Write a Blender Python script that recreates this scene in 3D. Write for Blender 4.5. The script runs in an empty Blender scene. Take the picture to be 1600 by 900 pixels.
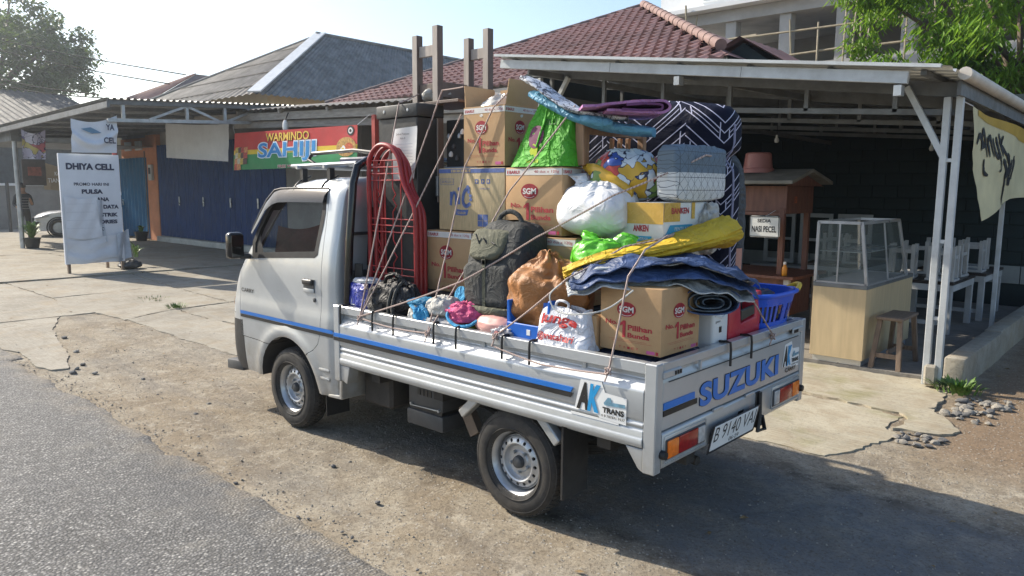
import bpy, bmesh, math, random
from mathutils import Vector as V, Matrix, noise
from mathutils.geometry import delaunay_2d_cdt
RD = math.radians
random.seed(7)
sc = bpy.context.scene
col = sc.collection

# ------------------------------------------------------------------ camera, sky, sun, exposure
# the world frame is the truck's: x forward along the road, y to the truck's left, z up, origin at its tailgate
cd = bpy.data.cameras.new('camera'); cam = bpy.data.objects.new('camera', cd); col.objects.link(cam)
sc.camera = cam
cd.sensor_width = 36.0; cd.lens = 36.0 * 1162.17 / 1600.0; cd.clip_start = 0.05; cd.clip_end = 3000
yaw, pitch, roll = -0.8310, 0.1329, 0.0058
d = V((math.cos(yaw)*math.cos(pitch), math.sin(yaw)*math.cos(pitch), -math.sin(pitch)))
r = d.cross(V((0, 0, 1))).normalized(); u = r.cross(d)
r2 = r*math.cos(roll) + u*math.sin(roll); u2 = -r*math.sin(roll) + u*math.cos(roll)
mw = Matrix((r2, u2, -d)).transposed().to_4x4(); mw.translation = V((-1.6795, 3.6308, 1.7521))
cam.matrix_world = mw

SUN = V((1.44, 0.31, 1.0)).normalized()          # towards the sun
el = math.asin(SUN.z); az = math.atan2(SUN.x, SUN.y)
w = bpy.data.worlds.new('World'); sc.world = w; w.use_nodes = True
nt = w.node_tree; bg = nt.nodes['Background']
sky = nt.nodes.new('ShaderNodeTexSky'); sky.sky_type = 'NISHITA'; sky.sun_disc = False
sky.sun_elevation = el; sky.sun_rotation = az
sky.air_density = 1.0; sky.dust_density = 1.4; sky.ozone_density = 1.0; sky.altitude = 100
nt.links.new(sky.outputs[0], bg.inputs[0]); bg.inputs[1].default_value = 0.15
sl = bpy.data.lights.new('sun', 'SUN'); sl.energy = 5.0; sl.angle = RD(0.6); sl.color = (1, .91, .77)
so = bpy.data.objects.new('sun', sl); col.objects.link(so)
so.rotation_euler = SUN.to_track_quat('Z', 'Y').to_euler(); so.location = (10, 5, 20)
vs = sc.view_settings
vs.view_transform = 'Standard'; vs.look = 'None'; vs.gamma = 1; vs.use_curve_mapping = False
vs.exposure = 0.62
sc.cycles.max_bounces = 6; sc.cycles.diffuse_bounces = 3; sc.cycles.glossy_bounces = 3; sc.cycles.transmission_bounces = 6
sc.cycles.transparent_max_bounces = 12; sc.cycles.caustics_reflective = False; sc.cycles.caustics_refractive = False
sc.cycles.use_denoising = True

# ------------------------------------------------------------------ materials
MATS = {}
def newmat(name):
    m = bpy.data.materials.new(name); m.use_nodes = True
    n = m.node_tree.nodes; l = m.node_tree.links
    return m, n, l, n['Principled BSDF']
def setc(b, k, v): b.inputs[k].default_value = (*v, 1) if len(v) == 3 else v
def texco(n, l, kind='Object', scale=(1, 1, 1), rot=(0, 0, 0)):
    tc = n.new('ShaderNodeTexCoord'); mp = n.new('ShaderNodeMapping')
    mp.inputs['Scale'].default_value = scale; mp.inputs['Rotation'].default_value = rot
    if kind == 'World':
        g = n.new('ShaderNodeNewGeometry'); l.new(g.outputs['Position'], mp.inputs[0])
    else: l.new(tc.outputs[kind], mp.inputs[0])
    return mp.outputs[0]
def nz(n, l, vec, scale, detail=4, rough=.55, dist=0):
    t = n.new('ShaderNodeTexNoise'); t.inputs['Scale'].default_value = scale; t.inputs['Detail'].default_value = detail
    t.inputs['Roughness'].default_value = rough; t.inputs['Distortion'].default_value = dist
    l.new(vec, t.inputs['Vector']); return t.outputs[0]
def ramp(n, l, fac, stops, interp='LINEAR'):
    t = n.new('ShaderNodeValToRGB'); e = t.color_ramp; e.interpolation = interp
    while len(e.elements) < len(stops): e.elements.new(.5)
    for s, (p, c) in zip(e.elements, stops):
        s.position = p; s.color = (*c, 1) if hasattr(c, '__len__') else (c, c, c, 1)
    l.new(fac, t.inputs[0]); return t.outputs[0]
def mix(n, l, f, a, b, mode='MIX'):
    t = n.new('ShaderNodeMix'); t.data_type = 'RGBA'; t.blend_type = mode
    for k, v in ((0, f), (6, a), (7, b)):
        if hasattr(v, 'links') or hasattr(v, 'is_output'): l.new(v, t.inputs[k])
        elif k == 0: t.inputs[0].default_value = v
        else: t.inputs[k].default_value = (*v, 1)
    return t.outputs[2]
def mth(n, l, op, a, b=None, c=None):
    t = n.new('ShaderNodeMath'); t.operation = op
    for k, v in enumerate((a, b, c)):
        if v is None: continue
        if hasattr(v, 'is_output'): l.new(v, t.inputs[k])
        else: t.inputs[k].default_value = v
    return t.outputs[0]
def bump(n, l, b, h, strength=.3, dist=.01, prev=None):
    t = n.new('ShaderNodeBump'); t.inputs['Strength'].default_value = strength; t.inputs['Distance'].default_value = dist
    l.new(h, t.inputs['Height'])
    if prev: l.new(prev, t.inputs['Normal'])
    if b: l.new(t.outputs[0], b.inputs['Normal'])
    return t.outputs[0]
def M(name, c=None, rough=.6, metal=0, var=.12, vs=5, bp=0, bs=60, coat=0, dirt=0, stretch=(1, 1, 1), co='Object'):
    if name in MATS: return MATS[name]
    m, n, l, b = newmat(name)
    v = texco(n, l, co, stretch)
    f = nz(n, l, v, vs, 5, .6)
    c0 = tuple(x*(1-var) for x in c); c1 = tuple(min(1, x*(1+var)) for x in c)
    out = ramp(n, l, f, [(.3, c0), (.7, c1)])
    if dirt:
        f2 = nz(n, l, v, vs*.37, 6, .7)
        out = mix(n, l, ramp(n, l, f2, [(.45, 0), (.75, dirt)]), out, (.11, .09, .07))
    l.new(out, b.inputs['Base Color'])
    b.inputs['Metallic'].default_value = metal
    l.new(ramp(n, l, nz(n, l, v, vs*2.3, 3), [(.3, max(0, rough-.08)), (.7, min(1, rough+.08))]), b.inputs['Roughness'])
    if coat: b.inputs['Coat Weight'].default_value = coat; b.inputs['Coat Roughness'].default_value = .06
    if bp: bump(n, l, b, nz(n, l, v, bs, 5, .6), bp, .01)
    MATS[name] = m; return m

# ------------------------------------------------------------------ mesh helpers
WL = {}
def thing(name, label, cat, loc=(0, 0, 0), group=None, rz=0):
    o = bpy.data.objects.new(name, None); col.objects.link(o); o.location = loc; o.rotation_euler = (0, 0, rz)
    o.empty_display_size = .1
    o['label'] = label; o['category'] = cat
    if group: o['group'] = group
    WL[o.name] = V(loc); return o
def tag(o, label=None, cat=None, group=None, kind=None):
    if label: o['label'] = label
    if cat: o['category'] = cat
    if group: o['group'] = group
    if kind: o['kind'] = kind
    return o
def link_mesh(name, me, mats, parent=None, local=False, base=True):
    """one mesh object; mesh coordinates are world coordinates unless local"""
    if not isinstance(mats, (list, tuple)): mats = [mats]
    for m in mats: me.materials.append(m)
    o = bpy.data.objects.new(name, me); col.objects.link(o)
    if parent:
        o.parent = parent
        if not local: me.transform(Matrix.Translation(-WL[parent.name]))
        WL[o.name] = WL[parent.name].copy()
    elif not local:
        if base and len(me.vertices):
            xs = [v.co for v in me.vertices]
            p = V(((min(v.x for v in xs)+max(v.x for v in xs))/2, (min(v.y for v in xs)+max(v.y for v in xs))/2, min(v.z for v in xs)))
            me.transform(Matrix.Translation(-p)); o.location = p; WL[o.name] = p
        else: WL[o.name] = V((0, 0, 0))
    else: WL[o.name] = V((0, 0, 0))
    return o
def clone(o, parent=None, loc=None, rz=None):
    c = o.copy(); col.objects.link(c); c.parent = parent
    if loc is not None: c.location = loc; WL[c.name] = V(loc)
    if rz is not None: c.rotation_euler = (0, 0, rz)
    for ch in list(o.children): clone(ch, c)
    return c
class MB:
    def __init__(s): s.bm = bmesh.new(); s.mi = 0
    def _f(s, vs):
        try: f = s.bm.faces.new(vs); f.material_index = s.mi; return f
        except ValueError: return None
    def add(s, verts, faces, T=None):
        vs = [s.bm.verts.new(T @ V(v) if T else v) for v in verts]
        return vs, [s._f([vs[i] for i in f]) for f in faces]
    def box(s, x0, x1, y0, y1, z0, z1, bev=0, seg=1, T=None):
        x0, x1 = min(x0, x1), max(x0, x1); y0, y1 = min(y0, y1), max(y0, y1); z0, z1 = min(z0, z1), max(z0, z1)
        P = [(x, y, z) for z in (z0, z1) for y in (y0, y1) for x in (x0, x1)]
        vs, fs = s.add(P, [(0, 2, 3, 1), (4, 5, 7, 6), (0, 1, 5, 4), (2, 6, 7, 3), (0, 4, 6, 2), (1, 3, 7, 5)], T)
        if bev: s._bev(fs, bev, seg)
        return s
    def _bev(s, fs, bev, seg):
        es = list({e for f in fs if f for e in f.edges})
        bmesh.ops.bevel(s.bm, geom=es, offset=bev, segments=seg, affect='EDGES', profile=.5, material=-1)
    def prism(s, poly, ax, a0, a1, bev=0, seg=1, T=None):
        """poly: 2-d points; ax 'x': (y,z), 'y': (x,z), 'z': (x,y); extruded from a0 to a1"""
        def P(p, a): return {'x': (a, p[0], p[1]), 'y': (p[0], a, p[1]), 'z': (p[0], p[1], a)}[ax]
        n = len(poly)
        vs, fs = s.add([P(p, a0) for p in poly] + [P(p, a1) for p in poly],
                       [tuple(range(n))[::-1], tuple(range(n, 2*n))] + [(i, (i+1) % n, n+(i+1) % n, n+i) for i in range(n)], T)
        bmesh.ops.recalc_face_normals(s.bm, faces=[f for f in fs if f])
        if bev: s._bev(fs, bev, seg)
        return s
    def tube(s, pts, r, n=8, closed=False, cap=True):
        pts = [V(p) for p in pts]; k = len(pts); rs = r if hasattr(r, '__len__') else [r]*k
        rings = []; ref = None
        for i, p in enumerate(pts):
            a = pts[i-1] if (i or closed) else p; b = pts[(i+1) % k] if (i < k-1 or closed) else p
            t = (b-a).normalized() if (b-a).length > 1e-9 else V((0, 0, 1))
            if ref is None: ref = t.orthogonal().normalized()
            ref = (ref - t*ref.dot(t)); ref = ref.normalized() if ref.length > 1e-6 else t.orthogonal().normalized()
            q = t.cross(ref)
            rings.append([s.bm.verts.new(p + (ref*math.cos(2*math.pi*j/n)+q*math.sin(2*math.pi*j/n))*rs[i]) for j in range(n)])
        for i in range(k if closed else k-1):
            A, B = rings[i], rings[(i+1) % k]
            for j in range(n): s._f([A[j], A[(j+1) % n], B[(j+1) % n], B[j]])
        if cap and not closed: s._f(rings[0][::-1]); s._f(rings[-1])
        return s
    def bar(s, p0, p1, w, h, up=(0, 0, 1), bev=0):
        """rectangular bar between two points: w sideways, h along up"""
        p0, p1 = V(p0), V(p1); t = (p1-p0); L = t.length; t.normalize()
        sd = t.cross(V(up)); sd = sd.normalized() if sd.length > 1e-5 else t.orthogonal().normalized()
        up2 = sd.cross(t)
        T = Matrix((t, sd, up2)).transposed().to_4x4(); T.translation = p0
        return s.box(0, L, -w/2, w/2, -h/2, h/2, bev, 1, T)
    def lathe(s, prof, n=24, T=None, close=False):
        """prof: (r, z) rings round the z axis"""
        T = T or Matrix()
        rings = []
        for (r, z) in prof:
            if r < 1e-6: rings.append([s.bm.verts.new(T @ V((0, 0, z)))]*n)
            else: rings.append([s.bm.verts.new(T @ V((r*math.cos(2*math.pi*j/n), r*math.sin(2*math.pi*j/n), z))) for j in range(n)])
        for i in range(len(rings)-1 + (1 if close else 0)):
            A, B = rings[i], rings[(i+1) % len(rings)]
            for j in range(n):
                q = []
                for v in (A[j], A[(j+1) % n], B[(j+1) % n], B[j]):
                    if v not in q: q.append(v)
                if len(q) > 2: s._f(q)
        return s
    def grid(s, fn, nu, nv, wrapu=False, wrapv=False):
        g = [[s.bm.verts.new(fn(i/(nu if wrapu else nu-1), j/(nv if wrapv else nv-1))) for j in range(nv)] for i in range(nu)]
        for i in range(nu if wrapu else nu-1):
            for j in range(nv if wrapv else nv-1):
                s._f([g[i][j], g[(i+1) % nu][j], g[(i+1) % nu][(j+1) % nv], g[i][(j+1) % nv]])
        return g
    def poly(s, pts): s._f([s.bm.verts.new(p) for p in pts]); return s
    def mesh(s, name, smooth=35):
        bmesh.ops.recalc_face_normals(s.bm, faces=s.bm.faces) if smooth != 'keep' else None
        me = bpy.data.meshes.new(name); s.bm.to_mesh(me); s.bm.free()
        if smooth and smooth != 'keep':
            me.polygons.foreach_set('use_smooth', [True]*len(me.polygons)); me.set_sharp_from_angle(angle=RD(smooth))
        return me
    def build(s, name, mats, parent=None, smooth=35, local=False, base=True):
        return link_mesh(name, s.mesh(name, smooth), mats, parent, local, base)
def text_mesh(s, w, h, o, u, v, bold=0, shear=0, depth=.0006, sp=1.0):
    """flat lettering that fills the rectangle at o, w along u and h along v"""
    cu = bpy.data.curves.new('lettering', 'FONT'); cu.body = s; cu.offset = bold; cu.shear = shear; cu.resolution_u = 4; cu.space_character = sp
    cu.fill_mode = 'FRONT'
    ob = bpy.data.objects.new('lettering', cu); me = bpy.data.meshes.new_from_object(ob)
    bpy.data.objects.remove(ob); bpy.data.curves.remove(cu)
    xs = [p.co.x for p in me.vertices]; ys = [p.co.y for p in me.vertices]
    x0, x1, y0, y1 = min(xs), max(xs), min(ys), max(ys)
    o, u, v = V(o), V(u).normalized(), V(v).normalized(); nrm = u.cross(v).normalized()
    for p in me.vertices:
        p.co = o + u*((p.co.x-x0)/(x1-x0)*w) + v*((p.co.y-y0)/(y1-y0)*h) + nrm*depth
    me.update(); return me
def text(s, w, h, o, u, v, mat, parent, bold=0, shear=0, depth=.0008, name='lettering', local=False, sp=1.0):
    return link_mesh(name, text_mesh(s, w, h, o, u, v, bold, shear, depth, sp), mat, parent, local)
def fbm(x, y, z=0, o=4):
    return noise.fractal(V((x, y, z)), 1.0, 2.0, o)
def boolean(me, cutters, op='DIFFERENCE'):
    """mesh minus (or and) cutter meshes, evaluated, as a new mesh"""
    o = bpy.data.objects.new('work', me); col.objects.link(o); tmp = []
    for cme in cutters:
        c = bpy.data.objects.new('cut', cme); col.objects.link(c); tmp.append(c)
        md = o.modifiers.new('b', 'BOOLEAN'); md.operation = op; md.object = c; md.solver = 'EXACT'
    dg = bpy.context.evaluated_depsgraph_get(); dg.update()
    out = bpy.data.meshes.new_from_object(o.evaluated_get(dg))
    for x in tmp + [o]: bpy.data.objects.remove(x)
    return out
def smooth_me(me, a=35):
    me.polygons.foreach_set('use_smooth', [True]*len(me.polygons)); me.set_sharp_from_angle(angle=RD(a)); return me
# ------------------------------------------------------------------ ground, road, concrete
def mat_dirt():
    m, n, l, b = newmat('packed_dirt'); v = texco(n, l, 'World')
    big = nz(n, l, v, .55, 5, .6, .4); mid = nz(n, l, v, 2.4, 9, .72, .3); fine = nz(n, l, v, 55, 6, .8)
    c = ramp(n, l, big, [(.30, (.225, .175, .115)), (.44, (.30, .25, .18)), (.56, (.37, .33, .26)), (.70, (.28, .26, .22))])
    trk = nz(n, l, texco(n, l, 'World', (.35, 1.5, 1)), 1.6, 8, .7, .4)                      # worn wheel tracks along the road
    c = mix(n, l, ramp(n, l, trk, [(.46, 0), (.62, .65)]), c, (.175, .162, .145))
    c = mix(n, l, ramp(n, l, mid, [(.44, 0), (.66, .6)]), c, (.19, .15, .105))
    c = mix(n, l, ramp(n, l, nz(n, l, v, 6.5, 9, .75, .6), [(.50, 0), (.64, .75)]), c, (.44, .395, .315))
    c = mix(n, l, ramp(n, l, nz(n, l, v, 19, 7, .75), [(.34, .55), (.46, 0)]), c, (.14, .112, .08))
    # a blue-grey band under and behind the truck, with darker broken edges
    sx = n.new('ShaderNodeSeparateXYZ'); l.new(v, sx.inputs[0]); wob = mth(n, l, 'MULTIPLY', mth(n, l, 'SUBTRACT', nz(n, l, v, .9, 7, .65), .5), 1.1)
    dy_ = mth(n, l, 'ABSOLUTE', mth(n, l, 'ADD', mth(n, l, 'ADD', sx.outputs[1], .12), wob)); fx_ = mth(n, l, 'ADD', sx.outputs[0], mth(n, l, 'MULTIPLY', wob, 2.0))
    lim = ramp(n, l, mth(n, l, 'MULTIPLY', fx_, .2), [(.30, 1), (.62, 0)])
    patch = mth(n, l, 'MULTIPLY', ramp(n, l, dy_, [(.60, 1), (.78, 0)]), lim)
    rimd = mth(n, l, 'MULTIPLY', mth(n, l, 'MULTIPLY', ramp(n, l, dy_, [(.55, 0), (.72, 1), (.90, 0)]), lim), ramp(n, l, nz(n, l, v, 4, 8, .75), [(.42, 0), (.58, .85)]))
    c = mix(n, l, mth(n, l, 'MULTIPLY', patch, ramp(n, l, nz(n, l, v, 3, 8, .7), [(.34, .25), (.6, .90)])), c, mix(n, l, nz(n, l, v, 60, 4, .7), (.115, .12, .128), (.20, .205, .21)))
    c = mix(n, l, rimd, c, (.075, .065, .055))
    # bare red-brown soil right of the stall
    soil = mth(n, l, 'MULTIPLY', ramp(n, l, mth(n, l, 'ADD', mth(n, l, 'MULTIPLY', sx.outputs[0], -.25), mth(n, l, 'MULTIPLY', wob, .15)), [(.06, 0), (.13, 1)]), ramp(n, l, mth(n, l, 'ADD', mth(n, l, 'MULTIPLY', sx.outputs[1], -.2), mth(n, l, 'MULTIPLY', wob, .1)), [(.28, 0), (.42, .85)]))
    c = mix(n, l, soil, c, mix(n, l, nz(n, l, v, 9, 8, .75), (.15, .10, .062), (.31, .225, .15)))
    vo = n.new('ShaderNodeTexVoronoi'); vo.inputs['Scale'].default_value = 40; l.new(v, vo.inputs['Vector'])
    pick = mth(n, l, 'MULTIPLY', ramp(n, l, vo.outputs['Distance'], [(.22, 1), (.34, 0)]), ramp(n, l, vo.outputs['Color'], [(.55, 0), (.62, 1)]))
    c = mix(n, l, mth(n, l, 'MULTIPLY', pick, mth(n, l, 'SUBTRACT', .85, mth(n, l, 'MULTIPLY', patch, .7))), c, mix(n, l, vo.outputs['Color'], (.12, .11, .10), (.45, .42, .37)))
    c = mix(n, l, ramp(n, l, fine, [(.36, .8), (.50, 0)]), c, (.12, .095, .068))
    l.new(c, b.inputs['Base Color']); b.inputs['Roughness'].default_value = .95; b.inputs['Specular IOR Level'].default_value = .2
    h1 = bump(n, l, None, nz(n, l, v, 8, 9, .75), .5, .05); h2 = bump(n, l, None, pick, .5, .012, h1)
    bump(n, l, b, nz(n, l, v, 80, 5, .75), .5, .008, h2)
    return m
def mat_asphalt():
    m, n, l, b = newmat('worn_asphalt'); v = texco(n, l, 'World')
    vo = n.new('ShaderNodeTexVoronoi'); vo.inputs['Scale'].default_value = 62; vo.inputs['Randomness'].default_value = 1; l.new(v, vo.inputs['Vector'])
    vo2 = n.new('ShaderNodeTexVoronoi'); vo2.inputs['Scale'].default_value = 210; l.new(v, vo2.inputs['Vector'])
    c = ramp(n, l, vo.outputs['Color'], [(.0, (.045, .044, .042)), (.45, (.15, .147, .142)), (.75, (.26, .255, .245)), (1, (.48, .465, .43))])
    c = mix(n, l, ramp(n, l, vo.outputs['Distance'], [(.35, 0), (.62, .8)]), c, (.06, .06, .06))
    c = mix(n, l, ramp(n, l, nz(n, l, v, .5, 6, .6), [(.4, 0), (.7, .3)]), c, (.19, .185, .175))
    c = mix(n, l, ramp(n, l, nz(n, l, v, 3.2, 7, .7), [(.55, 0), (.75, .5)]), c, (.25, .235, .205))
    sy_ = n.new('ShaderNodeSeparateXYZ'); l.new(v, sy_.inputs[0])                   # sand drifted over the road edge, oil stains, old patches
    c = mix(n, l, ramp(n, l, nz(n, l, texco(n, l, 'World', (.5, 1.6, 1)), 1.1, 7, .65, .3), [(.50, 0), (.60, .45)]), c, (.10, .10, .102))
    drift = mth(n, l, 'MULTIPLY', ramp(n, l, mth(n, l, 'MULTIPLY', sy_.outputs[1], .25), [(.40, 1), (.435, .35), (.48, 0)]), ramp(n, l, nz(n, l, v, 3.5, 9, .75, .3), [(.40, 0), (.60, .9)]))
    c = mix(n, l, drift, c, (.29, .25, .19))
    c = mix(n, l, ramp(n, l, nz(n, l, v, .8, 5, .5), [(.66, 0), (.72, .6)]), c, (.055, .054, .053))
    l.new(c, b.inputs['Base Color']); b.inputs['Roughness'].default_value = .82; b.inputs['Specular IOR Level'].default_value = .35
    h = bump(n, l, None, ramp(n, l, vo.outputs['Distance'], [(0, 1), (.7, 0)]), .6, .008)
    h = bump(n, l, None, ramp(n, l, vo2.outputs['Distance'], [(0, 1), (.7, 0)]), .3, .003, h)
    bump(n, l, b, nz(n, l, v, 6, 4, .5), .15, .03, h)
    return m
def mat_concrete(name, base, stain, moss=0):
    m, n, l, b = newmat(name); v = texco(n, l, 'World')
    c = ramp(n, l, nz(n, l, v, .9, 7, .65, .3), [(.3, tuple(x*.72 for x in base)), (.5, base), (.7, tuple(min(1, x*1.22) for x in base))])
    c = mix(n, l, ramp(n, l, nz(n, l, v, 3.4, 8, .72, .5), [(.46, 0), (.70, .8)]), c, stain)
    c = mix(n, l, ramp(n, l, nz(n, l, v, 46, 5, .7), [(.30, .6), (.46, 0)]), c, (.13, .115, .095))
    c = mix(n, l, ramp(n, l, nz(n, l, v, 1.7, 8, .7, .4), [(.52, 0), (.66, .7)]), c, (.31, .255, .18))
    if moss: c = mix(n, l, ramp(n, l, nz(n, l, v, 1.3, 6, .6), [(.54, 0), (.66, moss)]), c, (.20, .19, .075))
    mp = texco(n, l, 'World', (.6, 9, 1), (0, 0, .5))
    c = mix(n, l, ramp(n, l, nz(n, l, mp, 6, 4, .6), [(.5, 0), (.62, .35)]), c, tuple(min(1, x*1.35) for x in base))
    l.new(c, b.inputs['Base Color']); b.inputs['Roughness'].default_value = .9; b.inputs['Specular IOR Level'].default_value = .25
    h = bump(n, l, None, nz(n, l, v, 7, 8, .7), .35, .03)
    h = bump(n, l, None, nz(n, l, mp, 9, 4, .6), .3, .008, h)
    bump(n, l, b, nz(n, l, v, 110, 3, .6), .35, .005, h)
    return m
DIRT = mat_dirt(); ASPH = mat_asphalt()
CONC = mat_concrete('old_concrete', (.315, .29, .24), (.22, .185, .135))
CONC2 = mat_concrete('pale_concrete', (.39, .355, .275), (.29, .235, .16), .6)
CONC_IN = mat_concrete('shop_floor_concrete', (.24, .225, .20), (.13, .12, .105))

def axis_lines(spans):
    out = []
    for a, b, st in spans:
        k = max(1, int(round((b-a)/st))); out += [a + (b-a)*i/k for i in range(k)]
    return out + [spans[-1][1]]
gx = axis_lines([(-900, -60, 120), (-60, -6, 6), (-6, -3, .3), (-3, 7, .07), (7, 12, .12), (12, 30, .6), (30, 90, 6), (90, 900, 90)])
gy = axis_lines([(-900, -60, 120), (-60, -12, 6), (-12, -5, .7), (-5, 2.0, .07), (2.0, 6, .5), (6, 60, 6), (60, 900, 120)])
def ground_z(x, y):
    near = max(0, 1-max(0, abs(x-3)-9)/6)*max(0, 1-max(0, abs(y)-4.5)/3)
    k = near*min(1, max(0, (1.75-y)/.25)) if y > 1.2 else near
    return k*(.010*fbm(x*1.1, y*1.1, 3) + .006*fbm(x*5, y*5, 1) + .004*fbm(x*13, y*13, 2)) - .006
bm = bmesh.new()
gv = [[bm.verts.new((x, y, ground_z(x, y))) for y in gy] for x in gx]
for i in range(len(gx)-1):
    for j in range(len(gy)-1): bm.faces.new((gv[i][j], gv[i+1][j], gv[i+1][j+1], gv[i][j+1]))
me = bpy.data.meshes.new('dirt_ground'); bm.to_mesh(me); bm.free()
me.polygons.foreach_set('use_smooth', [True]*len(me.polygons))
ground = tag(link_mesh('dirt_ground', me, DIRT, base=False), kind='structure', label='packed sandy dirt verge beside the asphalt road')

def road_edge(x): return 1.60 + .07*fbm(x*.5, 0, 5) + .05*fbm(x*2.3, 0, 8) + .03*fbm(x*8, 0, 4) - (.10 if x > 7 else .0)
mb = MB(); xs = axis_lines([(-60, -8, 4), (-8, 8, .05), (8, 16, .15), (16, 160, 6)])
def road_row(x):
    e = road_edge(x); L = []
    for k, dy in enumerate((0, .035, .08, .16, .3, .6, 1.0, 1.5, 2.2, 3.2, 5, 7.5)):
        z = (-.014, .004, .012, .017, .021, .025, .028, .03, .032, .034, .035, .03)[k]
        if 1 <= k < 7 and -8 < x < 16: z += .003*fbm(x*6, (e+dy)*6, 9)
        L.append(mb.bm.verts.new((x, e+dy, z)))
    return L
rows = [road_row(x) for x in xs]
for a, b in zip(rows, rows[1:]):
    for j in range(len(a)-1): mb._f((a[j], b[j], b[j+1], a[j+1]))
road = tag(mb.build('asphalt_road', ASPH, smooth=60, base=False), kind='structure', label='worn grey asphalt road with a crumbling edge')

def jag(poly, amp=.03, step=.12, seed=0):
    out = []
    for i, p in enumerate(poly):
        q = poly[(i+1) % len(poly)]; L = math.hypot(q[0]-p[0], q[1]-p[1]); k = max(1, min(110, int(L/step)))
        nx, ny = (q[1]-p[1])/L, -(q[0]-p[0])/L
        for t in range(k):
            f = t/k; x = p[0]+(q[0]-p[0])*f; y = p[1]+(q[1]-p[1])*f
            a = (amp*fbm(x*3.1, y*3.1, seed, 5)+amp*.5*noise.noise(V((x*17, y*17, seed))))*(1 if t else .3)
            out.append((x+nx*a, y+ny*a))
    return out
def slab(name, poly, ztop, mat, parent, amp=.03, seed=0, tilt=(0, 0), thick=.12):
    J = jag(poly, amp, .05 if min(p[0] for p in poly) < 9 else .15, seed)
    cx = sum(p[0] for p in poly)/len(poly); cy = sum(p[1] for p in poly)/len(poly)
    # inner points so that the top is not dead flat
    xs = [p[0] for p in J]; ys = [p[1] for p in J]
    def inside(x, y):
        c = False
        for i in range(len(J)):
            (x1, y1), (x2, y2) = J[i], J[i-1]
            if (y1 > y) != (y2 > y) and x < (x2-x1)*(y-y1)/(y2-y1)+x1: c = not c
        return c
    st = max(.16, math.sqrt((max(xs)-min(xs))*(max(ys)-min(ys))/600))
    P = [V(p) for p in J]; x = min(xs)+st/2
    while x < max(xs):
        y = min(ys)+st/2
        while y < max(ys):
            if inside(x, y) and min((x-p[0])**2+(y-p[1])**2 for p in J) > (st*.4)**2: P.append(V((x, y)))
            y += st
        x += st
    n = len(J)
    vv, ee, ff, *_ = delaunay_2d_cdt(P, [(i, (i+1) % n) for i in range(n)], [], 2, 1e-6)
    mb = MB()
    zt = lambda x, y: ztop + (x-cx)*tilt[0] + (y-cy)*tilt[1] + .004*fbm(x*2, y*2, seed)
    top = [mb.bm.verts.new((p.x, p.y, zt(p.x, p.y))) for p in vv]
    for f in ff:
        if inside(*(sum((vv[i] for i in f), V((0, 0)))/len(f))): mb._f([top[i] for i in f])
    bot = [mb.bm.verts.new((p[0], p[1], zt(*p)-thick)) for p in J]
    for i in range(n): mb._f((top[i], top[(i+1) % n], bot[(i+1) % n], bot[i]))
    return mb.build(name, mat, parent, 40)
apron = bpy.data.objects.new('concrete_forecourt', None); col.objects.link(apron); WL[apron.name] = V((0, 0, 0))
tag(apron, 'cracked grey concrete forecourt in front of the shops', kind='structure')
for k, (P, z, t) in enumerate([
    ([(6.2, 1.34), (6.25, 1.47), (6.6, 1.52), (7.4, 1.45), (7.66, 1.53), (9.5, 1.46), (9.52, .42), (8.55, .80), (8.0, .92), (7.13, 1.08)], .005, (-.002, 0)),
    ([(9.54, 1.46), (14.0, 1.42), (14.0, -.02), (9.56, .0)], .005, (0, 0)),
    ([(5.60, -.06), (7.45, -.07), (8.60, -.10), (9.0, -.9), (7.9, -.85), (5.3, -1.1)], .004, (.001, 0)),
    ([(8.63, -.08), (9.53, -.02), (9.53, .38), (11.4, -.05), (11.6, -1.9), (9.1, -1.75), (9.03, -.9)], .007, (0, 0)),
    ([(5.25, -1.14), (7.88, -.88), (8.98, -.93), (9.05, -1.75), (9.1, -3.4), (4.9, -3.4)], .005, (0, 0)),
    ([(11.43, -.05), (14.0, -.05), (14.0, -2.2), (11.62, -1.92)], .006, (0, .004)),
    ([(9.12, -1.79), (11.6, -1.95), (14.0, -2.23), (14.0, -6.2), (9.12, -6.2)], .006, (0, 0)),
    ([(14.03, 1.42), (20, 1.4), (20, -2.4), (14.03, -2.4)], .035, (0, 0)),
    ([(14.03, -2.43), (20, -2.43), (20, -6.2), (14.03, -6.2)], .033, (0, 0)),
    ([(20.04, 1.4), (40, 1.4), (40, -6.2), (20.04, -6.2)], .035, (0, 0)),
    ([(4.88, -3.44), (9.08, -3.44), (9.08, -6.2), (4.9, -6.2)], .033, (0, 0))]):
    slab('concrete_slab', P, z, CONC, apron, .035, k*3.1, t)
pad = bpy.data.objects.new('concrete_pad', None); col.objects.link(pad); WL[pad.name] = V((0, 0, 0))
tag(pad, 'pale broken concrete pad in front of the open food stall', kind='structure')
slab('concrete_slab', [(-.02, -1.28), (-.21, -1.80), (-.25, -2.10), (-.16, -2.16), (-.15, -2.6), (.9, -2.75), (4.6, -2.65), (4.75, -1.7), (2.6, -1.45), (1.0, -1.32)], .006, CONC2, pad, .07, 41, (.002, .003))
slab('concrete_slab', [(-.18, -2.20), (-.40, -2.26), (-.56, -2.46), (-.40, -2.75), (-.22, -2.95), (-.27, -3.30), (-.20, -3.92), (4.7, -3.92), (4.65, -2.68), (.9, -2.78), (-.14, -2.63)], .012, CONC2, pad, .06, 52, (0, .002))
slab('concrete_slab', [(-.12, -3.94), (4.85, -3.94), (4.85, -9.6), (-.12, -9.6)], .040, CONC_IN, pad, .006, 60)

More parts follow.
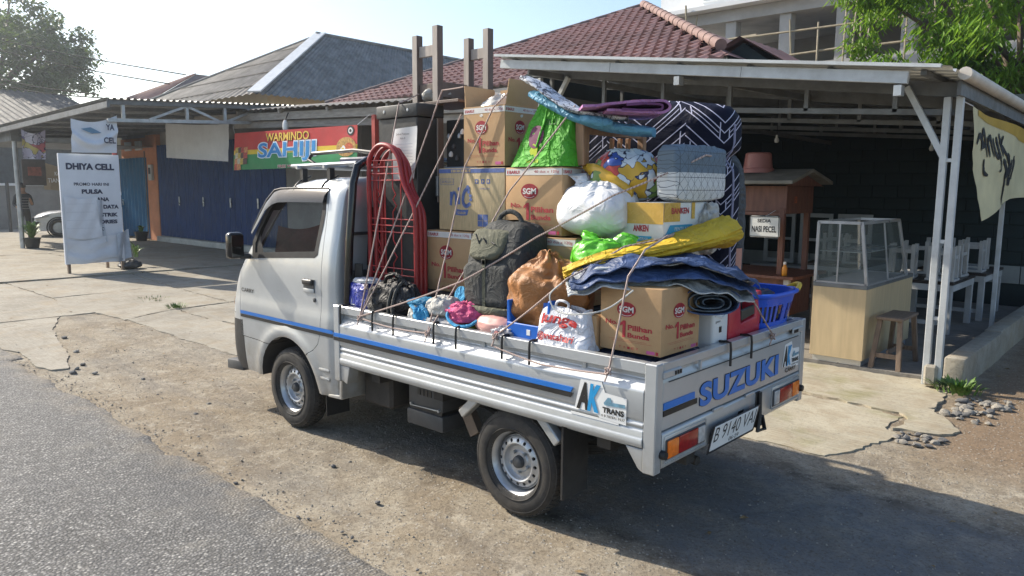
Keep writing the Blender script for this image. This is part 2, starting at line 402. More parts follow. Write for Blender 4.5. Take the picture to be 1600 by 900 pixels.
# loose stones and rubble in the broken edges; clods along the road edge
def stone_mesh(seed):
    b = bmesh.new(); bmesh.ops.create_icosphere(b, subdivisions=2, radius=1)
    for v in b.verts:
        k = 1 + .35*noise.noise(v.co*1.3+V((seed*7.1, 0, 0))) + .12*noise.noise(v.co*3.7+V((0, seed*3.3, 0)))
        v.co = V((v.co.x*k, v.co.y*k*.82, v.co.z*k*.62))
    me = bpy.data.meshes.new('stone'); b.to_mesh(me); b.free(); return smooth_me(me, 28)
SM = M('rubble_stone', (.29, .27, .235), .9, var=.3, vs=9, bp=.5, bs=25, dirt=.35)
SM2 = M('dark_road_chip', (.16, .155, .15), .9, var=.35, vs=12, bp=.5, bs=30)
stones = [stone_mesh(i) for i in range(6)]
for s_ in stones: s_.materials.append(SM)
chips = [s_.copy() for s_ in stones]
for s_ in chips: s_.materials.clear(); s_.materials.append(SM2)
rg = random.Random(3)
def put_stone(x, y, r, dark=False, z=0):
    o = bpy.data.objects.new('stone', rg.choice(chips if dark else stones)); col.objects.link(o); o.parent = ground
    o.location = (x, y, z + r*.16); o.scale = (r*rg.uniform(.8, 1.25),)*2 + (r*rg.uniform(.7, 1.1),); o.rotation_euler = (rg.uniform(-.3, .3), rg.uniform(-.3, .3), rg.uniform(0, 6.3))
for k in range(60):                       # the rubble pocket beside the stall post
    t = rg.random(); x = -.34 - .34*rg.random()**1.3 - .05*t; y = -2.85 - .75*t + rg.uniform(-.12, .12)
    put_stone(x, y, rg.choice((.015, .02, .026, .032, .045))*rg.uniform(.8, 1.2), rg.random() < .25)
for k in range(22): put_stone(-.30+rg.uniform(-.22, .05), -2.0+rg.uniform(-.2, .1), rg.uniform(.012, .035), rg.random() < .5)
for k in range(60):
    x = rg.uniform(.4, 8); put_stone(x, road_edge(x)+rg.gauss(-.05, .07), rg.uniform(.005, .013), rg.random() < .7)
for k in range(95): put_stone(rg.uniform(-2.5, 8.5), rg.uniform(-1.2, 1.5), rg.uniform(.004, .010), rg.random() < .4)
for x, y, r_ in ((6.15, 1.28, .03), (6.0, 1.36, .045), (5.85, 1.22, .025), (6.3, 1.18, .03), (5.3, 1.0, .02), (7.0, 1.02, .03), (4.1, .95, .018), (2.2, 1.05, .018), (1.55, 1.2, .022), (-.9, -3.6, .06), (3.9, 1.15, .018), (7.9, .86, .03)):
    put_stone(x, y, r_, rg.random() < .5)
# the rest of the grit: far too many to count
mb = MB()
for k in range(5200):
    if k % 4: x = rg.uniform(-2.6, 8.5); y = rg.uniform(-1.4, 1.6)
    elif k % 8: x = rg.uniform(-2.5, -.35); y = rg.uniform(-4.4, -1.2)
    else: x = rg.uniform(.3, 8); y = road_edge(x)+rg.gauss(-.02, .06)
    s_ = rg.uniform(.002, .0065); z = ground_z(x, y); a = rg.uniform(0, 6.3)
    P = [V((x+s_*1.3*math.cos(a+t), y+s_*1.3*math.sin(a+t), z-.001)) for t in (0, 2.1, 4.2)] + [V((x, y, z+s_*1.3))]
    vs_ = [mb.bm.verts.new(p) for p in P]; mb._f((vs_[0], vs_[1], vs_[3])); mb._f((vs_[1], vs_[2], vs_[3])); mb._f((vs_[2], vs_[0], vs_[3]))
tag(mb.build('loose_grit', SM, ground, 0), kind='stuff')

# fallen leaves and scraps
LIT = M('dry_leaf_litter', (.22, .15, .07), .8, var=.6, vs=60); mb = MB()
for k in range(420):
    if k < 330: x = rg.uniform(-2.8, -.36); y = rg.uniform(-7.5, -3.2)
    else: x = rg.uniform(-2, 14); y = rg.uniform(-3, 1.5)
    a = rg.uniform(0, 6.3); s_ = rg.uniform(.008, .03); z = ground_z(x, y)+.006 if x < 5 else .012; c_, n_ = math.cos(a)*s_, math.sin(a)*s_
    mb._f([mb.bm.verts.new(q) for q in ((x-c_, y-n_, z), (x-n_*.45, y+c_*.45, z+s_*rg.uniform(.1, .5)), (x+c_, y+n_, z+s_*.15), (x+n_*.45, y-c_*.45, z+s_*rg.uniform(0, .4)))])
tag(mb.build('leaf_litter', LIT, ground, 0), kind='stuff')
# weeds
LEAFW = M('weed_leaf', (.09, .17, .03), .6, var=.4, vs=30)
def tuft(name, x, y, n, h, sp, label, seed, broad=False):
    g_ = random.Random(seed); mb = MB()
    for k in range(n):
        a = g_.uniform(0, 6.3); R_ = g_.uniform(0, sp); bx_, by_ = x+R_*.5*math.cos(a), y+R_*.5*math.sin(a)
        hh = h*g_.uniform(.4, 1); ln = g_.uniform(.3, 1.1); wd = (.014 if broad else .0045)*g_.uniform(.7, 1.4); q = V((-math.sin(a), math.cos(a), 0))*wd
        prev = None
        for t in (0, .35, .7, 1):
            p = V((bx_+math.cos(a)*hh*ln*t*t, by_+math.sin(a)*hh*ln*t*t, .02+hh*(t-.25*t*t*ln)))
            k_ = (1-t)**.6 if not broad else math.sin(math.pi*min(.98, max(.08, t)))
            cur = (mb.bm.verts.new(p-q*k_), mb.bm.verts.new(p+q*k_))
            if prev: mb._f((prev[0], prev[1], cur[1], cur[0]))
            prev = cur
    return tag(mb.build(name, LEAFW, smooth='keep'), label, 'weed')
tuft('weed', 9.08, -.95, 150, .09, .32, 'low green weed tuft in a crack of the forecourt by the truck cab', 1)
tuft('weed', 10.1, -1.05, 60, .05, .6, 'thin line of grass along the farther forecourt crack', 2)
tuft('weed', -.30, -3.66, 150, .13, .36, 'leafy green weed at the foot of the stall post', 4, True)
# ------------------------------------------------------------------ materials for buildings
STEEL = M('galvanised_steel', (.42, .44, .45), .42, .55, var=.18, vs=7, dirt=.3)
STEELW = M('painted_white_steel', (.52, .55, .56), .5, 0, var=.1, vs=6, dirt=.35)
STEELD = M('dull_steel', (.15, .16, .165), .6, .1, var=.25, vs=6, dirt=.4)
WOODG = M('grey_weathered_wood', (.30, .28, .25), .8, 0, var=.25, vs=4, bp=.3, bs=30, stretch=(1, 6, 6))
BLUE = M('navy_shutter_paint', (.010, .045, .15), .5, 0, var=.18, vs=2.2, dirt=.15)
BLUE2 = M('teal_blue_door_paint', (.010, .10, .22), .5, 0, var=.2, vs=2, dirt=.1)
ORANGE = M('faded_orange_plaster', (.50, .21, .11), .85, 0, var=.15, vs=3, dirt=.3, bp=.2)
CREAM = M('cream_plaster', (.60, .50, .33), .88, 0, var=.12, vs=1.2, dirt=.3, bp=.15)
GREYWALL = M('grey_cement_wall', (.27, .265, .255), .9, 0, var=.22, vs=1.3, dirt=.4, bp=.2)
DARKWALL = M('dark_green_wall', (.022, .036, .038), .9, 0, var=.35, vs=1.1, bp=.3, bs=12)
TILE = M('clay_roof_tile', (.23, .125, .115), .75, 0, var=.3, vs=1.6, bp=.2, bs=30, co='World', dirt=.35)
RIDGE = M('ridge_tile_mortar', (.235, .15, .13), .8, 0, var=.2, vs=4, bp=.2)
ASBEST = M('grey_fibre_cement_sheet', (.165, .175, .175), .85, 0, var=.4, vs=2.4, bp=.25, bs=22, co='World')
ASBEST2 = M('brownish_fibre_cement_sheet', (.22, .205, .185), .85, 0, var=.35, vs=1.5, bp=.25, co='World', dirt=.3)
ZINC = M('zinc_roof_sheet', (.52, .54, .55), .4, .5, var=.15, vs=2, co='World', dirt=.2)
ZINCU = M('old_zinc_roof_sheet', (.24, .25, .25), .5, .35, var=.3, vs=2, co='World', dirt=.4)
WHITEP = M('white_plaster', (.74, .75, .75), .85, 0, var=.06, vs=.8, dirt=.12)
CEMENT = M('raw_concrete_frame', (.42, .42, .41), .88, 0, var=.15, vs=1.2, dirt=.2)
REDP = M('red_painted_steel', (.42, .05, .035), .5, 0, var=.2, vs=6, dirt=.2)
CLOTHW = M('grey_white_canvas', (.62, .64, .66), .85, 0, var=.06, vs=3, dirt=.12)
BULB = M('white_glass_bulb', (.85, .85, .82), .25)
RUBBERK = M('black_rubber', (.012, .012, .013), .65)

for m_ in (BLUE, BLUE2): m_.node_tree.nodes['Principled BSDF'].inputs['Specular IOR Level'].default_value = .2
def wave_sheet(mb, P00, P10, P01, P11, n, amp, up, nx=2, sq=False, pu=8, thick=0):
    """corrugated sheet: ridges run from the P0* side to the P1* side; n waves across from P*0 to P*1"""
    P00, P10, P01, P11 = map(V, (P00, P10, P01, P11)); up = V(up)
    def fn(a, b):
        p = (P00.lerp(P10, a)).lerp(P01.lerp(P11, a), b)
        ph = (b*n) % 1.0
        if sq: k = 1 if ph < .38 else (1-(ph-.38)/.12 if ph < .5 else (0 if ph < .88 else (ph-.88)/.12))
        else: k = .5+.5*math.cos(2*math.pi*ph)
        return p + up*amp*k
    mb.grid(fn, nx, n*pu+1)

# ------------------------------------------------------------------ open food stall (steel shelter)
sh = thing('steel_shelter', 'open steel shelter with a white-edged zinc roof over the dark food stall', 'shelter', (2.3, -6.3, 0))
def rz_(x): return 2.72 + .128*x
def post(xc, yc, z0, z1, w_=.055, name='post', m=STEELW):
    MB().box(xc-w_/2, xc+w_/2, yc-w_/2, yc+w_/2, z0, z1, .004).build(name, m, sh)
post(-.03, -3.70, .03, rz_(0)-.17); post(-.125, -3.70, .03, rz_(0)-.17)
for z in (.62, 1.30, 2.0): MB().box(-.125+.028, -.03-.028, -3.72, -3.68, z, z+.03).build('spacer_plate', STEELW, sh)
for z in (.0,): MB().box(-.13, -.02, -3.76, -3.64, .03, .22, .02).build('post_footing', CONC, sh)
post(.04, -7.01, .04, rz_(0)-.17, .05); post(4.55, -3.70, .04, rz_(4.5)-.17); post(4.55, -7.0, .04, rz_(4.5)-.17)
MB().bar((-.04, -3.70, 2.02), (.30, -3.70, 2.66), .05, .05).build('diagonal_brace', STEELW, sh)
MB().bar((4.5, -3.70, 2.5), (4.1, -3.70, 3.1), .05, .05).build('diagonal_brace', STEELW, sh)
# roof sheets, each lapped over the next
ys = [-3.12-.86*i for i in range(9)]
for i in range(8):
    mb = MB(); y0, y1 = ys[i]+.02, ys[i+1]; dz = .004*(i % 2)
    wave_sheet(mb, (-.16, y0, rz_(-.16)+dz), (4.75, y0, rz_(4.75)+dz), (-.16, y1, rz_(-.16)+dz), (4.75, y1, rz_(4.75)+dz), 4, .028, (0, 0, 1), 2, True)
    mb.build('roof_sheet', ZINC if i < 1 else ZINCU, sh, 20)
mb = MB()                                  # folded white edge trim
mb.bar((-.10, -3.10, rz_(-.1)+.022), (4.76, -3.10, rz_(4.76)+.022), .05, .028); mb.build('edge_trim', STEELW, sh)
for x0, x1 in ((.15, 1.6), (1.603, 3.1), (3.103, 4.72)):
    MB().bar((x0, -3.17, rz_(x0)-.070), (x1, -3.17, rz_(x1)-.070), .05, .100, bev=.003).build('front_beam', STEELW, sh)
for y in (-3.75, -5.3, -6.9, -8.5, -9.6):
    MB().bar((-.1, y, rz_(-.1)-.10), (4.7, y, rz_(4.7)-.10), .05, .12).build('rafter', STEELD, sh)
    if y > -9:
        MB().bar((-.1, y, rz_(0)-.30), (4.7, y, rz_(4.7)-.55), .04, .05).build('truss_chord', STEELD, sh)
        for x in (.4, 1.2, 2.0, 2.8, 3.6, 4.4): MB().box(x-.02, x+.02, y-.02, y+.02, rz_(x)-.3-.05*x, rz_(x)-.13).build('truss_strut', STEELD, sh)
for x in (.05, .8, 1.55, 2.3, 3.05, 3.8, 4.55):
    MB().bar((x, -3.2, rz_(x)-.022), (x, -9.8, rz_(x)-.022), .045, .04).build('purlin', STEELD, sh)
for x in (.22, 2.28): MB().box(x-.03, x+.03, -3.22, -3.13, rz_(x)-.22, rz_(x)-.135).build('beam_bracket', STEEL, sh)
MB().bar((4.72, -3.6, 2.95), (3.0, -9.5, 2.55), .04, .06).build('cross_beam', STEELD, sh)
MB().bar((2.6, -3.3, 2.98), (.2, -9.0, 2.50), .05, .07).build('cross_beam', STEELD, sh)
MB().bar((4.4, -3.3, 3.15), (2.0, -9.0, 2.62), .05, .07).build('cross_beam', STEELD, sh)
mb = MB(); mb.tube([(-.20, -3.42, 2.70), (-.20, -9.7, 2.62)], .052, 14); mb.build('gutter_pipe', M('ivory_pvc', (.66, .60, .52), .5, var=.1, dirt=.2), sh)
mb = MB()
mb.bar((-.15, -3.5, 2.60), (-.15, -9.7, 2.52), .03, .12); mb.build('side_beam', STEELD, sh)
for (x, y, z) in ((.95, -7.4, 2.42), (.35, -8.0, 2.40), (2.7, -6.6, 2.55)):
    bq = thing('hanging_bulb', {.95: 'bare bulb hanging in the stall above the stacked white tables', .35: 'bare bulb hanging in the stall nearest the right posts', 2.7: 'bare bulb hanging in the stall behind the wooden cart'}[x], 'light bulb', (x, y, z-.15), 'bulbs hanging under the shelter roof')
    MB().lathe([(0, z-.15), (.022, z-.145), (.032, z-.12), (.028, z-.095), (.015, z-.07), (.015, z-.04), (0, z-.04)], 12, Matrix.Translation((x, y, 0))).build('glass', BULB, bq)
    MB().tube([(x, y, z-.04), (x, y, rz_(x)-.08)], .004, 5).build('cable', RUBBERK, bq)
# walls round the stall
bw = thing('back_wall', 'dark green block wall behind the food stall', 'wall', (0, -9.9, 0))
rng = random.Random(5)
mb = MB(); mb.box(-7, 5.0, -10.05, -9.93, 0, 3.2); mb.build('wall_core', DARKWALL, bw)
LBAND = M('pale_wall_band', (.30, .32, .31), .85, var=.2, vs=2, dirt=.3)
for i in range(15): MB().box(-7+i*.8+.006, -7+(i+1)*.8-.006, -9.93, -9.905, .35, .62, .004).build('band_panel', LBAND, bw)
blk = MB().box(-.196, .196, -.012, .012, -.094, .094, .006).mesh('block'); blk.materials.append(DARKWALL)
for r_ in range(11):
    for c in range(25):
        x = -5.2 + c*.4 + (.2 if r_ % 2 else 0)
        if x > 4.8: continue
        o = bpy.data.objects.new('block', blk); col.objects.link(o); o.parent = bw
        o.location = V((x, -9.92+rng.uniform(-.004, .004), .74+r_*.2)) - V((0, -9.9, 0))
sw = thing('side_wall', 'dark partition wall closing the left side of the food stall', 'wall', (4.95, -7, 0))
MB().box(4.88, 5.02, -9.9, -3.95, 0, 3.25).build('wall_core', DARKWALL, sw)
kb = thing('low_curb_wall', 'low grey concrete kerb wall along the right side of the stall', 'kerb', (-.2, -6.8, 0))
for i, (y0, y1, h) in enumerate(((-3.86, -5.6, .27), (-5.612, -7.4, .28), (-7.412, -9.88, .27))):
    mb = MB(); mb.box(-.30+i*.012, -.13+i*.006, y0, y1, -.05, h, .02, 2); mb.build('kerb_block', CONC, kb)

# ------------------------------------------------------------------ red tiled house
rh = thing('tiled_house', 'low house with a red clay tile hip roof behind the shelter', 'house', (9.2, -11.5, 0))
MB().box(5.2, 14.0, -16, -8.2, 0, 3.75).build('wall', CREAM, rh)
A0, A1, AP = V((14.9, -7.5, 3.86)), V((3.9, -7.5, 3.86)), V((8.43, -12.0, 6.08))
B0, B1 = V((14.9, -16.5, 3.86)), V((3.9, -16.5, 3.86))
roofp = MB().poly([A0, A1, AP]).poly([A1, B1, AP]).poly([B0, A0, AP]).poly([B1, B0, AP])
dz = V((0, 0, -.03))
bmesh.ops.translate(roofp.bm, verts=roofp.bm.verts, vec=dz)
roof = roofp.build('roof', TILE, rh, 0)
# tiles of the front slope: own pieces for the largest, one joined mass for the rest
tl = MB()
def tile_fn(a, b):
    y = .29*(1-a) - .03; x = (b-.5)*.245
    return (x, y, .024*math.sin(2*math.pi*(b*.98+.1)) + .046*(1-a) + .006)
tl.grid(tile_fn, 3, 9)
tl.grid(lambda a, b: (lambda p: (p[0], p[1], p[2]-.05*a))(tile_fn(0, b)), 2, 9)
tme = tl.mesh('roof_tile', 50); tme.materials.append(TILE)
up_dir = (AP - V((AP.x, -7.5, 3.86))); SL = up_dir.length; up_dir.normalize()
nrm = V((1, 0, 0)).cross(up_dir); nrm = nrm if nrm.z > 0 else -nrm
TB = Matrix((V((-1, 0, 0)), -up_dir, nrm)).transposed()        # local x along the row, y downslope, z out
cand = []
row_h, col_w = .235, .225
for r_ in range(int(SL/row_h)+1):
    s_ = r_*row_h; f = s_/SL; xl = A0.x+(AP.x-A0.x)*f; xr = A1.x+(AP.x-A1.x)*f
    k = int((xl-xr)/col_w)
    for c in range(k):
        x = xr + .12 + c*col_w + (col_w*.5 if r_ % 2 else 0)
        if x > xl-.1: continue
        p = V((x, -7.5, 3.86)) + up_dir*(s_+.02)
        cand.append((x + .4*abs(p.y), p))
cand.sort(key=lambda t: t[0])
mass = bmesh.new()
for i, (_, p) in enumerate(cand):
    J = Matrix.Rotation(random.gauss(0, .02), 3, 'Z')
    if i < 300:
        o = bpy.data.objects.new('tile', tme); col.objects.link(o); o.parent = roof
        o.matrix_local = Matrix.Translation(p - WL[roof.name] + nrm*random.uniform(0, .008)) @ (TB @ J).to_4x4()
    else:
        t2 = bmesh.new(); t2.from_mesh(tme); bmesh.ops.transform(t2, matrix=Matrix.Translation(p) @ (TB @ J).to_4x4(), verts=t2.verts)
        m2 = bpy.data.meshes.new('t'); t2.to_mesh(m2); mass.from_mesh(m2); t2.free(); bpy.data.meshes.remove(m2)
me = bpy.data.meshes.new('tile_field'); mass.to_mesh(me); mass.free()
tag(link_mesh('tile_field', smooth_me(me, 50), TILE, roof), kind='stuff')
def ridge_line(a, b, parent, rad, mat, seg=.36):
    a, b = V(a), V(b); L = (b-a).length; k = int(L/seg); t = (b-a).normalized()
    for i in range(k):
        p, q = a+t*(L*i/k), a+t*(L*(i+1)/k+.03)
        mb = MB(); mb.tube([p, q], [rad*.93, rad*1.06], 12); mb.build('ridge_tile', mat, parent)
ridge_line(AP+V((0, 0, .02)), A1+(AP-A1)*.08+V((0, 0, .05)), roof, .095, RIDGE)
ridge_line(AP+V((0, 0, .0)), A0+V((0, 0, .03)), roof, .055, M('dark_ridge_tile', (.13, .10, .10), .8, var=.3, vs=4))
MB().box(4.0, 14.8, -7.62, -7.56, 3.68, 3.84).build('fascia_board', WOODG, rh)
# small gable at the right-hand corner
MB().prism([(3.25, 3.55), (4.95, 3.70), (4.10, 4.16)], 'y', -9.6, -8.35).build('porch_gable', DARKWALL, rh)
for s_, zz in ((-1, 3.62), (1, 3.78)):
    mb = MB(); wave_sheet(mb, (4.10, -8.2, 4.22), (4.10+s_*.98, -8.2, zz), (4.10, -9.8, 4.22), (4.10+s_*.98, -9.8, zz), 6, .035, (0, 0, 1), 2); mb.build('porch_slope', TILE, rh, 60)

# ------------------------------------------------------------------ grey fibre-cement house beyond
gh = thing('grey_roofed_house', 'cream house with a dark grey corrugated hip roof and pale hip cap', 'house', (26, -15, 0))
MB().box(22.0, 33, -22, -9.9, 0, 5.0).build('wall', CREAM, gh)
E1, E2, ER, RB = V((21.3, -9.0, 4.75)), V((33.5, -9.0, 4.75)), V((21.3, -24, 4.75)), V((24.9, -24, 7.75))
GA = V((24.9, -14.0, 7.8))
def tri_sheets(nm, a, b, c, d_, n, m, amp):
    """sheet field between eave a-b and top c-d, waves along the eave, in strips of sheets"""
    mb = MB(); wave_sheet(mb, a, c, b, d_, n, amp, (0, 0, 1), 2); return mb.build(nm, m, gh, 60)
tri_sheets('roof_slope', ER, E1, RB, GA, 68, ASBEST, .05)
tri_sheets('roof_slope', E1, E2, GA, GA+V((.05, 0, 0)), 26, ASBEST2, .05)
for k in range(4):                           # lapped sheet rows read as darker seams on the front slope
    f = .22*k+.12
    a_, b_ = E1.lerp(GA, f), E2.lerp(GA, f); MB().bar(a_+V((.2, 0, .06)), b_+V((-.2, 0, .06)), .06, .03).build('sheet_lap', ASBEST2, gh)
mb = MB(); mb.bar(E1+V((-.05, 0, .08)), GA+V((0, 0, .10)), .44, .05); mb.build('hip_cap', M('pale_zinc_cap', (.55, .58, .60), .5, .2, var=.1), gh)
MB().tube([GA+V((0, .2, .06)), RB+V((0, 0, .06))], .07, 8).build('ridge_cap', ASBEST, gh)
MB().tube([GA+V((0, 0, .05)), E2+V((0, 0, .08))], .06, 8).build('ridge_cap', STEELD, gh)
fh = thing('far_tiled_house', 'small far house with a brown hip roof left of the grey roof', 'house', (41, -13, 0))
MB().box(38, 45, -19, -12.9, 0, 6.0).build('wall', CREAM, fh)
P0, P1, PA, P2 = V((37.0, -12.2, 6.0)), V((45.5, -12.2, 6.0)), V((40.0, -15.9, 7.95)), V((37.0, -20, 6.0))
mb = MB(); wave_sheet(mb, P0, PA, P1, PA+V((.3, 0, 0)), 30, .06, (0, 0, 1)); mb.build('roof_slope', M('faded_brown_tile', (.28, .16, .13), .8, var=.25, vs=2, co='World'), fh)
mb = MB(); mb.poly([P0, PA, PA+V((0, -5, 0)), P2]); mb.build('roof_slope', M('dark_brown_tile', (.12, .085, .08), .8, var=.25, vs=2, co='World'), fh)

# ------------------------------------------------------------------ shop row
shp = thing('shop_building', 'row of shops with closed navy shutters under the long awning', 'shop', (16, -7.5, 0))
YF = -6.55
MB().box(5.1, 10.6, -7.8, YF-.15, 0, 3.6).build('wall', GREYWALL, shp)
MB().box(10.6, 15.4, -7.8, YF-.35, 0, 3.6).build('wall', GREYWALL, shp)
MB().box(15.4, 26.15, -7.8, YF-.1, 2.95, 3.7).build('wall', GREYWALL, shp)
MB().box(15.4, 26.15, -9.0, -7.8, 0, 3.6).build('back_wall', GREYWALL, shp)
MB().box(23.0, 23.8, -7.0, YF+.05, 0, 3.4, .01).build('pillar', ORANGE, shp)
MB().box(23.9, 26.15, -7.0, YF-.06, 2.72, 3.35).build('lintel', ORANGE, shp)
MB().box(15.0, 23.0, -7.0, YF+.18, 0, .17, .012).build('door_step', M('whitish_step', (.50, .50, .46), .85, var=.15, dirt=.3), shp)
MB().box(12.2, 15.4, -7.1, YF-.02, 0, 3.4).build('wall', GREYWALL, shp)
HAND = M('chrome_handle', (.6, .62, .62), .3, .8)
def leaf(x0, x1, nm='shutter_leaf', m=BLUE, z0=.18, z1=3.05):
    n = max(3, int(round((x1-x0)/.145))); pts = []
    for i in range(n+1):
        x = x0+(x1-x0)*i/n; pts.append((x, YF+(.045 if i % 2 else 0)))
    mb = MB(); poly = pts + [(x1, YF-.03), (x0, YF-.03)]
    mb.prism(poly, 'z', z0, z1); o = mb.build(nm, m, shp, 10)
    return o
for (x0, x1) in ((21.35, 22.95), (19.75, 21.34), (18.1, 19.72), (16.6, 18.09), (15.4, 16.58)):
    o = leaf(x0, x1)
    MB().box(x0+.08, x0+.14, YF+.05, YF+.075, 1.18, 1.45, .006).build('handle', HAND, o)
o = leaf(23.95, 26.1, 'side_door', BLUE2, .05, 2.70)
MB().box(25.9, 25.95, YF+.05, YF+.075, 1.1, 1.3).build('handle', HAND, o)
mt = MB(); mt.box(23.25, 23.5, YF+.05, YF+.14, 1.95, 2.45, .01); o = mt.build('electric_meter', STEELW, shp)
MB().box(23.3, 23.45, YF+.14, YF+.146, 2.15, 2.35).build('meter_window', RUBBERK, o)
for x in (24.3, 25.2): MB().box(x, x+.55, YF-.05, YF-.02, 2.95, 3.25).build('vent', STEELW, shp)
MB().tube([(23.9, YF+.07, .05), (23.88, YF+.07, 1.4), (23.88, YF+.07, 2.9)], .02, 6).build('pipe', STEELD, shp)
# long low awning with the banner, its beam and posts
aw = thing('corrugated_awning', 'long low corrugated awning over the shutters and the noodle banner', 'awning', (14, -5.6, 0))
za = lambda x: 3.30 + (x-10)*.036
for i in range(7):
    x0, x1 = 6.6+i*1.70, 6.6+(i+1)*1.70+.06
    mb = MB(); wave_sheet(mb, (x0, -6.9, za(x0)+.30), (x0, -4.95, za(x0)), (x1, -6.9, za(x1)+.30), (x1, -4.95, za(x1)), 8, .028, (0, 0, 1), 2); mb.build('awning_sheet', ASBEST2, aw, 60)
MB().bar((6.6, -5.12, za(6.6)-.13), (18.4, -5.12, za(18.4)-.13), .06, .16).build('front_beam', WOODG, aw)
MB().bar((6.6, -5.20, za(6.6)-.30), (16.0, -5.20, za(16)-.30), .05, .14).build('lower_beam', WOODG, aw)
for x in (7.5, 9.3, 11.2, 13, 14.8, 16.6): MB().bar((x, -5.0, za(x)-.04), (x, -6.9, za(x)+.22), .06, .08).build('rafter', WOODG, aw)
MB().box(9.72, 9.82, -5.14, -5.05, 0, 3.1).build('post', REDP, aw)
for x in (7.0,): MB().box(x, x+.1, -5.14, -5.05, 0, 3.1).build('post', REDP, aw)
o = thing('hanging_bulb', 'white bulb hanging from the awning beam above the noodle banner', 'light bulb', (12.7, -5.02, 2.95))
MB().lathe([(0, 2.93), (.05, 2.95), (.062, 3.02), (.055, 3.10), (.028, 3.16), (0, 3.16)], 14, Matrix.Translation((12.7, -4.98, 0))).build('glass', BULB, o)
MB().tube([(12.7, -4.98, 3.16), (12.7, -5.06, 3.32)], .015, 6).build('socket', RUBBERK, o)

def sag_sheet(corners, nu, nv, wav, label, name, mats, cat, extra=None, seed=0, sag=.0, group=None):
    """cloth hung between four corners: tl, tr, br, bl"""
    tl_, tr_, br_, bl_ = map(V, corners); nn = (tr_-tl_).cross(bl_-tl_).normalized()
    mb = MB()
    def fn(a, b):
        p = tl_.lerp(tr_, a).lerp(bl_.lerp(br_, a), b)
        k = math.sin(math.pi*a)
        p = p + V((0, 0, -sag*k*(1-b)))
        p = p + nn*(wav*(fbm(a*3+seed, b*2, seed, 3) + .6*math.sin(a*9+b*2+seed)*b))
        if extra: p = extra(p, a, b)
        return p
    mb.grid(fn, nu, nv); return mb, fn, nn
def P3(fn, a, b, nn, off): return fn(a, b) + nn*off

# noodle-stall banner: printed bands are strips of the one cloth, lettering lies on it
bn = thing('noodle_banner', 'red, yellow and green banner with big blue letters on the shop awning', 'banner', (12.3, -4.95, 2.1))
RED = M('banner_red', (.52, .03, .03), .5, var=.12, vs=2); YEL = M('banner_yellow', (.75, .52, .03), .5, var=.08); GRN = M('banner_green', (.012, .24, .075), .5, var=.12, vs=2)
C4 = ((14.75, -4.9, 2.97), (10.05, -4.9, 2.92), (10.08, -4.9, 2.16), (14.88, -4.9, 2.14))
mb, bf, bnn = sag_sheet(C4, 2, 2, .012, '', '', None, '', seed=2); mb.bm.free()
for (b0, b1, m) in ((0, .47, RED), (.47, .59, YEL), (.59, 1, GRN)):
    mb = MB(); mb.grid(lambda a, b: bf(a, b0+(b1-b0)*b), 40, 5); mb.build('printed_band', m, bn, 60)
flip = 1 if bnn.y > 0 else -1
def on_banner(s, a0, a1, b0, b1, mat, bold=.0, off=.006, name='lettering', sp=1.0):
    me = text_mesh(s, 1, 1, (0, 0, 0), (1, 0, 0), (0, 1, 0), bold, 0, 0, sp)
    for v_ in me.vertices: v_.co = bf(a0+(a1-a0)*v_.co.x, b1+(b0-b1)*v_.co.y) + bnn*off*flip
    return link_mesh(name, me, mat, bn)
BW = M('print_pale_blue', (.72, .82, .90), .5, var=.02); BB = M('print_sky_blue', (.012, .25, .60), .5, var=.08); PY = M('print_gold', (.80, .52, .08), .5, var=.15, vs=20); PK = M('print_black', (.012, .012, .012), .6); PW = M('print_white', (.78, .78, .76), .6, var=.03); PR = M('print_red', (.50, .02, .02), .55)
on_banner('WARMINDO', .30, .655, .07, .29, PK, .045, .005); on_banner('WARMINDO', .30, .655, .06, .28, PY, .02, .010)
on_banner('SAHIJI', .225, .715, .28, .84, BW, .06, .006); on_banner('SAHIJI', .235, .705, .31, .81, BB, .022, .011)
on_banner('FREE WIFI', .405, .55, .90, .985, PW, .05, .006); on_banner('FREE WIFI', .41, .545, .91, .975, PR, .0, .010)
def disc(a, b, ra, rb, mat, off, n=24):
    mb = MB(); vs_ = [mb.bm.verts.new(bf(a+ra*math.cos(t*2*math.pi/n), b+rb*math.sin(t*2*math.pi/n))+bnn*off*flip) for t in range(n)]; mb._f(vs_); mb.build('printed_emblem', mat, bn)
disc(.955, .13, .024, .12, PK, .006); disc(.955, .13, .015, .075, PW, .009); disc(.955, .13, .008, .04, PK, .012)
disc(.925, .52, .068, .24, M('print_noodle', (.50, .28, .07), .5, var=.5, vs=25), .007); disc(.945, .55, .03, .13, M('print_chili', (.55, .10, .03), .5, var=.4, vs=30), .010); disc(.905, .58, .018, .10, PW, .011); disc(.905, .58, .008, .045, YEL, .013)
PK_ = [M('print_pack_%d' % i, c, .5, var=.5, vs=30) for i, c in enumerate(((.55, .40, .08), (.45, .06, .05), (.55, .50, .38), (.10, .05, .05), (.60, .25, .10)))]
for i in range(14):
    a = .015+.028*(i % 4); b = .40+.15*(i//4)
    mb = MB(); mb.poly([bf(a+da, b+db)+bnn*(.006+.001*i)*flip for da, db in ((0, 0), (.036, -.02), (.040, .15), (.002, .16))]); mb.build('printed_packet', PK_[i*3 % 5], bn)
for k, (a, b) in enumerate(((0, 0), (1, 0), (1, 1))):
    p = bf(a, b); q = p + V((.25 if a == 0 else -.25, -.1, .18 if b == 0 else -.1)); MB().tube([p, q], .006, 5).build('tie_string', CLOTHW, bn)

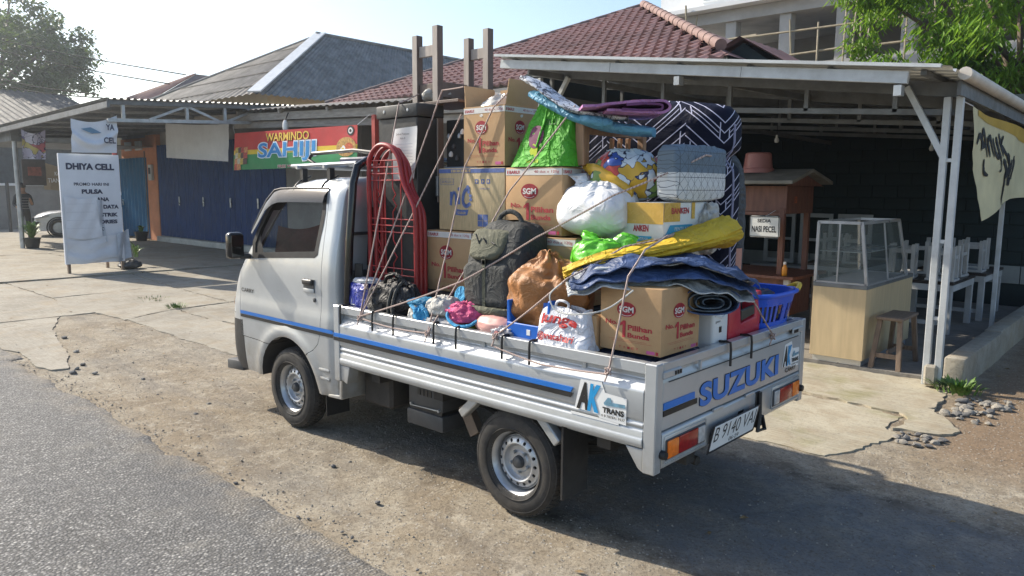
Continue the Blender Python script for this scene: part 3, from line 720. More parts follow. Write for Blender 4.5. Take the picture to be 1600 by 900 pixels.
# plain canvas hung left of it
mb, f_, n_ = sag_sheet(((18.75, -5.05, 3.42), (15.3, -5.05, 3.22), (15.4, -5.05, 2.35), (18.85, -5.05, 2.52)), 30, 14, .035, '', '', None, '', seed=5, sag=.03)
tag(mb.build('canvas_sheet', CLOTHW, smooth=60), 'plain greyish-white canvas sheet hanging beside the noodle banner', 'banner')

# ------------------------------------------------------------------ phone-shop canopy
cp = thing('shop_canopy', 'dark steel canopy of the phone shop at the left end of the row', 'canopy', (20, -4, 0))
zc = lambda x, y: 3.46 - (x-14.4)*.018 + (-2.1-y)*.05
for i in range(6):
    y0, y1 = -2.05-i*.78, -2.05-(i+1)*.78
    mb = MB(); wave_sheet(mb, (14.35, y0, zc(14.35, y0)), (27, y0, zc(27, y0)), (14.35, y1, zc(14.35, y1)), (27, y1, zc(27, y1)), 6, .03, (0, 0, 1), 2, True); mb.build('canopy_sheet', ZINCU, cp, 20)
MB().bar((14.4, -2.1, zc(14.4, -2.1)-.10), (27, -2.1, zc(27, -2.1)-.10), .06, .12).build('front_beam', STEELD, cp)
MB().bar((14.45, -2.1, zc(14.4, -2.1)-.05), (14.45, -6.4, zc(14.4, -6.4)-.05), .05, .09).build('side_beam', STEELD, cp)
MB().bar((14.5, -2.1, zc(14.4, -2.1)-.40), (14.5, -6.4, zc(14.4, -6.4)-.40), .05, .07).build('lower_chord', STEEL, cp)
for y0, y1 in ((-2.9, -3.7), (-4.4, -3.7), (-4.6, -5.4)): MB().bar((14.48, y0, zc(14.4, y0)-.38), (14.48, y1, zc(14.4, y1)-.08), .04, .05).build('web_brace', STEEL, cp)
for y in (-2.4, -3.7, -4.55, -5.4): MB().box(14.46, 14.52, y-.03, y+.03, zc(14.4, y)-.38, zc(14.4, y)-.06).build('web_strut', STEEL, cp)
for x in (15.6, 17.2, 18.8, 20.4, 22, 23.6, 25.2): MB().bar((x, -2.1, zc(x, -2.1)-.07), (x, -6.5, zc(x, -6.5)-.07), .05, .08).build('rafter', STEELD, cp)
MB().box(23.2, 27.5, -6.5, -2.4, 3.0, 3.02).build('ceiling_board', STEELD, cp)
MB().tube([(16.6, -2.95, 0.03), (16.6, -2.95, 2.6)], .055, 10).build('post', REDP, cp)
MB().tube([(16.6, -2.95, 2.6), (16.6, -2.95, 3.4)], .05, 10).build('post_head', STEELD, cp)
MB().tube([(22.17, -2.41, 0.02), (22.17, -2.41, 3.3)], .06, 10).build('post', STEEL, cp)
MB().box(22.0, 27, -2.5, -2.3, 2.95, 3.3).build('valance', STEELD, cp)
# ------------------------------------------------------------------ pickup truck
tr = thing('pickup_truck', 'silver-white pickup truck with blue side stripes carrying the heaped household load', 'truck', (2.1, 0, 0))
def mat_paint():
    m, n, l, b = newmat('silver_car_paint'); v = texco(n, l, 'World')
    c = ramp(n, l, nz(n, l, v, 2.2, 6, .65), [(.3, (.43, .45, .46)), (.7, (.50, .52, .53))])
    c = mix(n, l, ramp(n, l, nz(n, l, v, 7, 8, .7), [(.55, 0), (.8, .25)]), c, (.34, .33, .30))
    sz = n.new('ShaderNodeSeparateXYZ'); l.new(v, sz.inputs[0])                     # road splash thrown up on the lower panels
    low = ramp(n, l, sz.outputs[2], [(.34, 1), (.62, .25), (.80, 0)])
    spl_ = mth(n, l, 'MULTIPLY', low, ramp(n, l, nz(n, l, v, 5, 9, .78), [(.36, 0), (.62, .75)]))
    c = mix(n, l, spl_, c, (.27, .225, .16))
    scr = nz(n, l, texco(n, l, 'World', (1.2, 1.2, 26)), 3, 5, .7)
    c = mix(n, l, ramp(n, l, scr, [(.64, 0), (.70, .35)]), c, (.30, .29, .27))
    l.new(c, b.inputs['Base Color']); b.inputs['Metallic'].default_value = .35
    l.new(ramp(n, l, nz(n, l, v, 11, 5), [(.3, .30), (.7, .42)]), b.inputs['Roughness'])
    b.inputs['Coat Weight'].default_value = .55; b.inputs['Coat Roughness'].default_value = .12
    bump(n, l, b, nz(n, l, v, 1.6, 2), .03, .05)
    return m
PAINT = mat_paint()
PLK = M('black_plastic', (.018, .018, .019), .45, var=.2, vs=8, dirt=.1); PLG = M('dark_grey_plastic', (.055, .058, .062), .55, var=.15, vs=8, dirt=.15)
GLOSSK = M('gloss_black', (.010, .010, .011), .12, var=.05); CHAS = M('dusty_chassis_black', (.030, .028, .026), .8, var=.4, vs=7, dirt=.4, bp=.2)
def mat_glass(name, c, alpha, rough=.03):
    m, n, l, b = newmat(name); setc(b, 'Base Color', c); b.inputs['Roughness'].default_value = rough; b.inputs['Alpha'].default_value = alpha
    b.inputs['Specular IOR Level'].default_value = .12; return m
CARGL = mat_glass('car_window_glass', (.02, .03, .03), .22); VIS = mat_glass('smoked_visor', (.010, .012, .014), .93, .10); VIS.node_tree.nodes['Principled BSDF'].inputs['Specular IOR Level'].default_value = .3; SEALK = M('matt_black_seal', (.007, .007, .008), .7)
STB = M('stripe_blue', (.015, .165, .56), .4, var=.05); STK = M('stripe_black', (.015, .014, .013), .45, var=.1)

def lerp_tab(tab, t):
    for (a, va), (b, vb) in zip(tab, tab[1:]):
        if t <= b: k = (t-a)/(b-a); k = max(0, k); return va+(vb-va)*k
    return tab[-1][1]
def cr(tab, t):
    """smooth table lookup"""
    n = len(tab); i = 0
    while i < n-2 and t > tab[i+1][0]: i += 1
    p0, p1, p2, p3 = tab[max(0, i-1)], tab[i], tab[i+1], tab[min(n-1, i+2)]
    h = p2[0]-p1[0]; k = min(1, max(0, (t-p1[0])/h))
    m1 = (p2[1]-p0[1])/max(1e-6, p2[0]-p0[0])*h; m2 = (p3[1]-p1[1])/max(1e-6, p3[0]-p1[0])*h
    return (2*k**3-3*k**2+1)*p1[1]+(k**3-2*k**2+k)*m1+(-2*k**3+3*k**2)*p2[1]+(k**3-k**2)*m2
WT = [(.33, .800), (.42, .812), (.55, .820), (.72, .823), (.86, .824), (.92, .816), (1.0, .813), (1.12, .812), (1.22, .806), (1.35, .787), (1.5, .757), (1.62, .735), (1.70, .716), (1.75, .695), (1.79, .66), (1.812, .61), (1.825, .52), (1.83, .40)]
XF = [(.33, 4.10), (.5, 4.11), (.7, 4.10), (.9, 4.07), (1.0, 4.045), (1.10, 3.99), (1.21, 3.90), (1.32, 3.815), (1.43, 3.735), (1.57, 3.625), (1.66, 3.54), (1.73, 3.43), (1.78, 3.30), (1.81, 3.14), (1.825, 2.98), (1.83, 2.85)]
XR = 2.485; AXF = 0.886+2.205; AXR = 0.886; RW = .292
def shell_mesh(inset=0, z0=.33, z1=1.83, dense=True):
    zs = axis_lines([(z0, 1.15, .03), (1.15, 1.70, .035), (1.70, min(z1, 1.80), .02), (min(z1, 1.80), z1, .006)]) if dense else axis_lines([(z0, z1, .1)])
    half = []
    for z in zs:
        w_ = cr(WT, z)-inset; xf = cr(XF, z)-inset; rc = .34; xr = XR+inset
        if z > 1.75: xr += (z-1.75)**2*6
        L = [(xr, 0), (xr, w_*.5), (xr, w_-.06), (xr+.018, w_-.018), (xr+.06, w_)]
        xs_ = xf-rc; k = 30 if dense else 4
        L += [(xr+.06+(xs_-xr-.06)*i/k, w_) for i in range(1, k+1)]
        kk = 16
        for i in range(1, kk+1):
            t = math.pi/2*i/kk; e = 2/2.9
            L.append((xs_+rc*math.sin(t)**e, w_*math.cos(t)**e if i < kk else 0))
        half.append((z, L))
    bm_ = bmesh.new(); rings = []
    for z, L in half:
        full = L + [(x, -y) for x, y in L[-2:0:-1]]
        ring = []
        for x, y in full:
            yy = y
            if not inset and abs(y) > .5:                     # flared wheel arch
                q = math.hypot(x-AXF, z-RW); yy += math.copysign(.018*math.exp(-((q-.42)/.035)**2), y) if z < .9 else 0
            ring.append(bm_.verts.new((x, yy, z)))
        rings.append(ring)
    n = len(rings[0])
    for A, B in zip(rings, rings[1:]):
        for j in range(n): bm_.faces.new((A[j], A[(j+1) % n], B[(j+1) % n], B[j]))
    bm_.faces.new(rings[0][::-1]); bm_.faces.new(rings[-1])
    bmesh.ops.recalc_face_normals(bm_, faces=bm_.faces)
    me_ = bpy.data.meshes.new('shell'); bm_.to_mesh(me_); bm_.free(); return me_
def side_y(x, z): return cr(WT, z) if x < cr(XF, z)-.34 else cr(WT, z)*max(0, 1-((x-(cr(XF, z)-.34))/.34)**2.9)**(1/2.9)
def pm(poly, ax, a0, a1): return MB().prism(poly, ax, a0, a1).mesh('cut', 0)
def shrink(poly, dd):
    out = []; n = len(poly); A = sum(poly[i][0]*poly[(i+1) % n][1]-poly[(i+1) % n][0]*poly[i][1] for i in range(n)); sg = 1 if A > 0 else -1
    for i in range(n):
        p0, p, p1 = V(poly[i-1]), V(poly[i]), V(poly[(i+1) % n]); a = (p-p0).normalized(); b = (p1-p).normalized()
        n1 = V((-a.y, a.x))*sg; n2 = V((-b.y, b.x))*sg; m_ = (n1+n2); m_ = m_/max(.3, m_.length_squared)*2
        out.append(tuple(p+m_*dd))
    return out
WIN = [(3.56, 1.225), (3.575, 1.34), (3.52, 1.46), (3.44, 1.58), (3.375, 1.665), (3.32, 1.70), (2.72, 1.722), (2.69, 1.70), (2.675, 1.58), (2.705, 1.30), (2.735, 1.28)]
DOOR = [(3.755, .60), (3.755, 1.205), (3.66, 1.36), (3.55, 1.53), (3.455, 1.665), (3.37, 1.735), (3.30, 1.748), (2.70, 1.752), (2.668, 1.735), (2.648, 1.62), (2.640, 1.29), (2.645, .86), (2.655, .76), (2.69, .68), (2.75, .63), (2.84, .58)]
arch = lambda: MB().lathe([(0, -.5), (.385, -.5), (.385, .5), (0, .5)], 48, Matrix.Translation((AXF, .96, RW)) @ Matrix.Rotation(math.pi/2, 4, 'X')).mesh('cut', 0)
arch_r = lambda: MB().lathe([(0, -.5), (.385, -.5), (.385, .5), (0, .5)], 48, Matrix.Translation((AXF, -.96, RW)) @ Matrix.Rotation(math.pi/2, 4, 'X')).mesh('cut', 0)
inner = lambda: shell_mesh(.045, .62, 1.785, False)
wsh = lambda: pm([(-.67, 1.17), (.67, 1.17), (.585, 1.70), (.50, 1.725), (-.50, 1.725), (-.585, 1.70)], 'x', 3.25, 4.6)
rwn = lambda: pm([(-.55, 1.22), (.55, 1.22), (.52, 1.62), (-.52, 1.62)], 'x', 2.2, 2.6)
bump_box = lambda: pm([(3.705, .20), (4.4, .20), (4.4, .725), (3.76, .725), (3.72, .735)], 'y', -1.2, 1.2)
light_box = lambda: pm([(3.84, .77), (4.3, .77), (4.3, .95), (3.86, .95)], 'y', .45, 1.2)
base = boolean(shell_mesh(), [inner(), pm(WIN, 'y', -1.2, 1.2), wsh(), rwn(), arch(), arch_r()])
body = boolean(base.copy(), [pm(DOOR, 'y', .45, 1.2), bump_box(), light_box()])
door = boolean(boolean(base.copy(), [pm(shrink(DOOR, .0045), 'y', .45, 1.2)], 'INTERSECT'), [light_box()])
LINER = M('dark_cab_lining', (.035, .034, .034), .8, var=.2)
def line_inside(o):
    for p_ in o.data.polygons:
        c = p_.center + WL[tr.name]
        if XR+.03 < c.x < cr(XF, c.z)-.04 and abs(c.y) < side_y(c.x, c.z)-.035 and .60 < c.z < 1.79: p_.material_index = 1
        if math.hypot(c.x-AXF, c.z-RW) < .3865 and abs(c.y) < side_y(c.x, c.z)-.012: p_.material_index = 1
for me_ in (body, door):
    me_.materials.clear(); me_.polygons.foreach_set('material_index', [0]*len(me_.polygons))
cabo = link_mesh('cab', smooth_me(body, 32), [PAINT, LINER], tr)
dooro = link_mesh('door', smooth_me(door, 32), [PAINT, LINER], tr)
line_inside(cabo); line_inside(dooro)
link_mesh('front_bumper', smooth_me(boolean(shell_mesh(), [pm([(3.710, .20), (4.4, .20), (4.4, .720), (3.76, .720), (3.725, .730)], 'y', -1.2, 1.2), arch(), arch_r()][:1], 'INTERSECT'), 32), M('bumper_black_plastic', (.022, .022, .023), .6, var=.2), tr)
hl = link_mesh('headlight', smooth_me(boolean(shell_mesh(), [pm([(3.845, .775), (4.3, .775), (4.3, .945), (3.865, .945)], 'y', .45, 1.2)], 'INTERSECT'), 32), M('lamp_clear_lens', (.62, .66, .68), .12, var=.1, vs=20), tr)
mb = MB(); mb.grid(lambda a, b: (3.90+.05*a, side_y(3.90+.05*a, .83+.06*b)+.004, .83+.06*b), 4, 4); mb.build('turn_signal', M('amber_lens', (.75, .22, .02), .2, var=.1), hl)
mb = MB(); mb.prism([(3.80, .30), (4.06, .28), (4.06, .36), (3.80, .38)], 'y', .66, .80, .012, 2); mb.build('bumper_lip', PLG, tr)
# windows
def pane(poly, fn, name, mat, parent, off=0):
    vv, ee, ff, *_ = delaunay_2d_cdt([V(p) for p in poly], [(i, (i+1) % len(poly)) for i in range(len(poly))], [], 1, 1e-6)
    mb = MB(); vs_ = [mb.bm.verts.new(fn(p.x, p.y)) for p in vv]
    for f in ff: mb._f([vs_[i] for i in f])
    return mb.build(name, mat, parent, 60)
def ring(poly, wd, fn, name, mat, parent, thick=.006):
    I = shrink(poly, wd); mb = MB(); n = len(poly)
    for k in range(n):
        a, b = poly[k], poly[(k+1) % n]; c, d_ = I[(k+1) % n], I[k]
        mb._f([mb.bm.verts.new(fn(*p)) for p in (a, b, c, d_)])
        mb._f([mb.bm.verts.new(fn(*p)) for p in (c, d_)] + [mb.bm.verts.new(V(fn(*p))+V((0, -.03, 0))) for p in (d_, c)])
    return mb.build(name, mat, parent, 40)
wy = lambda x, z: cr(WT, z)
pane(shrink(WIN, -.004), lambda x, z: (x, wy(x, z)-.022, z), 'window_glass', CARGL, dooro)
ring(shrink(WIN, -.006), .042, lambda x, z: (x, wy(x, z)+.0025, z), 'window_seal', SEALK, dooro)
pane([(3.575, 1.23), (3.575, 1.34), (3.525, 1.45), (3.41, 1.25), (3.41, 1.23)], lambda x, z: (x, wy(x, z)-.004, z), 'mirror_corner_trim', SEALK, dooro)
pane(shrink(WIN, -.004), lambda x, z: (x, -wy(x, z)+.02, z), 'window_glass', CARGL, tr)
pane([(-.67, 1.17), (.67, 1.17), (.585, 1.70), (.50, 1.725), (-.50, 1.725), (-.585, 1.70)], lambda y, z: (cr(XF, z)-.34+.34*max(0, 1-(abs(y)/cr(WT, z))**2.9)**(1/2.9)-.012, y, z), 'windscreen', CARGL, tr)
pane([(-.55, 1.22), (.55, 1.22), (.52, 1.62), (-.52, 1.62)], lambda y, z: (XR+.012, y, z), 'rear_window', CARGL, tr)
# wind deflector over the side window
vis_top = [(3.60, 1.43), (3.53, 1.545), (3.45, 1.655), (3.37, 1.727), (3.29, 1.740), (3.1, 1.744), (2.68, 1.742)]
vis_bot = [(3.565, 1.40), (3.49, 1.49), (3.42, 1.58), (3.34, 1.625), (3.26, 1.642), (3.1, 1.648), (2.685, 1.650)]
mb = MB(); A_ = [(mb.bm.verts.new((x, wy(x, z)+.006, z)), mb.bm.verts.new(((x+x2)/2, wy(x, (z+z2)/2)+.026, (z+z2)/2)), mb.bm.verts.new((x2, wy(x2, z2)+.028, z2))) for (x, z), (x2, z2) in zip(vis_top, vis_bot)]
for a, b in zip(A_, A_[1:]): mb._f((a[0], b[0], b[1], a[1])); mb._f((a[1], b[1], b[2], a[2]))
mb._f((A_[-1][0], A_[-1][1], A_[-1][2], mb.bm.verts.new((2.69, wy(0, 1.65), 1.652)))); mb.build('wind_deflector', VIS, dooro, 60)
MB().tube([(x, wy(x, z)+.006, z+.004) for x, z in vis_top], .007, 6).build('drip_moulding', PLK, cabo)
# interior
SEAT = M('maroon_seat_cloth', (.17, .045, .042), .85, var=.3, vs=8, bp=.3)
MB().box(2.62, 2.80, -.68, .66, .90, 1.42, .06, 3).build('seat_back', SEAT, tr)
MB().box(2.66, 3.15, -.68, .66, .75, .93, .05, 3).build('seat_cushion', SEAT, tr)
for y in (.36, -.36): MB().box(2.63, 2.75, y-.13, y+.13, 1.44, 1.62, .045, 3).build('headrest', SEAT, tr)
MB().prism([(3.48, .70), (3.86, .70), (3.80, 1.17), (3.56, 1.20), (3.46, 1.12)], 'y', -.70, .70, .03, 2).build('dashboard', PLG, tr)
mb = MB(); mb.tube([V((3.33, -.36, 1.12))+V((math.cos(t)*.10, math.sin(t)*.185, math.cos(t)*.155)) for t in [i*math.pi/12 for i in range(24)]], .014, 6, True); mb.bar((3.33, -.36, 1.12), (3.5, -.36, 1.0), .05, .05); mb.build('steering_wheel', PLK, tr)
MB().box(2.95, 3.40, .58, .72, 1.225, 1.255, .01, 2).build('dash_cloth', M('pale_rag', (.55, .55, .52), .9, var=.2), tr)
mb = MB(); mb.grid(lambda a, b: V((3.785-.08*b-.24*a+.012*math.sin(9*a), .50-.42*a, 1.18+(.27-.03*math.sin(5*a))*b)), 20, 8); mb.build('added_maroon_sheet', SEAT, tr, 60)  # added maroon sheet, put in to redden the view through the side window
MB().bar((3.62, -.66, 1.2), (3.42, -.58, 1.70), .05, .05).build('pillar_trim', PW, tr); MB().box(3.40, 3.44, -.12, .10, 1.60, 1.67, .012, 2).build('rear_view_mirror', PLK, tr)
MB().box(2.505, 2.53, -.72, .72, .65, 1.2).build('rear_trim', PLG, tr)
# stripes, badge, handle, key, mirror
for z0, z1, m in ((.778, .803, STB), (.752, .775, STK)):
    mb = MB(); mb.grid(lambda a, b: (2.50+1.25*a, side_y(2.50+1.25*a, z0+(z1-z0)*b)+.0035, z0+(z1-z0)*b), 30, 2); mb.build('side_stripe', m, dooro)
text('CARRY', .19, .030, (3.735, side_y(3.6, .965)+.0005, .950), (-1, 0, 0), (0, 0, 1), PLK, dooro, .015, depth=.003)
hx0, hx1, hz0, hz1 = 2.725, 2.855, 1.035, 1.125
MB().box(hx0, hx1, .812, .818, hz0, hz1, .0).build('handle_recess', PLG, dooro)
h_ = MB().box(hx0+.004, hx1-.004, .815, .838, 1.085, hz1, .012, 3).build('handle', PLK, dooro)
MB().box(hx0, hx1, .815, .822, hz0-.005, 1.060, .004, 2).build('handle_cup', PAINT, dooro)
MB().lathe([(0, .006), (.013, .006), (.016, .004), (.016, 0)], 20, Matrix.Translation((2.725, .8145, .985)) @ Matrix.Rotation(-math.pi/2, 4, 'X')).build('key_lock', PLG, dooro)
mr = MB(); mr.box(3.60, 3.69, .845, .965, 1.215, 1.415, .03, 3); mr = mr.build('door_mirror', GLOSSK, tr)
MB().box(3.594, 3.599, .858, .952, 1.235, 1.395, .0).build('mirror_glass', M('mirror_silver', (.10, .105, .11), .03, 1, var=.02), mr)
MB().bar((3.60, .80, 1.23), (3.63, .88, 1.235), .05, .04, bev=.01).build('mirror_arm', PLK, mr)
# step panel behind the wheel: two pressed ribs, sill
for z in (.44, .50): MB().box(2.56, 2.70, .816, .824, z, z+.022, .006, 2).build('pressed_rib', PAINT, cabo)
MB().prism([(2.44, .335), (2.60, .325), (2.60, .345), (2.47, .36), (2.45, .60), (2.42, .60)], 'y', .55, .812, .006).build('sill_corner', PAINT, tr)
MB().box(3.47, 3.74, .60, .80, .335, .345).build('under_tray', PLK, tr)
# roof rack and black headboard hoop
for y in (.62, -.62):
    for x in (2.78, 3.12): MB().box(x-.018, x+.018, y-.02, y+.02, 1.79, 1.885).build('rack_foot', PLK, tr)
for y in (.64, .48, -.48, -.64): MB().tube([(2.45, y, 1.915), (3.24, y, 1.905)], .014, 8).build('rack_rail', STEEL, tr)
for x in (2.78, 3.12): MB().tube([(x, -.68, 1.895), (x, .68, 1.895)], .014, 8).build('rack_crossbar', STEEL, tr)
MB().tube([(3.16, .50, 1.925), (3.24, .50, 1.96), (3.20, .49, 2.0), (2.7, .48, 2.01), (2.5, .48, 1.99)], .014, 8).build('rack_hoop', PLK, tr)
MB().box(2.40, 3.0, -.55, .40, 1.93, 1.97, .012).build('rack_board', M('navy_tarp_roll', (.02, .03, .09), .6, var=.3), tr)
for x in (2.78, 3.12): MB().tube([(x, cr(WT, z)+.004, z) for z in (1.72, 1.745, 1.77, 1.795, 1.815)]+[(x, .56, 1.835)], .007, 5).build('rack_strap', PLK, tr)
hp = [(2.41, .775, .60), (2.41, .765, 1.0), (2.41, .74, 1.4), (2.41, .70, 1.78), (2.41, .665, 1.89), (2.41, .58, 1.935), (2.41, .3, 1.94)]
MB().tube(hp+[(x, -y, z) for x, y, z in hp[::-1]], .027, 12).build('headboard_hoop', GLOSSK, tr)
MB().bar((2.41, .67, .95), (2.41, .67, 1.25), .05, .03).build('headboard_bracket', PLK, tr)
MB().box(2.445, 2.475, -.70, .70, .62, 1.20, .01).build('headboard_panel', PLG, tr)
MB().box(2.440, 2.444, .42, .60, .98, 1.15, .0).build('pressed_panel', PLK, tr)
MB().tube([(2.41, -.72, 1.45), (2.41, .735, 1.45)], .012, 6).build('headboard_rail', PLK, tr)

# ---- cargo bed
BX0, BX1, ZT = .0, 2.44, .984
MB().box(.05, 2.43, -.80, .80, .57, .625).build('bed_floor', PAINT, tr)
def side_prof(s):
    P = [(.790, .984), (.838, .984), (.838, .934), (.806, .930), (.806, .905), (.812, .900), (.843, .858), (.846, .850), (.846, .722), (.838, .715), (.838, .708), (.846, .700), (.846, .690), (.838, .683), (.838, .676), (.846, .668),
         (.846, .638), (.851, .632), (.853, .610), (.846, .592), (.80, .588), (.80, .60), (.79, .62)]
    return [(s*y, z) for y, z in P]
for s in (1, -1):
    MB().prism(side_prof(s), 'x', .062, 2.395, .0025).build('side_panel', PAINT, tr, 25)
    # front and rear corner posts with their gussets
    MB().prism([(s*.79, .986), (s*.849, .986), (s*.851, .48), (s*.79, .48)], 'x', 2.396, 2.455, .004).build('corner_post', PAINT, tr)
    MB().prism([(s*.79, .986), (s*.846, .986), (s*.849, .478), (s*.79, .478)], 'x', -.004, .060, .005).build('corner_post', PAINT, tr)
    MB().prism([(.061, .586), (.155, .586), (.085, .49), (.061, .478)], 'y', s*.79, s*.843, .003).build('corner_gusset', PAINT, tr)
    MB().prism([(2.30, .586), (2.395, .586), (2.395, .49), (2.33, .47)], 'y', s*.76, s*.842, .003).build('corner_gusset', PAINT, tr)
    for (a, b) in (((1.15, .83*s, .60), (1.27, .83*s, .49)), ((.69, .83*s, .60), (.57, .83*s, .485))):
        MB().bar((a[0], s*.80, a[2]), (b[0], s*.80, b[2]), .06, .05, (1, 0, 0), .006).build('wheel_arch_brace', PAINT, tr)
    for z0, z1, m in ((.778, .803, STB), (.752, .775, STK)):
        if s > 0: MB().prism([(.47, z0), (2.455, z0), (2.455, z1), (.455, z1)], 'y', s*.847, s*.8525).build('side_stripe', m, tr, 0)
    MB().box(.09, 2.38, s*.786, s*.79, .625, .97).build('inner_liner', PAINT, tr)
MB().box(.19, .47, .8455, .8475, .672, .684).build('sticker_rule', PW, tr)
# tailgate and rear sill
tg = MB().prism([(-.002, .984), (-.002, .944), (.016, .938), (.018, .925), (.004, .905), (.0, .89), (.0, .672), (.03, .672), (.045, .984)], 'y', -.785, .785, .003).build('tailgate', PAINT, tr, 25)
MB().prism([(.004, .664), (-.006, .655), (-.006, .50), (.02, .482), (.06, .482), (.06, .664)], 'y', -.785, .785, .004).build('rear_sill', PAINT, tr)
MB().bar((-.003, .74, .893), (-.003, -.74, .893), .004, .004).build('pressed_line', PLG, tg)
for s in (1, -1):
    q = MB().box(-.012, .0, s*.64, s*.80, .915, .948, .004).build('gate_latch', PAINT, tg)
    mb = MB(); [mb.box(-.016, -.012, s*(.65+.022*i), s*(.662+.022*i), .922, .94) for i in range(3)]; mb.build('latch_bolts', PLK, q)
for y in (.26, -.10): MB().box(-.012, .002, y-.05, y+.05, .655, .672, .003).build('gate_hinge', PAINT, tg)
for y in (.46,): MB().box(-.010, .002, y-.006, y+.006, .90, .945).build('rope_cleat', PAINT, tg)
for z0, z1, m in ((.768, .800, STB), (.738, .764, STK)): MB().box(-.0045, -.001, .50 if m is STB else .475, .782, z0, z1).build('gate_stripe', m, tg, 0)
text('SUZUKI', .922, .123, (-.0, .4515, .7055), (0, -1, 0), (0, 0, 1), STK, tg, .052, depth=.002, sp=1.06)
text('SUZUKI', .915, .118, (-.0, .448, .708), (0, -1, 0), (0, 0, 1), STB, tg, .042, depth=.0045, sp=1.06)
text('CARRY', .155, .026, (-.0, -.575, .695), (0, -1, 0), (0, 0, 1), PLK, tg, .02, depth=.003)
# rental firm's stickers
def ak(o, u, w_, h_, parent, n0):
    o, u = V(o), V(u); z = V((0, 0, 1)); nn = u.cross(z)
    mb = MB(); mb.poly([o+u*(x*w_)+z*(y*h_)+nn*.0015 for x, y in ((-.02, .10), (.10, 1.0), (.52, 1.06), (.60, .74), (1.02, .70), (1.02, -.06), (.5, -.02), (.45, .06))]); s_ = mb.build('sticker', PW, parent)
    text('A', w_*.25, h_*.82, o+u*.02*w_+z*h_*.10, u, z, PK, s_, .06, .25, .003)
    text('K', w_*.27, h_*.82, o+u*.25*w_+z*h_*.10, u, z, M('sticker_cyan', (.02, .30, .62), .4), s_, .06, .25, .0045)
    text('TRANS', w_*.42, h_*.17, o+u*.56*w_+z*h_*.16, u, z, PK, s_, .05, 0, .004)
    text('0 8 787871 9537', w_*.46, h_*.07, o+u*.54*w_+z*h_*.04, u, z, PK, s_, .01, 0, .004)
    mb = MB(); mb.poly([o+u*(x*w_)+z*(y*h_)+nn*.004 for x, y in ((.58, .44), (.66, .62), (.72, .62), (.74, .50), (1.0, .52), (1.0, .42), (.60, .38))]); mb.build('printed_van', M('print_van_grey', (.15, .30, .40), .5, var=.3, vs=50), s_)
ak((.440, .847, .69), (-1, 0, 0), .285, .165, tr, 0)
ak((-.0005, -.53, .72), (0, -1, 0), .23, .145, tg, 1)
# lamps
REDL = M('red_lamp_lens', (.30, .012, .010), .15, var=.25, vs=40); AMB = M('amber_lamp_lens', (.85, .20, .02), .15, var=.15, vs=40); CLR = M('clear_lamp_lens', (.45, .45, .44), .2, var=.2, vs=40)
for s in (1, -1):
    MB().box(-.009, .0, s*.385, s*.775, .515, .645, .010, 2).build('lamp_surround', PAINT, tr)
    L = MB().box(-.014, -.006, s*.395, s*.765, .530, .628, .004).build('tail_lamp', PLG, tr)
    MB().box(-.022, -.012, s*.66, s*.757, .538, .622, .006, 2).build('indicator_lens', AMB, L)
    MB().box(-.0215, -.012, s*.478, s*.658, .538, .622, .006, 2).build('brake_lens', REDL, L)
    MB().box(-.021, -.012, s*.405, s*.476, .540, .620, .006, 2).build('reverse_lens', CLR, L)
    MB().lathe([(0, .03), (.018, .03), (.021, .02), (.021, 0)], 16, Matrix.Translation((-.0, s*.79, .565)) @ Matrix.Rotation(-math.pi/2, 4, 'Y')).build('buffer', PLK, tr)
# number plate, hung at a tilt
pt = Matrix.Translation((-.02, .10, .53)) @ Matrix.Rotation(RD(-12), 4, 'Y')
def tp(pts): return [pt @ V(p) for p in pts]
mb = MB(); mb.box(-.004, .0, -.27, .26, -.085, .075, .003, 1, pt); np_ = mb.build('number_plate', PLK, tr)
mb = MB(); mb.box(-.0065, -.004, -.245, .245, -.068, .068, .002, 1, pt); mb.build('plate_face', PW, np_)
uu = (pt.to_3x3() @ V((0, -1, 0))); vv_ = (pt.to_3x3() @ V((0, 0, 1)))
text('B 9140 VAI', .46, .082, pt @ V((-.0065, .23, -.022)), uu, vv_, PK, np_, -.005, 0, .001)
text('06·29', .11, .024, pt @ V((-.0065, .05, -.060)), uu, vv_, PK, np_, 0, 0, .001)
MB().bar((.0, .0, .60), (.02, .0, .50), .06, .02, (1, 0, 0)).build('plate_bracket', PLK, np_)
mb = MB(); mb.tube([(-.02, -.20, .66), (-.025, -.20, .52), (-.03, -.17, .45), (-.03, -.26, .44), (-.025, -.23, .52)], .012, 8); mb.build('tow_hook', PLK, tr)
MB().box(-.012, .0, -.225, -.175, .50, .66, .004).build('hook_bracket', PLK, tr)
# rope hooks on the rail
def hook(x, y, dx, dy):
    o = V((x, y, ZT)); n_ = V((dx, dy, 0)); mb = MB()
    mb.tube([o-n_*.05+V((0, 0, .004)), o-n_*.01+V((0, 0, .008)), o+n_*.012+V((0, 0, .004)), o+n_*.016-V((0, 0, .03)), o+n_*.016-V((0, 0, .115))], .0065, 7); return mb.build('rope_hook', PLK, tr)
for x in (2.37, 2.03, 1.825, 1.46, 1.275, .925, .735): hook(x, .838, 0, 1)
for x in (2.1, 1.6, 1.1, .6): hook(x, -.838, 0, -1)
for y in (.17, -.07): hook(-.002, y, -1, 0)
for x in (2.2, 1.68, 1.10, .42): MB().box(x-.012, x+.012, .805, .815, .895, .935, .003).build('rope_cleat', PAINT, tr)

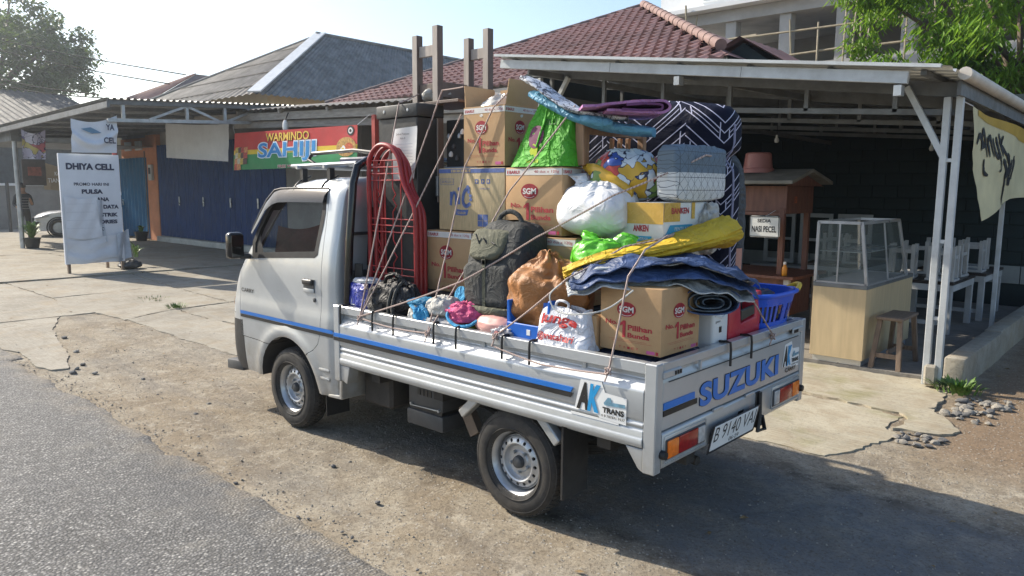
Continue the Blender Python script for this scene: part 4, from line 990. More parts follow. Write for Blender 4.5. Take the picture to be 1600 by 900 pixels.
# ---- running gear
for s in (1, -1): MB().box(-.0+.06, 3.9, s*.36, s*.44, .40, .52).build('chassis_rail', CHAS, tr)
for x in (.3, .95, 1.5, 2.1): MB().box(x, x+.08, -.75, .75, .50, .57).build('cross_member', CHAS, tr)
MB().tube([(AXR, -.66, RW), (AXR, .66, RW)], .045, 12).build('rear_axle', CHAS, tr)
MB().lathe([(0, -.13), (.07, -.12), (.125, -.05), (.125, .05), (.07, .12), (0, .13)], 18, Matrix.Translation((AXR, 0, RW))).build('differential', CHAS, tr)
for s in (1, -1):
    for k in range(3): MB().tube([(AXR-.52+.08*k, s*.48, .43-.03*k), (AXR-.25, s*.48, .37-.018*k), (AXR, s*.48, .345-.018*k), (AXR+.25, s*.48, .37-.018*k), (AXR+.52-.08*k, s*.48, .43-.03*k)], .014, 6).build('leaf_spring', CHAS, tr)
    MB().box(AXR-.36, AXR-.345, s*.62, s*.83, .20, .60, .002).build('mud_flap', M('mud_flap_rubber', (.014, .014, .015), .7, var=.3, vs=5, dirt=.25), tr)
    MB().box(AXF-.44, AXF-.43, s*.60, s*.79, .17, .50, .002).build('mud_flap', PLK, tr)
MB().tube([(3.2, .1, .32), (1.9, .1, .35), (1.5, .15, .38), (.9, .2, .42), (.1, .25, .36)], .026, 8).build('exhaust_pipe', CHAS, tr)
MB().box(2.0, 2.75, -.30, .30, .27, .55, .05, 2).build('gearbox_and_engine', CHAS, tr)
MB().box(1.25, 1.95, -.72, -.3, .28, .50, .05, 2).build('fuel_tank', CHAS, tr)
MB().box(2.10, 2.40, .32, .66, .30, .56, .02).build('intake_shroud', CHAS, tr)
MB().bar((1.36, .60, .30), (1.46, .60, .46), .05, .08, (1, 0, 0)).build('spring_hanger', M('rusty_hanger', (.16, .12, .09), .8, var=.3), tr)
bb = MB().box(1.60, 1.92, .42, .66, .385, .56, .008, 2).build('battery_box', PLG, tr)
MB().box(1.59, 1.93, .41, .67, .262, .362, .01, 2).build('battery_tray', PLG, bb)
MB().box(1.61, 1.91, .43, .655, .362, .386).build('battery_neck', PLK, bb)
mb = MB(); [mb.box(1.70+.035*i, 1.726+.035*i, .660, .664, .465, .505) for i in range(4)]; mb.build('embossed_marks', PLK, bb)
for x in (1.63, 1.89): MB().lathe([(0, .012), (.009, .012), (.011, 0)], 10, Matrix.Translation((x, .66, .395)) @ Matrix.Rotation(-math.pi/2, 4, 'X')).build('bolt', STEEL, bb)
MB().tube([(1.62, .664, .395), (1.90, .664, .385)], .004, 5).build('strap_rod', STEEL, bb)
# wheels
TYRE = M('dusty_tyre_rubber', (.030, .029, .028), .85, var=.4, vs=14, dirt=.55, bp=.15, bs=40); RIM = M('silver_steel_rim', (.50, .51, .52), .36, .55, var=.12, vs=14, dirt=.15)
def wheel(x, y, s, tag_, steer=0):
    """axis along y; s = +1 when the outer face looks to +y"""
    T = Matrix.Translation((x, y, RW)) @ Matrix.Rotation(steer, 4, 'Z') @ Matrix.Rotation(-math.pi/2*s, 4, 'X')     # local +z is outward
    w_ = .0825
    mb = MB(); R_ = RW
    prof = [(.172, .060), (.180, .072), (.200, .079), (.225, .0825), (.250, .080), (.268, .073), (.279, .064), (.287, .052), (R_, .040)]
    for zz in (.030, .026, .012, .008, -.008, -.012, -.026, -.030):
        prof.append((R_ if abs(abs(zz)-.0)*1 in (.030, .012, .008) and abs(zz) not in (.026,) else R_, zz))
    prof += [(R_, -.040), (.287, -.052), (.279, -.064), (.268, -.073), (.250, -.080), (.225, -.0825), (.200, -.079), (.180, -.072), (.172, -.060)]
    mb.lathe(prof, 72, T); wh = mb
    # tread blocks and grooves
    for k in range(60):
        a = 2*math.pi*k/60
        for z0, z1, off in ((.030, .058, 0), (.004, .026, .5), (-.024, -.002, 0), (-.058, -.030, .5)):
            aa = a+off*2*math.pi/60; da = 2*math.pi/60*.39
            r1 = R_+.006; P = []
            for rr in (R_-.010, r1):
                for zz in (z0, z1):
                    for t in (-da, da):
                        r_ = rr - (.008 if abs(zz) > .05 else 0); P.append(T @ V((r_*math.cos(aa+t), r_*math.sin(aa+t), zz)))
            wh.add(P, [(0, 1, 3, 2), (4, 6, 7, 5), (0, 4, 5, 1), (2, 3, 7, 6), (0, 2, 6, 4), (1, 5, 7, 3)])
    root = thing_part('wheel')
    WLs = wh.build('tyre', TYRE, root, 40)
    for rr in (.196, .262): MB().lathe([(rr-.003, .0775), (rr, .0835 if rr < .22 else .0785), (rr+.003, .0775)], 64, T).build('sidewall_ring', TYRE, WLs)
    mb = MB(); mb.lathe([(.176, .066), (.181, .070), (.183, .064), (.176, .056), (.168, .050), (.160, .020), (.150, -.02), (.150, -.07), (.140, -.07), (.142, -.02), (.150, .018), (.146, .022)], 64, T); rim = mb.build('rim', RIM, root, 40)
    disc_ = MB(); N = 16; seg = N*6
    # pressed disc with a ring of round holes
    prof2 = [(.150, .010), (.140, .012)]
    d_me = MB(); d_me.lathe([(.150, .004), (.146, .016), (.128, .034), (.105, .040), (.098, .036), (.092, .020), (.085, .012), (.060, .012), (.052, .020), (.030, .022), (0, .022), (0, .010), (.085, .002), (.098, .018), (.105, .030), (.126, .026), (.140, .006), (.146, -.004)], 64, T, True)
    dm = d_me.mesh('disc', 0); cuts = []
    cm = MB()
    for k in range(N):
        a = 2*math.pi*k/N; cm.lathe([(0, -.1), (.0098, -.1), (.0098, .1), (0, .1)], 14, T @ Matrix.Translation((.121*math.cos(a), .121*math.sin(a), 0)))
    dm = boolean(dm, [cm.mesh('cut', 0)])
    link_mesh('wheel_disc', smooth_me(dm, 35), RIM, root)
    MB().lathe([(0, -.05), (.146, -.05), (.146, -.045), (0, -.045)], 32, T).build('brake_drum', CHAS, root)
    hb = MB().lathe([(0, .050), (.022, .050), (.030, .046), (.034, .034), (.036, .020)], 24, T).build('hub_cap', PLG, root)
    for k in range(5):
        a = 2*math.pi*k/5+.3; MB().lathe([(0, .036), (.007, .036), (.0095, .030), (.0095, .010)], 6, T @ Matrix.Translation((.058*math.cos(a), .058*math.sin(a), 0))).build('wheel_nut', STEEL, root)
    return root
def thing_part(name):
    o = bpy.data.objects.new(name, None); col.objects.link(o); o.parent = tr; WL[o.name] = WL[tr.name].copy(); return o
wheel(AXR, .73, 1, 0); wheel(AXF, .73, 1, 0)
wheel(AXR, -.73, -1, 0); wheel(AXF, -.73, -1, 0)
# ------------------------------------------------------------------ the load on the truck
def spl(pts, n):
    """Catmull-Rom resample of tuples of any length"""
    out = []; m = len(pts)-1
    for i in range(n):
        t = i/(n-1)*m; k = min(int(t), m-1); f = t-k
        p0, p1, p2, p3 = pts[max(0, k-1)], pts[k], pts[k+1], pts[min(m, k+2)]
        out.append(tuple(.5*(2*b+(c-a)*f+(2*a-5*b+4*c-d_)*f*f+(3*b-a-3*c+d_)*f**3) for a, b, c, d_ in zip(p0, p1, p2, p3)))
    return out
def ridged(p, o=3):
    v_ = 0; a = 1; q = V(p)
    for _ in range(o): v_ += a*(1-2*abs(noise.noise(q))); a *= .5; q = q*2.1
    return v_
def loft_fn(path, n, wr, seed, e=2.4, fx=6, fa=2.2, side=None, phase=0):
    """path rows: x, y, z, half width, half height. returns fn(a along, b round)"""
    S = spl(path, n)
    def fn(a, b):
        t = a*(n-1); k = min(int(t), n-2); f = t-k
        r_ = [p+(q-p)*f for p, q in zip(S[k], S[k+1])]; c = V(r_[:3])
        tg_ = (V(S[min(n-1, k+1)][:3])-V(S[max(0, k-1)][:3])).normalized()
        sd = V(side) if side else tg_.cross(V((0, 0, 1)))
        sd = sd.normalized() if sd.length > 1e-4 else V((1, 0, 0)); up = sd.cross(tg_).normalized()
        an = 2*math.pi*b+phase; cs, sn = math.cos(an), math.sin(an)
        x = math.copysign(abs(cs)**(2/e), cs); y = math.copysign(abs(sn)**(2/e), sn)
        k_ = wr*(ridged((a*fx+seed, cs*fa+seed*2, sn*fa)) - .2)
        return c + sd*(x*(r_[3]+k_)) + up*(y*(r_[4]+k_))
    return fn
def loft(path, n=40, m=28, wr=.01, seed=0, e=2.4, fx=6, fa=2.2, caps=True, side=None, mb=None):
    fn = loft_fn(path, 40, wr, seed, e, fx, fa, side); mb = mb or MB()
    g = mb.grid(fn, n, m, False, True)
    if caps:
        for row, r_ in ((g[0], path[0]), (g[-1], path[-1])):
            c = mb.bm.verts.new(sum((v_.co for v_ in row), V())/len(row))
            for j in range(m): mb._f((row[j], row[(j+1) % m], c))
    return mb
def bag_mesh(c, d3, seed=0, wr=.02, e=2.6, neck=0, sag=.1, nu=44, nv=30, yaw_=0, lump=.06, fr=3.2, top=None):
    """stuffed bag: rounded box, flat base on z=c.z, pinched towards the top by neck (0..1), creased"""
    mb = MB(); dx, dy, dz = d3; cy_, sy_ = math.cos(yaw_), math.sin(yaw_)
    def fn(a, b):
        th = 2*math.pi*a; ph = math.pi*(b*.98+.01)
        ct, st = math.cos(th), math.sin(th); sp_, cp_ = math.sin(ph), math.cos(ph)
        q = lambda v_, ee: math.copysign(abs(v_)**(2/ee), v_)
        z = -q(cp_, e); rr = abs(sp_)**(2/e)
        k = 1 - neck*max(0, z)**1.6; k *= 1 + sag*max(0, -z)*.8
        x, y = q(ct, e)*rr*k, q(st, e)*rr*k
        p = V((x, y, z)); n_ = 1 + lump*noise.noise(p*1.7+V((seed*5.3, 0, 0)))*2
        w_ = wr*(ridged((x*fr*.6+seed, y*fr*.6, z*fr*(.4 if neck else .6)), 2)-.3)
        if neck: w_ += wr*.45*math.sin(th*11+seed+3*noise.noise(p*2))*max(0, z+.1)
        X_, Y_, Z_ = x*n_*dx/2, y*n_*dy/2, (z*n_)*dz/2
        r0 = V((X_, Y_, 0)); r0 = r0.normalized()*w_ if r0.length > 1e-6 else V()
        X_, Y_ = X_+r0.x, Y_+r0.y; Z_ += w_*.5
        Z_ = max(Z_, -dz/2+.002*noise.noise(p*6))
        if top: X_, Y_, Z_ = top(X_, Y_, Z_, x, y, z)
        return V((c[0]+X_*cy_-Y_*sy_, c[1]+X_*sy_+Y_*cy_, c[2]+dz/2+Z_))
    mb.grid(fn, nu, nv, True, False)
    return mb
def creases(m, k=.45, scale=9):
    """soft fold lines laid over the fine weave"""
    n, l = m.node_tree.nodes, m.node_tree.links; b = n['Principled BSDF']; prev = b.inputs['Normal'].links[0].from_socket if b.inputs['Normal'].links else None
    v = texco(n, l, 'Object'); f = nz(n, l, v, scale, 3, .5, 1.2); f2 = mth(n, l, 'ABSOLUTE', mth(n, l, 'SUBTRACT', f, .5)); f3 = ramp(n, l, f2, [(0, 1), (.10, .25), (.3, 0)])
    bump(n, l, b, f3, k, .03, prev)
def fabric(name, c, rough=.85, weave=350, var=.18, vs_=6, bp=.25, sheen=0, dirt=0, coarse=0):
    m = M(name, c, rough, 0, var, vs_, bp, weave, dirt=dirt); b = m.node_tree.nodes['Principled BSDF']
    if sheen: b.inputs['Sheen Weight'].default_value = sheen
    creases(m, coarse or .45)
    return m
def plastic_film(name, c, alpha=1, trans=.25, rough=.35, var=.06):
    m, n, l, b = newmat(name); v = texco(n, l, 'Object')
    l.new(ramp(n, l, nz(n, l, v, 9, 5), [(.3, tuple(x*(1-var) for x in c)), (.7, c)]), b.inputs['Base Color'])
    b.inputs['Roughness'].default_value = rough; b.inputs['Alpha'].default_value = alpha
    b.inputs['Subsurface Weight'].default_value = trans; b.inputs['Subsurface Radius'].default_value = (.05, .05, .05); b.inputs['Subsurface Scale'].default_value = .4
    bump(n, l, b, nz(n, l, v, 30, 2, .5, 1.0), .12, .006); creases(m, .22, 6)
    return m
def mat_card():
    m, n, l, b = newmat('tan_cardboard'); v = texco(n, l, 'World')
    c = ramp(n, l, nz(n, l, v, 4, 6, .6), [(.3, (.45, .275, .135)), (.7, (.55, .35, .18))])
    c = mix(n, l, ramp(n, l, nz(n, l, v, 17, 6, .7), [(.55, 0), (.8, .35)]), c, (.33, .20, .10))
    l.new(c, b.inputs['Base Color']); b.inputs['Roughness'].default_value = .8
    h = bump(n, l, None, nz(n, l, v, 3.5, 3), .25, .03)
    bump(n, l, b, nz(n, l, texco(n, l, 'World', (140, 140, 2)), 1, 2), .08, .004, h)
    return m
CARD = mat_card(); CRED = M('carton_red_ink', (.42, .035, .045), .75, var=.25, vs=40); CWH = M('carton_white_ink', (.72, .70, .66), .75, var=.06, vs=15); CBL = M('carton_blue_ink', (.10, .15, .35), .75, var=.25, vs=30)
Zu = (0, 0, 1)
def on_face(o, u, w_, h_):
    """maps face fractions to points of a carton face; o = lower left corner seen from outside"""
    o, u = V(o), V(u); nn = u.cross(V(Zu))
    return lambda x, y, off=.0015: o + u*(x*w_) + V(Zu)*(y*h_) + nn*off
def rect(P, x0, x1, y0, y1, m, parent, off=.0012, name='printed_band'):
    mb = MB(); mb.poly([P(x0, y0, off), P(x1, y0, off), P(x1, y1, off), P(x0, y1, off)]); return mb.build(name, m, parent)
def ell(P, cx, cy, rx, ry, m, parent, off, n=28):
    mb = MB(); mb.poly([P(cx+rx*math.cos(2*math.pi*i/n), cy+ry*math.sin(2*math.pi*i/n), off) for i in range(n)]); return mb.build('printed_oval', m, parent)
def tx(P, s, x0, x1, y0, y1, m, parent, bold=.02, off=.0022, w_=1, h_=1, shear=0):
    o = P(x0, y0, off); u = (P(x1, y0, off)-o); v_ = P(x0, y1, off)-o
    return text(s, u.length, v_.length, o, u, v_, m, parent, bold, shear, 0)
def milk_face(o, u, w_, h_, parent, strip=True, full=True, xs=1.0):
    P = on_face(o, u, w_, h_)
    if strip:
        rect(P, .004, .996, .885, .978, CWH, parent); tx(P, 'BARU!', .07, .26, .905, .955, CRED, parent, .03); rect(P, .03, .05, .905, .955, CRED, parent, .002); tx(P, '40 dus x 120g', .52, .95, .905, .955, CRED, parent, 0)
    ell(P, .44, .645, .155*xs, .115, CRED, parent, .0014); ell(P, .44, .645, .148*xs, .106, M('carton_red_dark', (.30, .02, .03), .75, var=.2, vs=40), parent, .0017)
    tx(P, 'SGM', .44-.118*xs, .44+.118*xs, .602, .692, CWH, parent, .03, .0023)
    mb = MB(); mb.tube([P(.44+.10*xs*math.cos(t), .60+.05*math.sin(t), .0018) for t in [math.pi*(1.15+.7*i/8) for i in range(9)]], .0016, 4); mb.build('printed_smile', CWH, parent)
    tx(P, 'No.', .10, .30, .40, .47, CRED, parent, .03); mb = MB(); mb.poly([P(x, y, .0022) for x, y in ((.385, .22), (.435, .22), (.435, .475), (.395, .475), (.335, .425), (.335, .385), (.385, .415))]); mb.build('lettering', CRED, parent)
    tx(P, 'Pilihan', .47, .86, .335, .42, CRED, parent, .028); tx(P, 'Bunda', .47, .82, .225, .30, CRED, parent, .028)
    if full:
        rect(P, .16, .78, .178, .181, CRED, parent); rect(P, .2, .86, .155, .158, CRED, parent)
        for i in range(5): tx(P, 'TYIEYI'[i], .33+.07*i, .37+.07*i, .05, .085, CRED, parent, 0)
        rect(P, .78, .91, .02, .07, M('carton_pink_ink', (.55, .12, .28), .75, var=.2), parent); rect(P, .925, .965, .02, .07, CRED, parent)
GMILK = 'milk cartons of the load'
def carton(label, x0, x1, y0, y1, z0, z1, print_left=True, print_rear=True, strip=True, name='cardboard_box', group=GMILK, open_top=False):
    t = thing(name, label, 'box', ((x0+x1)/2, (y0+y1)/2, z0), group)
    if open_top:
        th = .005; mb = MB(); mb.box(x0, x1, y1-th, y1, z0, z1); b0 = mb.build('wall_panel', CARD, t)
        for (a, b, c, d_) in ((x0, x1, y0, y0+th), (x0, x0+th, y0+th+.001, y1-th-.001), (x1-th, x1, y0+th+.001, y1-th-.001)): MB().box(a, b, c, d_, z0, z1).build('wall_panel', CARD, t)
        MB().box(x0+.006, x1-.006, y0+.006, y1-.006, z0, z0+.006).build('base_panel', CARD, t)
    else:
        mb = MB(); mb.box(x0, x1, y0, y1, z0, z1, .004, 2)
        b0 = mb.build('body', CARD, t)
        MB().box(x0+.01, x1-.01, (y0+y1)/2-.03, (y0+y1)/2+.03, z1+.0005, z1+.002).build('tape', M('brown_tape', (.45, .30, .13), .3, var=.1), t)
    if print_left: milk_face((x1, y1, z0), (-1, 0, 0), x1-x0, z1-z0, t, strip)
    if print_rear: milk_face((x0, y1, z0), (0, -1, 0), y1-y0, z1-z0, t, strip)
    return t
# cartons, bottom row to top
carton('milk carton with a white strip, bottom row beside the red bed frame', 1.59, 2.0, .10, .42, 1.095, 1.485)
carton('milk carton of the bottom row, mostly hidden behind the backpack', 1.20, 1.585, .08, .415, 1.095, 1.482)
carton('milk carton right of the backpack, under the white plastic bag', .785, 1.195, .10, .42, 1.095, 1.484)
carton('milk carton in the middle of the wall, right of the blue-printed carton', .885, 1.305, .10, .42, 1.492, 1.872)
oc = carton('opened milk carton with raised flaps at the top of the load', 1.315, 1.655, .12, .42, 1.885, 2.235, open_top=True)
carton('large milk carton standing on the bed rail at the tailgate corner', .070, .412, .345, .700, .985, 1.300, strip=False)
def flap(p0, p1, up, h_, parent, m=CARD):
    p0, p1, up = V(p0), V(p1), V(up).normalized(); t_ = (p1-p0).normalized(); n_ = t_.cross(up)*.0025
    mb = MB(); A = [p0, p1, p1+up*h_-t_*.012, p0+up*h_+t_*.012]
    mb.add([a-n_ for a in A]+[a+n_ for a in A], [(0, 1, 2, 3), (7, 6, 5, 4), (0, 4, 5, 1), (1, 5, 6, 2), (2, 6, 7, 3), (3, 7, 4, 0)]); mb.build('flap', m, parent, 0)
flap((1.652, .415, 2.236), (1.318, .415, 2.236), (0, -.25, -1), .10, oc)
flap((1.652, .125, 2.236), (1.652, .41, 2.236), (.15, 0, 1), .135, oc)
flap((1.318, .41, 2.236), (1.318, .125, 2.236), (-.1, 0, 1), .145, oc)
flap((1.32, .125, 2.236), (1.65, .125, 2.236), (0, -.1, 1), .13, oc)
mb = bag_mesh((1.485, .27, 2.06), (.30, .26, .25), 3, .02, 2.2, .5, 0, 30, 20); tag(mb.build('plastic_bundle', plastic_film('clear_wrap', (.62, .60, .55), 1, .1), smooth=60), 'crumpled pale plastic wrap filling the opened carton', 'plastic wrap')
# wipes carton with blue print
nb = thing('cardboard_box', 'straw-coloured carton with blue lettering, left end of the middle row', 'box', (1.6, .26, 1.49))
STRAW = M('straw_cardboard', (.55, .42, .235), .75, var=.2, vs=30, stretch=(6, 6, .5), bp=.25, bs=40)
MB().box(1.312, 1.885, .08, .42, 1.492, 1.876, .006, 2).build('body', STRAW, nb)
P = on_face((1.885, .42, 1.492), (-1, 0, 0), .573, .384)
rect(P, .005, .995, .92, .985, CBL, nb); rect(P, .20, .50, .93, .975, STRAW, nb, .002); tx(P, '1 2 3 4 5', .22, .48, .935, .97, CBL, nb, 0, .003)
def stroke(pts, r_, m, parent, off=.002, name='lettering'):
    mb = MB(); q = spl([tuple(p)+(0,) for p in pts], max(8, len(pts)*6)); L = [P(a, b, off) for a, b, *_ in q]
    for i in range(len(L)-1):
        t_ = (L[i+1]-L[i]); nrm_ = V((0, 1, 0)); s_ = t_.cross(nrm_).normalized()*r_
        mb._f([mb.bm.verts.new(v_) for v_ in (L[i]-s_, L[i+1]-s_, L[i+1]+s_, L[i]+s_)])
    return mb.build(name, m, parent)
stroke([(.195, .40), (.20, .50), (.20, .62)], .010, CBL, nb); stroke([(.205, .50), (.225, .59), (.255, .61), (.275, .55), (.28, .40)], .010, CBL, nb, .0024)
stroke([(.325, .42), (.322, .58)], .011, CBL, nb); ell(P, .325, .665, .022, .03, CBL, nb, .002)
stroke([(.50, .44), (.43, .39), (.385, .47), (.40, .60), (.45, .67), (.49, .66)], .012, CBL, nb)
for a, b in ((.475, .62), (.50, .56), (.505, .50), (.46, .70)): ell(P, a, b, .022, .028, CBL, nb, .0025)
mb = MB(); mb.poly([P(*p, .002) for p in ((.27, .25), (.36, .24), (.45, .25), (.47, .34), (.37, .33), (.28, .345))]); mb.build('printed_ribbon', CBL, nb); tx(P, 'tissue', .30, .43, .265, .315, STRAW, nb, .01, .003)
rect(P, .61, .76, .08, .27, CBL, nb); rect(P, .615, .755, .168, .174, STRAW, nb, .002); rect(P, .683, .688, .085, .265, STRAW, nb, .002)
for a in (.57, .66, .74): rect(P, a, a+.05, .75, .82, CBL, nb); ell(P, a+.025, .785, .014, .02, STRAW, nb, .002)
tx(P, 'UPRIGHT', .64, .79, .66, .685, CBL, nb, 0); tx(P, '20 PCS X 1', .05, .22, .76, .80, CBL, nb, 0)
for r_ in ((.03, .24, .73, .735), (.03, .24, .825, .83), (.03, .035, .735, .825), (.235, .24, .735, .825)): rect(P, *r_, CBL, nb)
P2 = on_face((1.312, .42, 1.492), (0, -1, 0), .34, .384); rect(P2, .005, .995, .92, .985, CBL, nb)
# thermos / paint carton with yellow tape
ak_ = thing('cardboard_box', 'white carton with blue ribbon print and wide yellow tape, by the mattress', 'box', (.42, .1, 1.40))
WBOX = M('white_carton', (.70, .70, .67), .7, var=.06, vs=12, dirt=.1); YTAPE = M('yellow_packing_tape', (.62, .38, .08), .25, var=.15, vs=14)
MB().box(.29, .62, -.10, .345, 1.40, 1.685, .005, 2).build('body', WBOX, ak_)
P = on_face((.62, .345, 1.40), (-1, 0, 0), .33, .285); rect(P, 0, 1.0, .62, 1.0, YTAPE, ak_, .002); tx(P, 'ANKEN', .46, .74, .48, .60, CRED, ak_, .04); rect(P, .30, .80, .30, .40, M('ribbon_cyan', (.03, .30, .50), .5, var=.1), ak_); tx(P, 'LEM VERNA', .46, .74, .325, .375, CWH, ak_, 0, .003)
P = on_face((.29, .345, 1.40), (0, -1, 0), .445, .285); rect(P, 0, .36, .66, 1.0, YTAPE, ak_, .002); tx(P, 'BANKEN', .16, .56, .80, .91, CRED, ak_, .03, .003)
mb = MB(); mb.poly([P(*p, .002) for p in ((.04, .42), (.14, .60), (.66, .60), (.60, .45))]); mb.build('printed_ribbon', MATS['ribbon_cyan'], ak_); tx(P, 'PENTILASI', .24, .56, .50, .56, CWH, ak_, 0, .003)
rect(P, .26, .50, .02, .16, PK, ak_); rect(P, .62, .70, .7, 1.0, YTAPE, ak_, .003)
mb = bag_mesh((.30, -.10, 1.40), (.12, .16, .27), 4, .02, 3, .2); tag(mb.build('plastic_bag', plastic_film('clear_bag', (.52, .50, .46), .9, .1), smooth=60), 'crumpled clear plastic bag at the end of the yellow-taped carton', 'bag')

# black cabinet, papers, upturned wooden stand, glass-fronted cupboard
BLKW = M('scuffed_black_lacquer', (.022, .024, .025), .5, var=.5, vs=7, dirt=.18, bp=.2, bs=18)
cb = thing('black_cabinet', 'tall scuffed black wooden cabinet behind the red bed frame', 'cabinet', (2.2, .2, .63))
MB().box(2.005, 2.395, .285, .495, .63, 2.20, .004).build('carcass', BLKW, cb); MB().box(1.99, 2.405, .275, .508, 2.202, 2.285, .008, 2).build('top', BLKW, cb)
for z in (.9, 1.35, 1.8): MB().box(1.998, 2.004, .30, .48, z, z+.012).build('panel_bead', BLKW, cb)
MB().box(1.985, 2.004, .30, .345, 1.70, 1.83, .004).build('metal_hinge', STEEL, cb)
for x in (2.08, 2.32): MB().lathe([(0, .004), (.009, .003), (.011, 0)], 12, Matrix.Translation((x, .508, 2.245)) @ Matrix.Rotation(-math.pi/2, 4, 'X')).build('bolt', STEEL, cb)
PAPER = M('notice_paper', (.66, .66, .65), .8, var=.05, vs=10)
np2 = thing('paper_notice', 'white printed notice taped to the side of the black cabinet', 'paper', (2.12, .502, 1.8))
mb = MB(); mb.grid(lambda a, b: V((2.235-.235*a+.01*b, .502+.006*math.sin(5*a+3*b)+.012*(a*b)**3, 2.13-.33*b+.012*a)), 10, 10); mb.build('sheet', PAPER, np2)
text('Jadwal Pelajaran', .13, .018, (2.19, .513, 2.085), (-1, 0, 0), Zu, PK, np2); text('Kelas III', .05, .012, (2.15, .513, 2.063), (-1, 0, 0), Zu, PK, np2)
for i in range(9): MB().box(2.03, 2.20, .5125, .513, 2.03-.02*i, 2.033-.02*i).build('printed_line', M('print_grey', (.40, .42, .46), .8), np2)
gc = thing('glass_cupboard', 'black cupboard with glass doors and small things inside, left of the opened carton', 'cupboard', (1.9, .0, .63))
MB().box(1.70, 1.985, .04, .262, .63, 2.19, .004).build('carcass', BLKW, gc)
MB().box(1.692, 1.699, .05, .25, 1.56, 1.89).build('lower_notice', M('bluish_paper', (.36, .42, .52), .8, var=.08), gc)
for i in range(6): MB().box(1.688, 1.6915, .08, .22, 1.62+.035*i, 1.624+.035*i).build('printed_line', MATS['print_grey'], gc)
MB().box(1.69, 1.985, .263, .272, 1.56, 1.89).build('side_notice', MATS['bluish_paper'], gc)
rgx = random.Random(9)
for i in range(16):
    z = rgx.choice((1.93, 2.0, 2.06)); y = rgx.uniform(.06, .24); s_ = rgx.uniform(.008, .018)
    MB().lathe([(0, 0), (s_, .004), (s_*1.1, s_), (s_*.5, s_*1.7), (0, s_*2)], 10, Matrix.Translation((1.690, y, z))).build('trinket', rgx.choice((PLG, STEEL, CRED, PLG)), gc)
for i in range(10): MB().lathe([(0, 0), (.014, .004), (.016, .02), (.008, .035), (0, .04)], 10, Matrix.Translation((1.72+.026*i+rgx.uniform(-.01, .01), .266, 1.92+rgx.random()*.2))).build('trinket', (PW, STEEL, PLG, PLG)[i % 4], gc)
MB().box(1.688, 1.692, .09, .2, 2.12, 2.135).build('pink_tag', M('pink_label', (.50, .10, .18), .6), gc)
BRW = M('brown_painted_wood', (.145, .105, .085), .6, var=.25, vs=4, bp=.2, bs=30, stretch=(6, 6, 1), dirt=.2); BRL = M('pale_worn_brown_wood', (.40, .345, .30), .6, var=.15, vs=5, stretch=(6, 6, 1))
ws = thing('upturned_wooden_stand', 'brown wooden stand lying upside down on the cabinet with its legs in the air', 'stand', (2.0, .2, 2.29))
def leg(x, y, z0, z1, w_=.05):
    o = MB().box(x-w_/2, x+w_/2, y-w_/2, y+w_/2, z0, z1, .003).build('leg', BRW, ws); MB().box(x-w_/2+.002, x+w_/2-.002, y+w_/2+.0005, y+w_/2+.002, z0, z1-.002).build('worn_face', BRL, ws); return o
leg(2.22, .30, 2.29, 2.745); leg(2.02, .30, 1.66, 2.785); leg(2.02, .02, 2.29, 2.745); leg(1.84, .02, 2.2, 2.785)
MB().box(2.046, 2.194, .29, .312, 2.60, 2.672, .003).build('stretcher', BRL, ws); MB().box(1.866, 1.994, .01, .032, 2.60, 2.67, .003).build('stretcher', BRL, ws)
MB().box(2.046, 2.194, .29, .31, 2.36, 2.43, .003).build('apron', BRW, ws); MB().box(1.866, 1.994, .01, .03, 2.34, 2.43, .003).build('apron', BRW, ws)
MB().box(2.01, 2.03, .046, .274, 2.34, 2.44, .003).build('apron', BRW, ws); MB().box(1.80, 2.24, -.01, .33, 2.292, 2.312, .003).build('board', BRW, ws)
mb = bag_mesh((2.12, .22, 2.313), (.20, .20, .11), 7, .012, 2.2, .5); tag(mb.build('rag_bundle', fabric('grey_rag', (.45, .44, .41)), smooth=60), 'pale rag bundle on top of the black cabinet between the brown legs', 'rag')

# red tubular bed frame halves, stood on end and nested
REDM = M('red_enamel_tube', (.33, .022, .025), .35, var=.2, vs=9, dirt=.12); REDW = M('red_wire', (.40, .03, .03), .4, var=.2)
rb = thing('red_bed_frame', 'nested red tubular steel bed ends standing behind the black rucksack', 'bed frame', (2.1, .60, .98))
for k, (dx, dy, dz_) in enumerate(((0, 0, 0), (-.035, -.035, -.012), (-.07, -.07, -.03))):
    pts = [(2.345, .97), (2.345, 1.4), (2.345, 1.86), (2.325, 1.955), (2.255, 2.015), (2.18, 2.025), (2.10, 2.0), (2.035, 1.93), (2.01, 1.84), (1.985, 1.77), (1.915, 1.67), (1.885, 1.60), (1.878, 1.4), (1.878, .97)]
    S = spl([(x+dx*(.6 if x > 2.1 else .0), .62+dy, z+dz_) for x, z in pts], 60)
    MB().tube(S, .0155, 10).build('frame_tube', REDM, rb)
    if k: continue
    for z0 in (1.155, 1.47, 1.80):
        for i in range(3 if z0 < 1.8 else 4):
            z = z0+.042*i; x1 = 1.89 if z < 1.6 else 2.03
            MB().tube([(2.335, .615, z), (x1, .615, z)], .0042, 6).build('cross_wire', REDW, rb)
    for j, x in enumerate((2.27, 2.19, 2.11, 2.03)):
        zt_ = 1.93 if x > 2.1 else 1.78
        if j % 2: pts2 = [(x, .612, 1.0), (x, .612, zt_)]
        else:
            pts2 = [(x, .612, 1.0)]
            for zc_ in (1.33, 1.66): pts2 += [(x, .612, zc_-.06), (x-.035, .612, zc_-.02), (x+.0, .612, zc_+.02), (x-.03, .612, zc_+.05), (x, .612, zc_+.09)]
            pts2.append((x, .612, zt_))
        MB().tube(pts2, .004, 6).build('upright_wire', REDW, rb)

